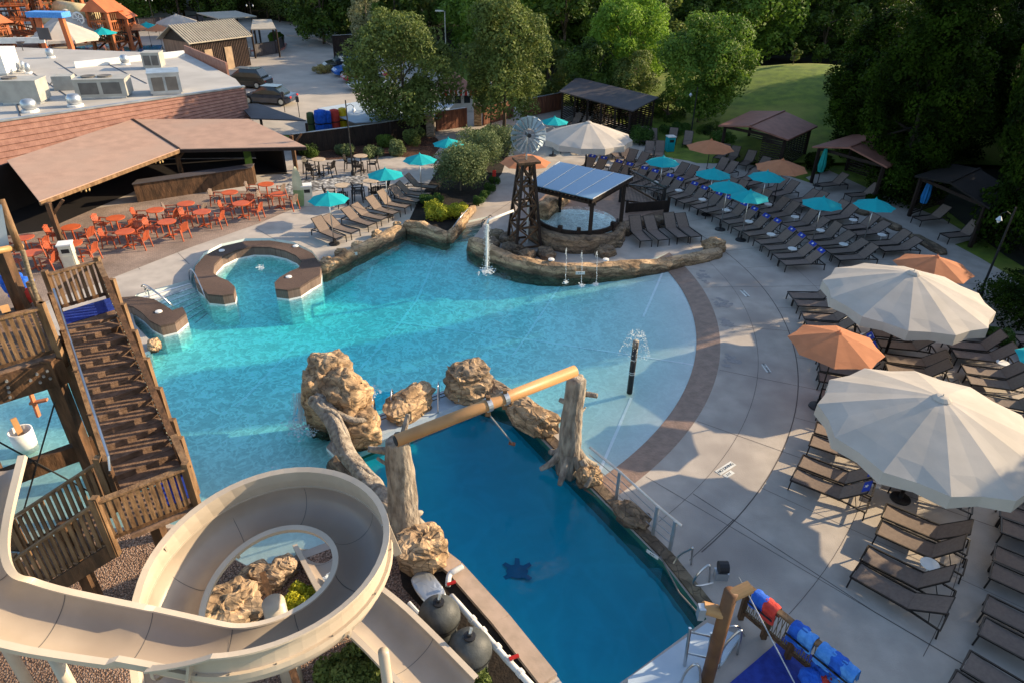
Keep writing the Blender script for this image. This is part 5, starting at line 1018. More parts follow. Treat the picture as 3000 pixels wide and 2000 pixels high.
for i, (x, y) in enumerate([(1657, 828), (1703, 838), (1747, 834)]):
    e = at(x, y, -.12); s = Vector((e.x, e.y + 1.0, .75)); stream([s, s + Vector((0, -.25, .42)), s + Vector((0, -.6, .15)), e], .006, f'thin arching fountain jet, {ORD[i]} from the left', i, 60, .012)
e = at(1426, 792, -.12); s = Vector((e.x + .02, e.y + .05, 2.0)); stream([s, s.lerp(e, .5), e], .055, 'falling water column from the windmill spout', 9, 700, .06)
solo(MB().tube([s + Vector((0, 0, .05)), s + Vector((.06, .05, .18)), s + Vector((1.1, .9, .3))], .055, 10), 'water_spout', 'pvc', 'white pipe spout sticking out of the windmill tower', 'pipe', smooth=True)
rnd = random.Random(3); mb = MB()
for k in range(60): a = at(885 + rnd.gauss(0, 12), 1150, 1.0); mb.tube([a, a + Vector((-.12 + rnd.gauss(0, .04), -.1 + rnd.gauss(0, .03), -rnd.uniform(.6, 1.1)))], .006, 4)
solo(mb, 'water_veil', 'foam', 'thin veil of water trickling off the left side of the golden rock', 'water veil')
# ---------------- timber stair and slide tower on the left ----------------
def s3(px, py, z): return at(px, py, z)
zf, zn = 4.3, 2.6
FR, FL_, NR, NL = at(344, 924, zf), at(191, 972, zf), at(539, 1389, zn), at(351, 1462, zn)
t = thing('timber_stair', 'long brown timber stair descending from the slide tower with blue mats on its landings', 'stair', (-8.5, 11.5, 0))
n = 12
for i in range(n):
    f = (i + .5) / n; a, b_ = FL_.lerp(NL, f), FR.lerp(NR, f); u = (NL - FL_) / n; z = zf + (zn - zf) * (i + 1) / (n + 1)
    for k in (0, 1):
        o = a + u * (-.48 + .5 * k); o.z = z; w_ = (b_ - a); w_.z = 0; uu = u.copy(); uu.z = 0; MB().obox(o, w_, uu * .47, (0, 0, .045)).build('tread', 'tread', t, world=True)
    o = a + u * .42; o.z = z - .13; MB().obox(o, w_, uu * .06, (0, 0, .12)).build('riser', 'tread', t, world=True)
for A, B in ((FL_, NL), (FR, NR)): MB().bar(A + Vector((0, 0, -.15)), B + Vector((0, 0, -.15)), .09, .32).build('stringer', 'wood', t, world=True)
U = (FL_ - NL); U.z = 0; U.normalize()
MB().slab([FL_, FR, FR + U * 1.15, FL_ + U * 1.15], .09).build('upper_landing', 'tread', t, world=True)
MB().slab([FL_ + U * .35 + Vector((0, 0, .02)), FR + U * .35 + Vector((0, 0, .02)), FR + U * 1.1 + Vector((0, 0, .02)), FL_ + U * 1.1 + Vector((0, 0, .02))], .016).build('mat', 'bluemat', t, world=True)
MB().slab([NL, NR, NR - U * 1.2, NL - U * 1.2], .09).build('lower_landing', 'tread', t, world=True)
MB().slab([NL.lerp(NR, .55) + Vector((0, 0, .02)), NR + Vector((0, 0, .02)), NR - U * .8 + Vector((0, 0, .02)), NL.lerp(NR, .55) - U * .8 + Vector((0, 0, .02))], .016).build('mat', 'bluemat', t, world=True)
def fence_run(name, lab, a, b, h, nb, m='woodlit', ep=True, pw=.085, gap=.09, cat='railing', cap=True, th=.03, parent=None):
    t = parent or thing(name, lab, cat, tuple(a)); up = Vector((0, 0, 1)); d = b - a
    pk = MB()
    for i in range(nb): c = a.lerp(b, (i + .5) / nb); q = d.normalized(); q.z = 0; q.normalize(); pk.obox(c - q * pw / 2 + up * gap + Vector((-q.y, q.x, 0)) * -th / 2, q * pw, Vector((-q.y, q.x, 0)) * th, up * (h - gap))
    pk.build('pickets', m, t, world=True)
    if cap: MB().bar(a + up * h, b + up * h, .13, .045).build('top_rail', m, t, world=True)
    MB().bar(a + up * (gap + .05) + Vector((.02, .02, 0)), b + up * (gap + .05) + Vector((.02, .02, 0)), .04, .08).build('bottom_rail', 'wood', t, world=True)
    if ep:
        for c in (a, b): MB().bar(c - up * .3, c + up * (h + .12), .12, .12).build('post', m, t, world=True)
    return t
fence_run('railing', 'picket railing at the head of the timber stair facing the hot tub', FL_ + U * 1.15, FR + U * 1.15, 1.05, 9)
fence_run('railing', 'picket railing on the pool side of the timber stair landing top', FR + U * 1.15, FR, 1.05, 7, ep=False)
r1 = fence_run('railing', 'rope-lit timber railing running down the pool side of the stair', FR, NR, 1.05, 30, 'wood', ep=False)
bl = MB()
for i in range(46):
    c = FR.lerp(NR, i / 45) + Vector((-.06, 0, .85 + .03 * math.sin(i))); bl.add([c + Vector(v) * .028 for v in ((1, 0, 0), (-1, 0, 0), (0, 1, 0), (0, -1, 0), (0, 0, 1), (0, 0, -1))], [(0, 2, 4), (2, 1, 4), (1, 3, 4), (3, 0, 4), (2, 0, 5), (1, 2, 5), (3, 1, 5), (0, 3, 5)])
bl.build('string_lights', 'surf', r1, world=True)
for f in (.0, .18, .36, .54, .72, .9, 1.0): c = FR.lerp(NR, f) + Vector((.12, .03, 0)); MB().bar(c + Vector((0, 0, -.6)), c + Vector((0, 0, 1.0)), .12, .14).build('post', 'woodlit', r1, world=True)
up = Vector((0, 0, 1))
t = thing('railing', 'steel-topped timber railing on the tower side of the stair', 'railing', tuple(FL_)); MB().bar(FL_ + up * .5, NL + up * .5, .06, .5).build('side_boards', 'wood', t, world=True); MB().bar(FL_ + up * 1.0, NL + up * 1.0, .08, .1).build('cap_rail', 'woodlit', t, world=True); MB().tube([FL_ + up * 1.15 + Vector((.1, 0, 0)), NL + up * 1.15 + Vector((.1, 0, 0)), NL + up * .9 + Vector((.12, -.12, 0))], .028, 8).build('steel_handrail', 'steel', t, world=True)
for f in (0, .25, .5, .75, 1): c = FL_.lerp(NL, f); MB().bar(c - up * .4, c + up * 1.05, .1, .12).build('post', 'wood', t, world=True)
LA, LB = NR - U * 1.2, NL - U * 1.2
fence_run('railing', 'picket railing across the front of the lower stair landing', LA, LB + (LB - LA) * .25, 1.08, 13)
fence_run('railing', 'picket railing at the pool corner of the lower stair landing', NR + Vector((.03, 0, 0)), LA + Vector((.03, 0, 0)), 1.08, 7, ep=False)
dn = LB + (LB - LA).normalized() * .35; e1 = at(95, 1740, .9) ; e2 = at(40, 1560, .9)
fence_run('railing', 'front picket railing sloping down the lower flight of the stair', dn, e1, 1.05, 14)
fl2 = thing('timber_stair', 'lower timber flight dropping left from the landing into shade', 'stair', tuple(dn)); wv = (NL - LB); wv.z = 0
for i in range(9): f = (i + .5) / 9; c = dn.lerp(e1, f); c.z = zn + (e1.z - zn) * f; q = (e1 - dn) / 9; q.z = 0; MB().obox(c, wv * 1.0, q * .8, (0, 0, .05)).build('tread', 'tread', fl2, world=True)
MB().bar(dn - up * .15, e1 - up * .15, .08, .3).build('stringer', 'wood', fl2, world=True); MB().bar(dn - up * .15 + wv, e1 - up * .15 + wv, .08, .3).build('stringer', 'wood', fl2, world=True)
r2 = fence_run('railing', 'rear picket railing of the lower flight over the splash pool', NL + Vector((-.15, 0, 0)), e1 + wv + Vector((-.1, .1, 0)), 1.0, 15)
MB().tube([NL + Vector((-.2, 0, .95)), e1 + wv + Vector((-.15, .05, .95))], .025, 7).build('steel_handrail', 'steel', r2, world=True)
# support posts below
for i, (x, y) in enumerate([(-7.45, 10.3), (-8.9, 9.7), (-9.2, 12.1), (-7.6, 12.0), (-9.9, 14.6), (-10.9, 14.0)]):
    z = 2.5 if i < 2 else (3.2 if i < 4 else 4.2); solo(MB().bar((x, y, -.3), (x, y, z), .22, .22, (1, 0, 0)), 'timber_post', 'wood', f'square brown timber post carrying the stair, number {["one nearest the spiral slide", "below the lower flight", "in the splash pool mid-stair", "on the pool side mid-stair", "under the upper landing pool side", "under the upper landing tower side"][i]}', 'post')
# tower
zt = 4.45
T0 = at(178, 1040, zt); T1 = at(-60, 1110, zt); e = (T1 - T0); e.z = 0; e.normalize(); nb_ = Vector((-e.y, e.x, 0)); nb_ = nb_ if nb_.y > 0 else -nb_
t = thing('slide_tower', 'heavy bolted timber slide tower at the left edge of the picture', 'tower', (T0.x, T0.y, 0))
MB().slab([T0, T0 + e * 4, T0 + e * 4 + nb_ * 3.2, T0 + nb_ * 3.2], .12).build('deck_boards', 'tread', t, world=True)
MB().bar(T0 - up * .35 - nb_ * .06, T0 + e * 4 - up * .35 - nb_ * .06, .12, .62).build('fascia_beam', 'wood', t, world=True)
bm = MB()
for f, z in [(.35, -.2), (.45, -.3), (.55, -.2), (.35, -.4), (.55, -.42), (1.1, -.15), (1.12, -.3), (1.14, -.42), (1.16, -.55), (1.6, -.2), (1.65, -.4), (.7, -.3)]: c = T0 + e * f + up * z - nb_ * .12; bm.tube([c, c - nb_ * .05], .03, 8)
bm.build('bolt_heads', 'galv', t, world=True)
for k, (f, g_) in enumerate([(.25, 0), (.25, 3.0), (2.2, 0), (2.2, 3.0)]): c = T0 + e * f + nb_ * g_; MB().bar((c.x, c.y, -1.2), (c.x, c.y, zt + (0 if g_ == 0 else 2.7)), .26, .26, (1, 0, 0)).build('column', 'wood', t, world=True)
for z in (1.8,): MB().bar(T0 + nb_ * .1 + up * (z - zt), T0 + e * 4 + nb_ * .1 + up * (z - zt), .2, .45).build('cross_beam', 'wood', t, world=True)
for a, b_ in [((.3, .3), (2.1, 3.6)), ((2.1, .3), (.3, 3.6))]:
    MB().tube([Vector((*(T0 + e * a[0])[:2], a[1])), Vector((*(T0 + e * b_[0])[:2], b_[1]))], .02, 6).build('brace_rod', 'blackmetal', t, world=True)
fence_run('railing', 'tall picket railing on the front of the slide tower deck', T0 + nb_ * .02, T0 + e * 3 + nb_ * .02, 1.2, 22)
r3 = fence_run('railing', 'picket railing on the stair side of the slide tower deck', T0, T0 + nb_ * 1.3, 1.2, 8)
# leaning rope pole, roof edge and props at far left
solo(MB().tube([at(2, 585, 8.0), at(60, 735, 7.0)], .07, 10), 'roof_pole', 'woodlit', 'round pale timber pole slanting at the left edge', 'pole', smooth=True)
solo(MB().tube([at(-40, 742, 7.2), at(62, 722, 7.0)], .07, 10), 'roof_pole', 'tube', 'round red-brown pole end crossing the slanting pole', 'pole', smooth=True)
solo(MB().slab([at(-60, 590, 8.0), at(4, 600, 8.0), at(26, 720, 7.1), at(-60, 732, 7.1)], .04), 'shade_panel', 'bench', 'pale blue shade panel at the left edge', 'panel')
solo(MB().tube([at(66, 735, 6.9), at(85, 800, 6.2), at(118, 905, 5.5)], .05, 8), 'rope', 'net', 'twisted rope rail dropping along the slide tower', 'rope', smooth=True)
solo(MB().bar(at(15, 905, 4.5), at(15, 905, 6.6), .14, .14), 'timber_post', 'tube', 'red-brown timber post at the left edge behind the picket railing', 'post')
for i, (x, y, s, m, l) in enumerate([(35, 830, .28, 'towelblue', 'bundle of dark blue bags on the slide tower deck, left one'), (62, 845, .3, 'towelblue', 'bundle of dark blue bags on the slide tower deck, right one'), (88, 862, .18, 'redcloth', 'small red bag beside the blue bags on the tower')]):
    p = at(x, y, 4.75); solo(rockmb(MB(), p, (s, s * .8, s), 100 + i, .4, 14, rough=.25), 'bag', m, l, 'bag', smooth=True)
p = at(75, 1300, -.1); t = thing('water_bucket', 'white drum with an orange paddle in the splash pool under the tower', 'bucket', (p.x, p.y, -.3)); MB().lathe([(.28, 0), (.31, .7), (.27, .7), (.25, .4)], 0, 0, 20).build('drum', 'white', t, smooth=True); MB().bar((0, 0, .3), (-.12, .1, 1.05), .15, .08).build('paddle', 'tube', t)
p = at(100, 1185, 1.2); t = thing('valve_toy', 'orange spinning valve toy hanging in the splash pool', 'toy', tuple(p)); MB().bar((0, 0, -.4), (0, .05, .45), .12, .06).build('blade', 'orangecv', t); MB().bar((-.1, 0, .05), (.35, .1, .12), .12, .06).build('blade', 'orangecv', t)
# ---------------- restaurant ----------------
ze, zr = 2.2, 2.85
PM1, PN1, PM0 = at(716, 255, 3.35), at(388, 350, 2.5), at(-170, 380, 3.35); PNn = (PN1 - PM1).cross(PM0 - PM1).normalized()
def onp(x, y):
    c0 = Vector((0, 0, CH)); d_ = at(x, y, 0) - c0; return c0 + d_ * ((PM1 - c0).dot(PNn) / d_.dot(PNn))
MT = [PM0, PM0.lerp(PM1, .34), PM0.lerp(PM1, .67), PM1]; MN = [onp(-260, 640), onp(60, 560), onp(390, 450), onp(733, 352)]; M0, M1, N0, N1 = MT[0], MT[3], MN[0], MN[3]
E0, E1, E2 = at(115, 590, ze), at(525, 437, ze), at(897, 430, ze); G1 = onp(388, 350)
def onpl(x, y, A_, B_, C_):
    c0 = Vector((0, 0, CH)); d_ = at(x, y, 0) - c0; n_ = (B_ - A_).cross(C_ - A_); return c0 + d_ * ((A_ - c0).dot(n_) / d_.dot(n_))
G0, G2 = onpl(20, 470, E0, E1, G1), onpl(729, 349, E1, E2, G1)
t = thing('restaurant', 'long open-fronted restaurant with brown canopy roof and red cedar mansard', 'building', (-19, 34, 0))
MB().slab([E0, E1, G1, G0], .06).build('canopy_roof', 'roofb', t, world=True); MB().slab([E1, E2, G2, G1], .06).build('canopy_roof', 'roofb', t, world=True)
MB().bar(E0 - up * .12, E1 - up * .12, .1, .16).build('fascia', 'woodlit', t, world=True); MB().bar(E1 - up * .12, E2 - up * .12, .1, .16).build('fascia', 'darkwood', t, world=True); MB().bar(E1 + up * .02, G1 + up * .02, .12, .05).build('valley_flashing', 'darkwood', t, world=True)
ms = MB(); nbd = 12
for s_ in range(3):
    for i in range(nbd):
        f0, f1 = i / nbd, (i + 1) / nbd; a, b_, c, d_ = MN[s_].lerp(MT[s_], f0), MN[s_ + 1].lerp(MT[s_ + 1], f0), MN[s_ + 1].lerp(MT[s_ + 1], f1), MN[s_].lerp(MT[s_], f1); nrm = (b_ - a).cross(d_ - a).normalized(); nrm = nrm if nrm.z > 0 else -nrm
        ms.add([a + nrm * .07, b_ + nrm * .07, c + nrm * .01, d_ + nrm * .01, a - nrm * .02, b_ - nrm * .02], [(0, 1, 2, 3), (4, 5, 1, 0)])
ms.build('mansard', 'shingle', t, world=True)
cp_ = MB(); [cp_.bar(MT[k] + up * .03, MT[k + 1] + up * .03, .25, .1) for k in range(3)]; cp_.build('coping', 'galv', t, world=True); MB().bar(M1 + up * .05, N1, .1, .1).build('corner_board', 'barn', t, world=True)
V0, V1 = at(-200, 130, 3.05), at(545, 158, 3.05); MB().slab([*[v - up * .3 + Vector((0, .1, 0)) for v in MT], at(690, 232, 3.05), V1, V0], .2).build('flat_roof', 'flatroof', t, world=True)
MB().bar(V0 + up * .2, at(130, 118, 3.25), .2, .5).build('parapet', 'white', t, world=True); MB().bar(at(218, 192, 3.25), at(540, 158, 3.25), .2, .5).build('parapet', 'white', t, world=True)
MB().bar(at(545, 158, 2.9), at(668, 212, 2.9), .15, 1.4).build('end_wall', 'shingle', t, world=True)
# walls and dark interior
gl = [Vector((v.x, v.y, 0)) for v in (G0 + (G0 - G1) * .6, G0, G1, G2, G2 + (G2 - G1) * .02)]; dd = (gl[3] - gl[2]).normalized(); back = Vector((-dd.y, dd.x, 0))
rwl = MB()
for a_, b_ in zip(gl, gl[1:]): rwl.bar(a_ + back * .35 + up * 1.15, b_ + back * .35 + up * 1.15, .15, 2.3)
rwl.build('rear_wall', 'shadeblack', t, world=True)  # wall coloured black for the shade under the canopy
MB().obox(Vector((E2.x, E2.y, 0)).lerp(gl[3], .45), (gl[3] - Vector((E2.x, E2.y, 0))) * .55, dd * .12, (0, 0, 2.1)).build('side_wall', 'shadeblack', t, world=True)
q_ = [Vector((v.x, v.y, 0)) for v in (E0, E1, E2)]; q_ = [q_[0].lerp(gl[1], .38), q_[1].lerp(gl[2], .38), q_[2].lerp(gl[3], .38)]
MB().flat([(p_.x, p_.y) for p_ in (gl[0].lerp(q_[0], .75), q_[0], q_[1], q_[2], gl[3], gl[2], gl[1], gl[0])], .016).build('indoor_shade_sheet', 'shadeblack', t, world=True)  # dark sheet laid in as the shade under the canopy
sh = MB()
for k in range(5):
    c_ = gl[1].lerp(gl[2], .15 + k * .19) + back * .1; sh.box(c_.x, c_.y, .9, 1.0, .25, .9, math.atan2((gl[2] - gl[1]).y, (gl[2] - gl[1]).x))
sh.build('back_shelf', 'darkwood', t, world=True)
B0, B1 = at(400, 598), at(745, 545); MB().obox(B0 + back * .2, B1 - B0, back * .5, (0, 0, 1.0)).build('bar_counter', 'wood', t, world=True); MB().obox(B0 + Vector((0, 0, 1.003)) + back * .1, B1 - B0, back * .7, (0, 0, .06)).build('counter_top', 'roofdark', t, world=True)
for b0, tp_ in [((185, 723), E0.lerp(E1, .12)), ((540, 545), E1.lerp(G1, .08)), ((868, 500), E2.lerp(E1, .08))]:
    p = at(*b0); MB().bar(p, Vector((p.x, p.y, ze - .1)), .2, .2, (1, 0, 0)).build('post', 'wood', t, world=True); MB().bar((p.x, p.y, 1.5), (p.x + .55, p.y + .25, 2.15), .1, .12).build('brace', 'wood', t, world=True)
for i, f in enumerate((.2, .75)):
    c = E0.lerp(E1, f) + back * .9 + up * -.35; tt = thing('chandelier', f'cluster of warm glass lamps under the restaurant canopy, {["left", "right"][i]} one', 'chandelier', tuple(c)); K['lampglass'] = K.get('lampglass') or mat('amber_lamp_glass', (.7, .5, .22), rough=.3)
    mb = MB()
    for k in range(8): a = k * .785; mb.lathe([(.02, -.06), (.045, 0), (.03, .06)], .28 * math.cos(a), .2 * math.sin(a), 8)
    mb.build('lamp_glass', 'lampglass', tt); MB().tube([(0, 0, 0), (0, 0, .35)], .015, 6).build('hanging_rod', 'blackmetal', tt); r_ = MB(); r_.tube([(.28 * math.cos(a * .5236), .2 * math.sin(a * .5236), .06) for a in range(13)], .012, 5, False); r_.build('ring', 'blackmetal', tt)
solo(MB().obox(at(728, 530), (.35, .2, 0), (-.05, .12, 0), (0, 0, 1.7)), 'ivy_screen', 'leaf_box', 'narrow green ivy panel beside the right bar opening', 'panel')
# rooftop machines
def hvac(lab, px, py, z, sx, sy, sz, rz, m='hvac', fans=2, coil=True):
    p = at(px, py, z); t_ = thing('rooftop_unit', lab, 'air conditioner', (p.x, p.y, z), R(rz)); MB().box(0, 0, .15, sx, sy, sz).build('cabinet', m, t_); MB().box(0, 0, .15 + sz, sx * 1.03, sy * 1.03, .06).build('lid', m, t_); MB().box(0, 0, 0, sx * .9, sy * .9, .145).build('curb', 'galv', t_)
    for k in range(fans): MB().lathe([(.42, .22 + sz), (.42, .3 + sz), (.1, .26 + sz)], -sx * .25 + k * .95, 0, 16).build('fan', 'grille', t_)
    if coil: g_ = MB(); [g_.box(-sx * .22 + k * sx * .44, -sy / 2 - .012, .3, sx * .36, .02, sz * .7) for k in range(2)]; g_.build('coil', 'grille', t_)
    return t_
hvac('wide beige rooftop air conditioner with two fans', 312, 283, 3.05, 3.0, 1.7, 1.0, 14); hvac('grey rooftop air conditioner right of the wide beige one', 490, 272, 3.05, 1.9, 1.9, 1.2, 25, 'galv', 0); hvac('white-green rooftop unit at the left edge', 80, 300, 3.05, 2.3, 1.6, 1.2, 10, 'hvac', 1, False); hvac('small square rooftop unit near the roof corner', 455, 200, 3.05, 1.3, 1.3, 1.0, 10, 'hvac', 0); hvac('tall white rooftop box at the far left', 10, 215, 3.05, 1.6, 2.2, 1.5, 8, 'white', 0, False)
p = at(195, 262, 3.05); t_ = thing('exhaust_hood', 'angular grey exhaust hood left of the wide beige unit', 'exhaust hood', tuple(p), .3); MB().prism([(-.6, -.5), (.6, -.5), (.6, .5), (-.6, .5)], .0, .9).build('hood', 'hvac', t_); MB().obox((-.9, -.5, .3), (.5, 0, .5), (0, 1, 0), (.1, 0, .12)).build('flap', 'galv', t_)
for i, (x, y, l) in enumerate([(90, 328, 'round white roof exhaust fan, left of two'), (222, 312, 'round white roof exhaust fan, right of two'), (150, 170, 'small white roof vent near the dark screen'), (368, 190, 'silver turbine vent on the far parapet'), (70, 210, 'twin white roof vent pipe'), (85, 216, 'second white roof vent pipe')]):
    p = at(x, y, 3.05); s = [.42, .42, .3, .32, .22, .22][i]; t_ = thing('roof_vent', l, 'roof vent', tuple(p)); MB().lathe([(s * 1.1, 0), (s * 1.1, .12), (s * .9, .14)], 0, 0, 18).build('curb', 'white', t_); MB().lathe([(s * .8, .14), (s, .3), (s, .55), (s * .7, .7), (s * .3, .74)], 0, 0, 18).build('cap', 'galv', t_, smooth=True)
p = at(68, 150, 3.05); t_ = thing('satellite_dish', 'dark satellite dish on the far left roof', 'satellite dish', tuple(p)); MB().tube([(0, 0, 0), (0, 0, .6)], .03).build('mast', 'blackmetal', t_); MB().lathe([(.05, .55), (.25, .62), (.36, .75)], 0, 0, 16).build('dish', 'roofdark', t_)
p = at(140, 135, 3.05); t_ = thing('roof_screen', 'dark square screen standing on the flat roof', 'screen', tuple(p)); MB().box(0, 0, .5, 1.1, .1, 1.0).build('screen', 'roofdark', t_); MB().bar((0, 0, 0), (0, 0, .5), .08, .08, (1, 0, 0)).build('stand', 'galv', t_)
sg = MB()
for x0_, y0_, x1_, y1_ in [(60, 190, 210, 290), (160, 180, 300, 270), (310, 185, 430, 245), (30, 240, 60, 340)]: sg.bar(at(x0_, y0_, 3.07), at(x1_, y1_, 3.07), .05, .03)
solo(sg, 'roof_seams', 'roofdark', 'dark pipes and seams running across the white flat roof', 'roof pipes')
# ---------------- windmill ----------------
wb = Vector((.48, 30.0, 0)); wz = 4.0
t = thing('windmill', 'dark timber windmill tower with a galvanised multi-blade wheel', 'windmill', tuple(wb), .35)
lg = [(.62 * sx, .62 * sy) for sx, sy in ((-1, -1), (1, -1), (1, 1), (-1, 1))]
for x, y in lg: MB().bar((x, y, 0), (x * .42, y * .42, wz), .11, .11, (1, 0, 0)).build('leg', 'darkwood', t)
br = MB()
def lv(z): f = 1 - .58 * z / wz; return [Vector((x * f, y * f, z)) for x, y in lg]
lvls = [.15, 1.1, 2.1, 3.0, 3.9]
for i, z in enumerate(lvls):
    a = lv(z)
    for k in range(4): br.bar(a[k], a[(k + 1) % 4], .07, .09)
    if i < 4:
        b_ = lv(lvls[i + 1])
        for k in range(4): br.bar(a[k], b_[(k + 1) % 4], .05, .07); br.bar(a[(k + 1) % 4], b_[k], .05, .07)
br.build('cross_bracing', 'wood', t)
MB().box(0, 0, wz, 1.0, 1.0, .1).build('platform', 'wood', t); MB().tube([(0, 0, wz), (0, 0, 5.25)], .04, 8).build('mast', 'galv', t)
hub = Vector((.0, -.25, 5.2)); wh = MB(); NBL = 18
for k in range(NBL):
    a0 = 2 * math.pi * k / NBL; a1 = a0 + .26
    def P3(r_, a, y): return hub + Vector((r_ * math.cos(a), y, r_ * math.sin(a)))
    q = [P3(.28, a0 + .02, .0), P3(.82, a0, .0), P3(.82, a1, .12), P3(.28, a1 - .03, .06)]; wh.add(q + [v + Vector((0, .012, 0)) for v in q], [(0, 1, 2, 3), (7, 6, 5, 4)])
wh.build('wheel_blades', 'vane', t)
rg = MB()
for r_ in (.4, .78): rg.tube([hub + Vector((r_ * math.cos(a * .2618), .06, r_ * math.sin(a * .2618))) for a in range(25)], .012, 5, False)
for k in range(6): a = k * math.pi / 3; rg.tube([hub + Vector((0, .07, 0)), hub + Vector((.8 * math.cos(a), .07, .8 * math.sin(a)))], .012, 5)
rg.build('wheel_rings', 'galv', t); MB().tube([hub + Vector((0, -.06, 0)), hub + Vector((0, .3, 0))], .09, 12).build('hub', 'blackmetal', t); MB().tube([(.25, .25, 0), (.25, .25, 2.0), (.05, -.3, 2.1)], .05, 8).build('water_pipe', 'pvc', t)
# ---------------- raised splash pool and solar shelter ----------------
RC = Vector((*at(1690, 645, .75)[:2], 0)); rrad = 2.0
t = thing('splash_pool_wall', 'curved rock wall with dark timber rim holding the raised splash pool', 'pool wall', tuple(RC))
aa = [i * 6 - 175 for i in range(31)]
def rc(r_, a): return Vector((RC.x + r_ * math.cos(R(a)), RC.y + r_ * math.sin(R(a)), 0))
rockwall(MB(), [rc(2.15, a) for a in aa], .5, -.1, .78, 81, rough=.09).build('rock_face', 'rockdark', t, world=True)
tr = MB()
for a, b_ in zip(aa[2:-3], aa[3:-2]): tr.bar(rc(1.95, a) + up * .85, rc(1.95, b_) + up * .85, .1, .22)
tr.build('timber_rim', 'darkwood', t, world=True)
for a in (-118, -92, -35): c = rc(1.95, a); MB().box(c.x, c.y, .7, .18, .18, .42, R(a)).build('rim_post', 'darkwood', t, world=True)
struct(MB().prism([tuple(rc(2.0, a * 10)[:2]) for a in range(36)], .0, .55).build('splash_pool_floor', 'plaster')); swm = water_mat('splash_water', (.3, .8, .88), .5, cs=3.5, lo=.9, hi=1.3)
struct(MB().prism([tuple(rc(1.92, a * 10)[:2]) for a in range(36)], .5, .74).build('splash_pool_water', swm))
tp_ = [tuple(rc(2.0, a)[:2]) for a in range(178, -20, -6)] + xy([(1845, 650), (1955, 600), (1900, 560), (1840, 540), (1700, 540), (1600, 570), (1560, 620)], .6)
terr = xy([(1590, 640), (1560, 600), (1620, 545), (1720, 530), (1830, 535), (1905, 565), (1950, 608), (1842, 638), (1815, 650)], .6)
struct(MB().prism(terr, .004, .5).build('splash_terrace', 'band'))
rockwall(MB(), [rc(2.1, a) for a in range(120, 190, 6)], .55, .3, 1.25, 83, rough=.1); sl = rockwall(MB(), smoothp([Vector((*p, 0)) for p in xy([(1580, 640), (1620, 610), (1650, 580)], .6)], 2), .8, .3, 1.2, 84, rough=.12); solo(sl, 'boulder', 'rock', 'orange sunlit rock slab at the back left of the splash pool', 'rock')
mb = rockwall(MB(), smoothp([Vector((*p, 0)) for p in xy([(1820, 690), (1870, 665), (1925, 655), (1945, 668)], .0)], 2), .6, -.05, .45, 86, rough=.1); solo(mb, 'rock_ledge', 'rockdark', 'low rock shoulder behind the four loungers by the solar shelter', 'rock ledge')
for i, (x, y, s) in enumerate([(1500, 730, .5), (1545, 750, .45), (1600, 745, .5), (1590, 700, .5), (1490, 700, .5), (1440, 715, .45), (1455, 690, .4), (1775, 740, .5), (1800, 710, .45)]):
    rk(x, y, .1, (s, s * .8, .3), 110 + i, i, f'wet brown rock around the windmill foot, {ORD[i]} of the cluster', 'rockdark', 12)
pt = [at(1752, 688, .0), at(1832, 645, .0), at(1560, 640, 0), at(1650, 590, 0)]
t = thing('solar_shelter', 'dark timber shelter roofed with blue solar panels over the splash pool', 'shelter', tuple(at(1752, 688)))
zb, zfz = 2.95, 2.55
CR = [at(1545, 541, zfz), at(1737, 586, zfz), at(1854, 520, zb), at(1639, 477, zb)]
MB().slab(CR, .05).build('roof_frame', 'darkwood', t, world=True)
for k in range(4):
    f0, f1 = k / 4 + .006, (k + 1) / 4 - .006; q = [CR[0].lerp(CR[1], f0), CR[0].lerp(CR[1], f1), CR[3].lerp(CR[2], f1), CR[3].lerp(CR[2], f0)]; MB().slab([v + up * .045 for v in q], .035).build('solar_panel', 'solar', t, world=True)
sw = MB()
for k in range(5): f = k / 4; sw.bar(CR[0].lerp(CR[1], f) + up * .05, CR[3].lerp(CR[2], f) + up * .05, .03, .03)
sw.build('panel_trim', 'white', t, world=True)
ins_ = lambda f, g_: CR[0].lerp(CR[1], f).lerp(CR[3].lerp(CR[2], f), g_)
for f, g_ in [(.08, .08), (.95, .08), (.95, .9), (.08, .9)]: c = ins_(f, g_); MB().bar((c.x, c.y, 0), (c.x, c.y, c.z - .05), .17, .17, (1, 0, 0)).build('post', 'darkwood', t, world=True)
for a, b_ in [((.0, .08), (1, .08)), ((.95, 0), (.95, 1)), ((0, .9), (1, .9)), ((.08, 0), (.08, 1))]: MB().bar(ins_(*a) - up * .28, ins_(*b_) - up * .28, .08, .16).build('beam', 'darkwood', t, world=True)
rf = MB()
for k in range(19): f = k / 18; rf.bar(ins_(f, -.02) - up * .1, ins_(f, 1.0) - up * .1, .04, .1)
rf.build('rafters', 'darkwood', t, world=True)
t = fence_run('metal_fence', 'black metal bar fence behind the solar shelter', at(1815, 592, .5), at(1940, 610, .5), 1.0, 30, 'blackmetal', True, .015, .05, 'fence', th=.015); fence_run('metal_fence', 'black metal bar fence running back from the wood panel', at(1838, 548, .5), at(1942, 606, .5), 1.0, 26, 'blackmetal', True, .015, .05, 'fence', th=.015)
A, B = at(1832, 650), at(1953, 640); t = thing('wood_panel', 'dark wooden screen panel between the shelter and the four loungers', 'panel', tuple(A)); MB().bar(A + up * .6, B + up * .6, .06, .75).build('boards', 'darkwood', t, world=True)
for c in (A, B): MB().bar(c, c + up * 1.15, .12, .12, (1, 0, 0)).build('post', 'darkwood', t, world=True)
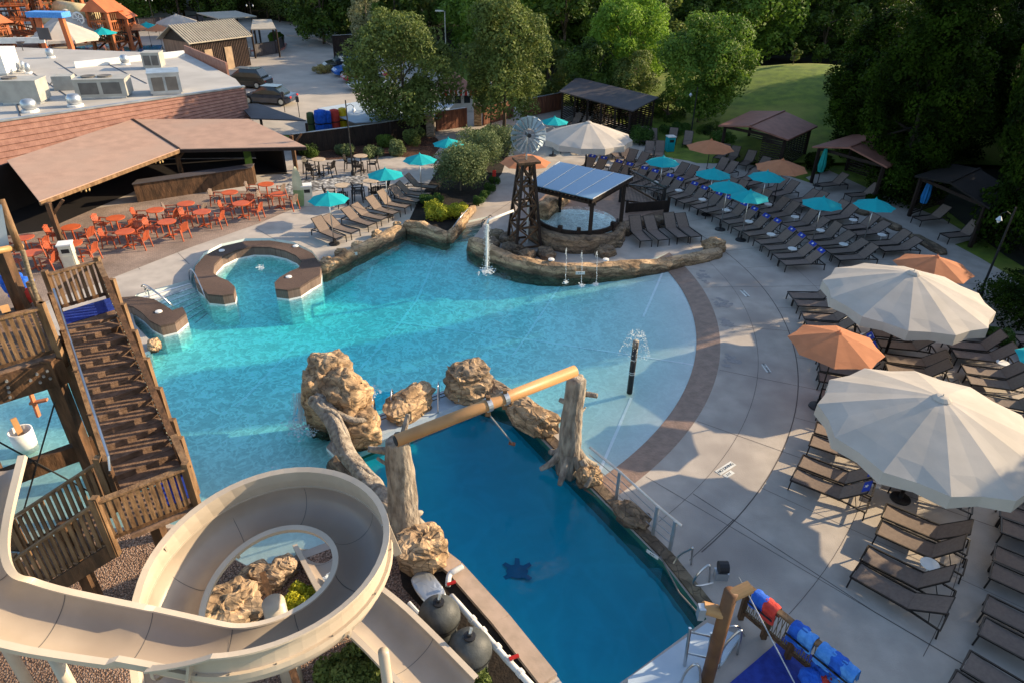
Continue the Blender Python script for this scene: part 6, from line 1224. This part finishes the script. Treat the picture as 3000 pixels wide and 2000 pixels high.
# ---------------- lamp posts, fences, huts, cars and the far water park ----------------
def lamp(px, py, h, lab, arm=0, rz=0, heads=1):
    p = at(px, py); t = thing('lamp_post', lab, 'lamp post', tuple(p), R(rz)); MB().lathe([(.12, 0), (.12, .25), (.06, .35)], 0, 0, 12).build('base', 'blackmetal', t); MB().tube([(0, 0, .3), (0, 0, h)], [.05, .035], 10).build('pole', 'blackmetal', t)
    for s in ([1] if heads == 1 else [1, -1]):
        MB().tube([(0, 0, h - .35), (s * .25, 0, h - .2), (s * .42, 0, h - .3), (s * .42, 0, h - .42)], .018, 6).build('arm', 'blackmetal', t); MB().lathe([(.03, h - .4), (.12, h - .55), (.1, h - .57)], s * .42, 0, 12).build('shade', 'galv', t); MB().lathe([(.02, h - .68), (.06, h - .62), (.06, h - .57)], s * .42, 0, 10).build('bulb', 'white', t)
    return t
lamp(1035, 515, 4.35, 'tall black lamp post by the river stones'); lamp(1438, 395, 4.1, 'tall black lamp post near the gate path', heads=2, rz=90); lamp(2021, 414, 3.7, 'black lamp post with hooked lantern on the gazebo lawn', rz=180); lamp(2868, 870, 3.9, 'black lamp post standing against the dark trees on the right', rz=170)
p = at(1308, 190); t = thing('lamp_post', 'plain grey parking lot lamp post with flat head behind the oak', 'lamp post', tuple(p)); MB().tube([(0, 0, 0), (0, 0, 5.3)], .07, 8).build('pole', 'galv', t); MB().box(-.55, 0, 5.25, .9, .3, .12).build('lamp_head', 'galv', t)
def plankwall(a, b, h, m, lab, z0=0, name='fence', posts=0, th=.06, cap='galv'):
    a, b = Vector((a.x, a.y, 0)), Vector((b.x, b.y, 0)); t = thing(name, lab, 'fence', tuple(a)); d = (b - a); n = max(2, int(d.length / .16)); q = d / n; s = Vector((-d.y, d.x, 0)).normalized(); mb = MB()
    for i in range(n): mb.obox(a + q * i + Vector((0, 0, z0)) + s * (.012 if i % 2 else 0), q * .94, s * th, (0, 0, h + .02 * noise.noise(a + q * i * 3)))
    mb.build('boards', m, t, world=True); MB().bar(a + Vector((0, 0, z0 + h + .04)), b + Vector((0, 0, z0 + h + .04)), .12, .04).build('cap_rail', cap if cap else m, t, world=True)
    k = max(1, int(d.length / 2.4))
    for i in range(k + 1): c = a.lerp(b, i / k); MB().box(c.x - s.x * .08, c.y - s.y * .08, z0, .12, .12, h + .03).build('post', m, t, world=True)
    return t
plankwall(at(862, 455), at(1030, 432), 1.3, 'darkwood', 'dark brown plank fence right of the restaurant, left stretch'); plankwall(at(1030, 432), at(1252, 396), 1.3, 'darkwood', 'dark brown plank fence right of the restaurant, stretch under the oak')
def pillar(px, py, lab, h=1.5, s=.55):
    p = at(px, py); t = thing('stone_pillar', lab, 'pillar', tuple(p)); MB().box(0, 0, 0, s, s, h).build('shaft', 'rock', t); MB().box(0, 0, h + .002, s * 1.15, s * 1.15, .1).build('capstone', 'deck', t)
pillar(1262, 400, 'grey stone gate pillar left of the gate path'); pillar(1400, 368, 'tan stone gate pillar right of the gate path'); 
plankwall(at(1278, 385), at(1365, 372), 1.35, 'fencered', 'brown wooden gate between the two stone pillars', name='gate'); plankwall(at(1415, 368), at(1500, 345), 1.35, 'fencered', 'brown fence right of the tan stone pillar'); plankwall(at(1535, 345), at(1645, 322), 1.35, 'fencered', 'sunlit red-brown fence left of the dark slatted shed')
solo(MB().slab([at(1272, 392, .05), at(1395, 378, .05), at(1400, 410, .05), at(1290, 420, .05)], .05), 'path', 'deck', 'pale path slab in front of the wooden gate', 'path')
# slatted shed
def shed(lab, name, px, roofpx, ridge, m, eave, ridgez, wall='darkwood', slat=True):
    t = thing(name, lab, 'shelter', tuple(at(*px)));
    return t
q = [at(1638, 268, 2.2), at(1855, 325, 2.2), at(1930, 285, 2.75), at(1690, 227, 2.75)]
t = thing('slatted_shed', 'long dark slatted shed with a charcoal single-pitch roof', 'shelter', tuple(at(1860, 395)))
MB().slab(q, .08).build('roof', 'roofdark', t, world=True)
f0, f1, f2, f3 = [Vector((*v[:2], 0)) for v in q]; 
def wallslats(a, b, h, gap, m='darkwood', skip=0):
    mb = MB(); n = int(h / (gap * 2))
    for i in range(skip, n): mb.bar(a + up * (gap * 2 * i + .1), b + up * (gap * 2 * i + .1), .04, gap)
    mb.build('slats', m, t, world=True)
i_ = lambda a, b, f: a.lerp(b, f)
fa, fb, fc, fd = i_(f0, f2, .04), i_(f1, f3, .04), i_(f2, f0, .04), i_(f3, f1, .04)
wallslats(fb, fc, 2.1, .07); wallslats(fd, fa, 2.1, .07); wallslats(fc, fd, 2.3, .075)
for f in (0, .2, .4, .6, .8, 1):
    for A_, B_ in ((fa, fb), (fd, fc)): c = A_.lerp(B_, f); MB().bar(c, c + up * (2.12 if A_ is fa else 2.6), .13, .13, (1, 0, 0)).build('post', 'darkwood', t, world=True)
for f in (.22, .42, .62, .82):
    A_, B_ = fa.lerp(fb, f), fd.lerp(fc, f); wallslats(A_.lerp(B_, .25), B_, 1.7, .08)
def gazebo(lab, ridge0, ridge1, eL, eR, zr_, ze_, m='gazroof', base=None):
    """ridge runs between two pixels; eaves are two pairs of pixels"""
    global t
    r0, r1 = at(*ridge0, zr_), at(*ridge1, zr_); l0, l1 = at(*eL[0], ze_), at(*eL[1], ze_); a0, a1 = at(*eR[0], ze_), at(*eR[1], ze_); c = (l0 + l1 + a0 + a1) / 4; t = thing('gazebo', lab, 'gazebo', (c.x, c.y, 0))
    MB().slab([l0, r0, r1, l1], .09).build('roof', m, t, world=True); MB().slab([a1, r1, r0, a0], .09).build('roof', m, t, world=True); MB().bar(r0 + up * .03, r1 + up * .03, .12, .05).build('ridge_cap', m, t, world=True)
    cs = []
    for v in (l0, l1, a1, a0): k = Vector((v.x, v.y, 0)).lerp(Vector((c.x, c.y, 0)), .14); cs.append(k); MB().bar(k, k + up * (ze_ + .05), .16, .16, (1, 0, 0)).build('post', 'darkwood', t, world=True)
    for i in range(4): MB().bar(cs[i] + up * (ze_ - .1), cs[(i + 1) % 4] + up * (ze_ - .1), .1, .16).build('beam', 'darkwood', t, world=True)
    return cs
cs = gazebo('brown gazebo with gabled russet roof and slatted corner below the mound', (2198, 370), (2298, 326), [(2105, 368), (2200, 325)], [(2310, 410), (2396, 370)], 2.75, 2.15)
wallslats(cs[2], cs[3], 2.0, .07); wallslats(cs[1], cs[2], 2.0, .07); wallslats(cs[3].lerp(cs[0], 0), cs[3].lerp(cs[0], .35), 2.0, .07)
cs = gazebo('second dark gazebo with russet roof half hidden by dark trees', (2490, 432), (2580, 396), [(2380, 430), (2500, 394)], [(2600, 490), (2690, 450)], 2.75, 2.15); wallslats(cs[2], cs[3], 2.0, .07); wallslats(cs[1], cs[2], 1.0, .07)
cs = gazebo('third dark cabana barely visible in the shade on the right', (2785, 535), (2870, 495), [(2680, 515), (2790, 480)], [(2900, 610), (2990, 570)], 2.75, 2.15, 'shadeblack'); wallslats(cs[2], cs[3], 2.0, .07); wallslats(cs[0], cs[1], 2.0, .07)  # roof blackened to paint in the shade it lies in
# low stone kerb behind the third row and concrete paths
for k, (a0, a1) in enumerate([(19.5, 14.8 + 1.6), (14.8, 10.2), (24.5, 21.0)]):
    solo(rockwall(MB(), arcpts(28.0, a0, a1, 8), .55, -.02, .22, 90 + k, rough=.05), 'stone_kerb', 'rockdark', ['low tan stone kerb behind the upper third row, middle piece', 'low tan stone kerb behind the upper third row, piece nearest the orange umbrella', 'low tan stone kerb behind the upper third row, farthest piece'][k], 'kerb')
struct(MB().flat(xy([(2640, 640), (2780, 720), (2860, 700), (2760, 640), (2560, 560), (2430, 500), (2360, 520), (2440, 580), (2560, 610)], 0), -.006).build('cabana_path', 'deck'))
struct(MB().flat(xy([(1880, 440), (1960, 475), (1980, 455), (1925, 415), (1895, 400)], 0), .008).build('lawn_path', 'deck'))
for i, (a, c) in enumerate([((2180, 480), (2330, 430)), ((2330, 540), (2500, 500))]):
    pass
# signs
p = at(2598, 580); t = thing('sign_post', 'small white notice on a post beside the dark gazebo path', 'sign', tuple(p)); MB().tube([(0, 0, 0), (0, 0, 1.5)], .03).build('post', 'blackmetal', t); MB().box(0, -.03, .75, .28, .03, .4).build('sign_board', 'white', t); MB().box(0, -.03, 1.3, .1, .03, .3).build('upper_sign', 'white', t)
p = at(1448, 560); t = thing('sign_post', 'small red sign on a post beside the clipped box balls', 'sign', tuple(p)); MB().tube([(0, 0, 0), (0, 0, 1.3)], .025).build('post', 'blackmetal', t); MB().box(0, -.03, .85, .2, .03, .35).build('sign_board', 'red', t)
# wrapped raft bundles
for i, (x0_, x1_, y, m, l, h) in enumerate([(905, 925, 390, 'leaf_sage', 'grey-green wrapped crate left of the blue rafts', 1.4), (928, 962, 392, 'towelblue', 'tall blue wrapped raft bundle, left of two', 1.6), (955, 975, 390, 'towelblue', 'tall blue wrapped raft bundle, right of two', 1.5), (972, 998, 385, 'redcloth', 'tall red wrapped raft bundle', 1.5), (997, 1020, 380, None, 'tall yellow wrapped raft bundle', 1.5)]):
    K.setdefault('yellow', mat('yellow_vinyl', (.75, .5, .01), (.6, .4, .01), .4, 4)); a, b = at(x0_, y), at(x1_, y); c = (a + b) / 2; w_ = (b - a).length; t = thing('raft_bundle', l, 'raft bundle', tuple(c), group='wrapped raft bundles'); MB().lathe([(w_ * .5, 0), (w_ * .56, .2), (w_ * .53, h * .5), (w_ * .56, h * .8), (w_ * .5, h), (w_ * .25, h + .05)], 0, 0, 14).build('bundle', m or 'yellow', t, smooth=True); MB().lathe([(w_ * .57, h * .45), (w_ * .57, h * .5)], 0, 0, 14, False).build('strap', 'blackmetal', t)
solo(MB().slab([at(930, 318, 1.0), at(1085, 292, 1.0), at(1330, 305, 1.0), at(1290, 345, 1.0), at(1040, 360, 1.0)], .06), 'white_tarpaulin', 'bench', 'large pale tarpaulin roof stretched behind the oak', 'tarpaulin')
q = [at(700, 305, 2.2), at(756, 304, 2.2), at(896, 353, 1.9), at(736, 347, 1.9)]; t = thing('side_shelter', 'grey-roofed service shelter beside the red cedar restaurant wall', 'shelter', tuple(at(860, 400))); MB().slab(q, .08).build('roof', 'roofdark', t, world=True)
for v in q: MB().bar((v.x * .99, v.y * .99, 0), (v.x * .99, v.y * .99, v.z - .08), .14, .14, (1, 0, 0)).build('post', 'darkwood', t, world=True)
# kiosk with striped awning
c = at(1335, 320); t = thing('kiosk', 'small white kiosk with red and white striped awning behind the fence', 'kiosk', (c.x, c.y, 0), .25); MB().box(0, 0, 0, 2.4, 2.4, 1.7).build('wall', 'white', t); w_ = MB(); [w_.box(-.75 + k * .75, -1.21, .7, .5, .03, .75) for k in range(3)]; w_.build('window', 'glassdark', t); MB().add([(-1.5, -1.5, 1.7), (1.5, -1.5, 1.7), (1.5, 1.5, 1.7), (-1.5, 1.5, 1.7), (0, 0, 2.9)], [(0, 1, 4), (1, 2, 4), (2, 3, 4), (3, 0, 4), (3, 2, 1, 0)]).build('roof', 'shingle', t)
aw = MB(); [aw.box(-1.4 + k * .4, -1.52, 1.35, .2, .03, .4) for k in range(8)]; aw.build('awning_red_stripes', 'redcloth', t); aw = MB(); [aw.box(-1.2 + k * .4, -1.52, 1.35, .2, .028, .4) for k in range(7)]; aw.build('awning_white_stripes', 'white', t)
# cars
def car(px, py, rz, m, lab, suv=False, L=4.3, hr=1.4):
    p = at(px, py); t = thing('parked_car', lab, 'car', (p.x, p.y, .02), R(rz), group='parked cars'); hr = hr + (.22 if suv else 0); W = .88
    def hull(secs, name, m_):
        mb = MB(); n = len(secs)
        for x, w1, z0, w2, z1 in secs: mb.v += [(x, -w1, z0), (x, w1, z0), (x, w1, z0 + (z1 - z0) * .6), (x, w2, z1), (x, -w2, z1), (x, -w1, z0 + (z1 - z0) * .6)]
        for i in range(n - 1):
            for k in range(6): mb.f.append((6 * i + k, 6 * i + 6 + k, 6 * i + 6 + (k + 1) % 6, 6 * i + (k + 1) % 6))
        mb.f += [tuple(range(6)), tuple(6 * (n - 1) + k for k in reversed(range(6)))]; return mb.build(name, m_, t, smooth=False)
    h = L / 2; hb = .82 if not suv else .95
    hull([(-h, .7, .35, .62, hb * .8), (-h + .15, W * .93, .25, .8, hb * .95), (-h + .8, W, .2, .82, hb), (h - 1.2, W, .2, .82, hb), (h - .3, W * .93, .25, .76, hb * .82), (h, .68, .35, .6, hb * .62)], 'body', m)
    hull([(-h + (.35 if suv else .7), .7, hb - .05, .62, hb + .1), (-h + .75 if suv else -h + 1.35, .74, hb - .05, .6, hr), (.15, .76, hb - .05, .62, hr + .02), (h - 1.1, .7, hb - .06, .66, hb + .04)], 'cabin_glass', 'glassdark'); MB().box(-.35, 0, hr + .0, 1.5 if not suv else 2.1, 1.12, .035).build('roof_panel', m, t)
    for sx in (-h + .8, h - .8):
        for sy in (-1, 1): w_ = MB().tube([(sx, sy * .72, .32), (sx, sy * .9, .32)], .32, 16).build('wheel', 'tyre', t); MB().tube([(sx, sy * .895, .32), (sx, sy * .91, .32)], .2, 12).build('rim', 'galv', w_)
    for sy in (-1, 1): MB().box(h - .12, sy * .55, .52, .12, .26, .12).build('headlight', 'ledge', t); MB().box(-h + .05, sy * .6, .6, .1, .24, .14).build('tail_light', 'red', t)
K['navy'] = mat('navy_car_paint', (.02, .035, .07), rough=.25, coat=.6, spec=.6); K['blackcar'] = mat('black_car_paint', (.012, .013, .015), rough=.25, coat=.6, spec=.6); K['bluecar'] = mat('bright_blue_car_paint', (.02, .14, .5), rough=.25, coat=.6); K['redcar'] = mat('red_car_paint', (.45, .03, .04), rough=.25, coat=.6); K['whitecar'] = mat('white_car_paint', (.7, .72, .74), rough=.25, coat=.6)
car(725, 255, 170, 'blackcar', 'black estate car parked behind the dark sedan near the restaurant', True, 4.5); car(792, 303, 170, 'navy', 'dark navy sedan parked nearest the restaurant corner', False, 4.5)
car(1010, 205, 205, 'blackcar', 'black suv in the far parking row under the oak', True, 4.3); car(1037, 222, 205, 'bluecar', 'bright blue car in the far parking row', True, 4.1); car(1068, 238, 205, 'redcar', 'red car mostly hidden by the oak in the far parking row'); car(1090, 262, 205, 'whitecar', 'white car mostly hidden by the oak in the far parking row')
for i, (a, b) in enumerate([((980, 155), (1040, 190)), ((930, 230), (1050, 250)), ((905, 300), (1010, 318))]): pass
plankwall(at(980, 170), at(1055, 165), 2.3, 'darkwood', 'dark dumpster enclosure wall behind the parked cars', name='enclosure_wall')
for i, (x, y) in enumerate([(1000, 172), (1028, 170)]): p = at(x, y, 1.2); t = thing('notice_sign', f'{["left", "right"][i]} white notice on the dark enclosure wall', 'sign', tuple(p + Vector((0, -.15, 0)))); MB().box(0, 0, -.25, .5, .03, .5).build('board', 'white', t); MB().box(0, -.02, -.1, .35, .01, .05).build('print', 'blackmetal', t)
mb = MB(); q = smoothp([at(640, 165), at(760, 148), at(828, 152), at(836, 130)], 2)
for a, b in zip(q, q[1:]): mb.bar(a + up * .08, b + up * .08, .3, .16)
K['pinkkerb'] = mat('faded_red_kerb', (.5, .2, .16), rough=.8); solo(mb, 'kerb', 'pinkkerb', 'faded red kerb curving round the black fenced pavilion', 'kerb')
mb = MB(); q = smoothp([at(840, 107, 0), at(920, 112), at(975, 130), at(990, 165)], 2)
for a, b in zip(q, q[1:]): mb.bar(a + up * .1, b + up * .1, .25, .2)
solo(mb, 'kerb', 'deck', 'pale kerb along the far bend of the road', 'kerb')
# metal-roofed barn
ev, rv = 2.9, 4.3
c0, c1, c2, c3 = at(505, 112, ev), at(555, 127, ev), at(730, 105, ev), at(690, 90, ev); rd0, rd1 = at(508, 80, rv), at(700, 60, rv)
t = thing('barn_building', 'brown board barn with a ribbed tan metal roof beside the road', 'building', tuple(at(640, 180)))
e1_, e2_ = Vector((c1.x, c1.y, 0)), Vector((c2.x, c2.y, 0)); dd_ = (e2_ - e1_); bk_ = Vector((-dd_.y, dd_.x, 0)).normalized() * 4.8
MB().obox(e1_ + bk_ * .05 + dd_ * .03, dd_ * .94, bk_ * .9, (0, 0, ev)).build('wall', 'barn', t, world=True)
rA, rB = e1_ + bk_ * .5 + up * rv, e2_ + bk_ * .5 + up * rv; eA, eB = e1_ - bk_ * .04 + up * (ev + .0), e2_ - bk_ * .04 + up * ev; gA, gB = e1_ + bk_ * 1.04 + up * ev, e2_ + bk_ * 1.04 + up * ev; ex = dd_ * .03
MB().slab([eA - ex, eB + ex, rB + ex, rA - ex], .08).build('roof', 'metalroof', t, world=True); MB().slab([gB + ex, gA - ex, rA - ex, rB + ex], .08).build('roof', 'metalroof', t, world=True)
rb = MB()
for k in range(26): f = k / 25; rb.bar((eA - ex).lerp(eB + ex, f) + up * .04, (rA - ex).lerp(rB + ex, f) + up * .04, .06, .08)
rb.build('roof_ribs', 'metalroof', t, world=True)
K['panel'] = mat('pale_door_board', (.42, .29, .18), rough=.7)
for f in (.22, .55): MB().obox(e1_ + dd_ * f - bk_.normalized() * -.1 + bk_ * .0, dd_ * .12, bk_.normalized() * .12, (0, 0, 2.1)).build('door', 'panel', t, world=True)
bt = MB()
for k in range(34): f = k / 33; bt.obox(e1_ + dd_ * (.03 + .93 * f) + bk_ * .035, dd_ * .006, bk_ * .02, (0, 0, ev - .1))
bt.build('battens', 'darkwood', t, world=True)
g0 = e1_ + bk_ * .05 + dd_ * .03; g1 = e1_ + bk_ * .95 + dd_ * .03; MB().add([g0 + up * (ev - .05), g1 + up * (ev - .05), g0.lerp(g1, .5) + up * (rv - .1), g0 + up * (ev - .05) + dd_ * .01, g1 + up * (ev - .05) + dd_ * .01, g0.lerp(g1, .5) + up * (rv - .1) + dd_ * .01], [(0, 1, 2), (5, 4, 3)]).build('gable', 'darkwood', t, world=True)
for i, (x, y) in enumerate([(692, 168), (724, 165)]): p = at(x, y); t = thing('condenser_unit', f'white condenser box against the barn wall, {["left", "right"][i]} one', 'air conditioner', tuple(p), .1); MB().box(0, 0, .1, .9, .4, .8).build('cabinet', 'hvac', t); MB().tube([(0, -.2, .5), (0, -.23, .5)], .28, 14).build('fan_grille', 'grille', t)
# pavilion behind the barn
q = [at(575, 38, 3.2), at(640, 55, 3.2), at(752, 48, 3.2), at(690, 32, 3.2)]; t = thing('pavilion', 'flat tan-roofed pavilion at the back behind the barn', 'pavilion', tuple(at(680, 95))); MB().slab(q, .12).build('roof', 'metalroof', t, world=True)
for v in q: MB().bar((v.x, v.y, 0), (v.x, v.y, 3.1), .18, .18, (1, 0, 0)).build('post', 'darkwood', t, world=True)
q = [at(735, 86, 3.0), at(808, 84, 3.0), at(795, 57, 3.6), at(740, 58, 3.6)]; t = thing('pavilion', 'low dark pavilion with grey-tan roof and black fence at the road bend', 'pavilion', tuple(at(775, 150))); MB().slab(q, .12).build('roof', 'metalroof', t, world=True)
for v in q: MB().bar((v.x, v.y, 0), (v.x, v.y, v.z - .1), .16, .16, (1, 0, 0)).build('post', 'darkwood', t, world=True)
plankwall(at(748, 168), at(812, 158), 1.3, 'roofdark', 'black screened fence at the road bend, left panel', cap='blackmetal'); plankwall(at(812, 158), at(832, 142), 1.3, 'roofdark', 'black screened fence at the road bend, right panel', cap='blackmetal'); plankwall(at(345, 96), at(600, 84), 1.6, 'roofdark', 'long black fence behind the water park', cap='blackmetal')
rk(810, 118, .9, (.9, .9, .9), 210, 0, 'dark rounded bush lump at the road bend', 'leaf_dark', 14)
# water park
struct(MB().flat([tuple(at(x, y, .03)[:2]) for x, y in [(-80, 205), (215, 200), (420, 168), (520, 165), (560, 130), (420, 118), (-80, 130)]], .03).build('park_paving', 'deck'))
K['parkwater'] = mat('blue_painted_pool', (.03, .24, .5), (.02, .18, .42), .12, 1, .1, spec=.8)
struct(MB().flat([tuple(at(x, y, .05)[:2]) for x, y in [(170, 182), (255, 180), (385, 158), (380, 140), (300, 128), (200, 140)]], .05).build('park_pool', 'parkwater')); struct(MB().flat([tuple(at(x, y, .05)[:2]) for x, y in [(400, 160), (470, 150), (475, 132), (410, 135)]], .05).build('park_pool', 'parkwater'))
for i, (x, y, h, r_, l) in enumerate([(225, 150, 4.3, 3.7, 'large off-white tent umbrella in the water park, rear one'), (208, 170, 3.8, 3.5, 'large off-white tent umbrella in the water park, front one')]):
    p = at(x, y); umbrella('park_umbrella', l, 'umbrella', 'canvas', r_, 8, h, 2.1, .3, 'water park tent umbrellas', .06).location = p
p = at(530, 112); umbrella('park_umbrella', 'pale tent umbrella behind the metal-roofed barn', 'umbrella', 'canvas', 2.8, 8, 2.8, 1.8, .2, 'water park tent umbrellas', .06).location = p
for i, (x, y, m, l) in enumerate([(412, 142, 'orangecv', 'orange umbrella in the far water park, left one'), (478, 146, 'orangecv', 'orange umbrella in the far water park, right one'), (445, 138, 'teal', 'teal umbrella in the far water park between orange ones'), (318, 158, 'teal', 'teal umbrella over the far blue pool')]):
    p = at(x, y); umbrella('park_umbrella', l, 'umbrella', m, 1.5, 8, 2.7, 2.1, 0, 'water park umbrellas').location = p
for i, (x, y) in enumerate([(228, 180), (268, 178), (295, 172), (315, 170)]): p = at(x, y); t = thing('deck_chair', f'dark blue deck chair at the far park pool, {ORD[i]} from the left', 'chair', tuple(p), .2); MB().box(0, 0, .25, .9, .6, .06).build('seat', 'navy', t); MB().obox((-.45, -.3, .3), (0, .6, 0), (-.3, 0, .6), (-.04, 0, 0)).build('backrest', 'navy', t); MB().box(0, 0, 0, .7, .5, .24).build('frame', 'bronze', t)
K['playorange'] = mat('orange_play_timber', (.45, .13, .04), (.28, .08, .028), .6, 1.5, .1); K['playroof'] = mat('orange_play_roof', (.55, .15, .05), (.42, .11, .04), .6, 1); K['cream'] = mat('cream_slide', (.62, .5, .28), rough=.4)
def playtower(px, py, w_, h, lab, seed, roof=True):
    p = at(px, py); t = thing('play_tower', lab, 'play tower', tuple(p), .2 + seed * .3); rnd = random.Random(seed)
    for sx in (-1, 1):
        for sy in (-1, 1): MB().bar((sx * w_, sy * w_, 0), (sx * w_ * .92, sy * w_ * .92, h), .3, .3, (1, 0, 0)).build('leg', 'playorange', t)
    for z in [h * .25, h * .5, h * .75]:
        MB().box(0, 0, z, w_ * 2, w_ * 2, .15).build('platform', 'playorange', t); r_ = MB()
        for s in (-1, 1):
            for k in range(9): r_.box(-w_ + k * w_ / 4, s * w_, z + .15, .07, .05, .9); r_.box(s * w_, -w_ + k * w_ / 4, z + .15, .05, .07, .9)
            r_.box(0, s * w_, z + 1.05, w_ * 2, .1, .1); r_.box(s * w_, 0, z + 1.05, .1, w_ * 2, .1)
        r_.build('railing', rnd.choice(['woodlit', 'playorange', 'blackmetal']), t)
    if roof: q = w_ * 1.3; MB().add([(-q, -q, h), (q, -q, h), (q, q, h), (-q, q, h), (-q * .9, 0, h + q * .8), (q * .9, 0, h + q * .8)], [(0, 1, 5, 4), (2, 3, 4, 5), (1, 2, 5), (3, 0, 4), (3, 2, 1, 0)]).build('roof', 'playroof', t); MB().bar((-q * .95, 0, h + q * .82), (q * .95, 0, h + q * .82), .18, .12).build('ridge_board', 'woodlit', t)
    br = MB()
    for s in (-1, 1): br.bar((-w_, s * w_, .1), (w_, s * w_, h * .25), .12, .15); br.bar((w_, s * w_, h * .25), (-w_, s * w_, h * .5), .12, .15)
    br.build('bracing', 'playorange', t); return t
playtower(60, 140, 2.2, 6.0, 'orange timber play tower at the far left edge', 1); playtower(190, 128, 1.8, 7.0, 'tall open orange play tower with a spoked wheel', 2, False); playtower(285, 120, 1.8, 8.0, 'tallest orange play tower in the water park', 3); playtower(335, 150, 1.3, 4.2, 'narrow orange play tower right of the tallest one', 4); playtower(372, 145, 1.2, 3.4, 'small orange play hut at the park pool', 5); playtower(5, 118, 2.2, 7.5, 'orange roofed play tower cut by the left picture edge', 6); playtower(120, 100, 2.0, 7.0, 'rear orange play tower behind the blue canopy', 7); playtower(-15, 160, 1.6, 3.2, 'low orange roofed hut at the left edge', 8)
solo(MB().tube(smoothp([at(175, 25, 4), at(230, 35, 4), at(290, 40, 3.5), at(320, 60, 2.5)], 2), .9, 12), 'tube_slide', 'cream', 'cream tube slide running between the orange play towers', 'slide', smooth=True); solo(MB().tube(smoothp([at(120, 60, 3), at(170, 75, 2.5), at(240, 95, 1.5), at(300, 105, 1)], 2), .6, 12), 'tube_slide', 'cream', 'lower cream slide trough behind the tent umbrellas', 'slide', smooth=True)
p = at(162, 110, 2.5); t = thing('blue_canopy', 'blue and white canopy on red legs in the water park', 'canopy', (p.x, p.y, 0)); MB().obox((-1.8, -.8, 4.4), (3.6, 0, 0), (0, 1.6, 0), (0, 0, .5)).build('canopy', 'towellight', t); [MB().bar((s * 1.4, 0, 0), (s * 1.2, 0, 4.4), .45, .45, (1, 0, 0)).build('leg', 'playroof', t) for s in (-1, 1)]
p = at(229, 55, 3.5); t = thing('spoked_wheel', 'white spoked wheel on the orange play tower', 'wheel', tuple(p)); w_ = MB(); w_.tube([(.6 * math.cos(a * .5236), 0, .6 * math.sin(a * .5236)) for a in range(13)], .1, 6, False); w_.build('rim', 'white', t); w_ = MB(); [w_.bar((0, 0, 0), (.6 * math.cos(k * 1.047), 0, .6 * math.sin(k * 1.047)), .1, .08) for k in range(6)]; w_.build('spokes', 'white', t)
for i, (x, y, h) in enumerate([(458, 96, 4.5), (592, 70, 4), (745, 100, 4)]): lamp(x, y, h, f'small dark lamp post near the water park, {ORD[i]} from the left', heads=2)
for i, (x, y) in enumerate([(835, 330), (878, 345)]): p = at(x, y); t = thing('sign_post', f'thin dark parking sign post by the service shelter, {["left", "right"][i]} one', 'sign', tuple(p)); MB().tube([(0, 0, 0), (0, 0, 1.6)], .03).build('post', 'blackmetal', t); MB().box(0, 0, 1.15, .25, .03, .4).build('sign_board', 'roofdark', t)
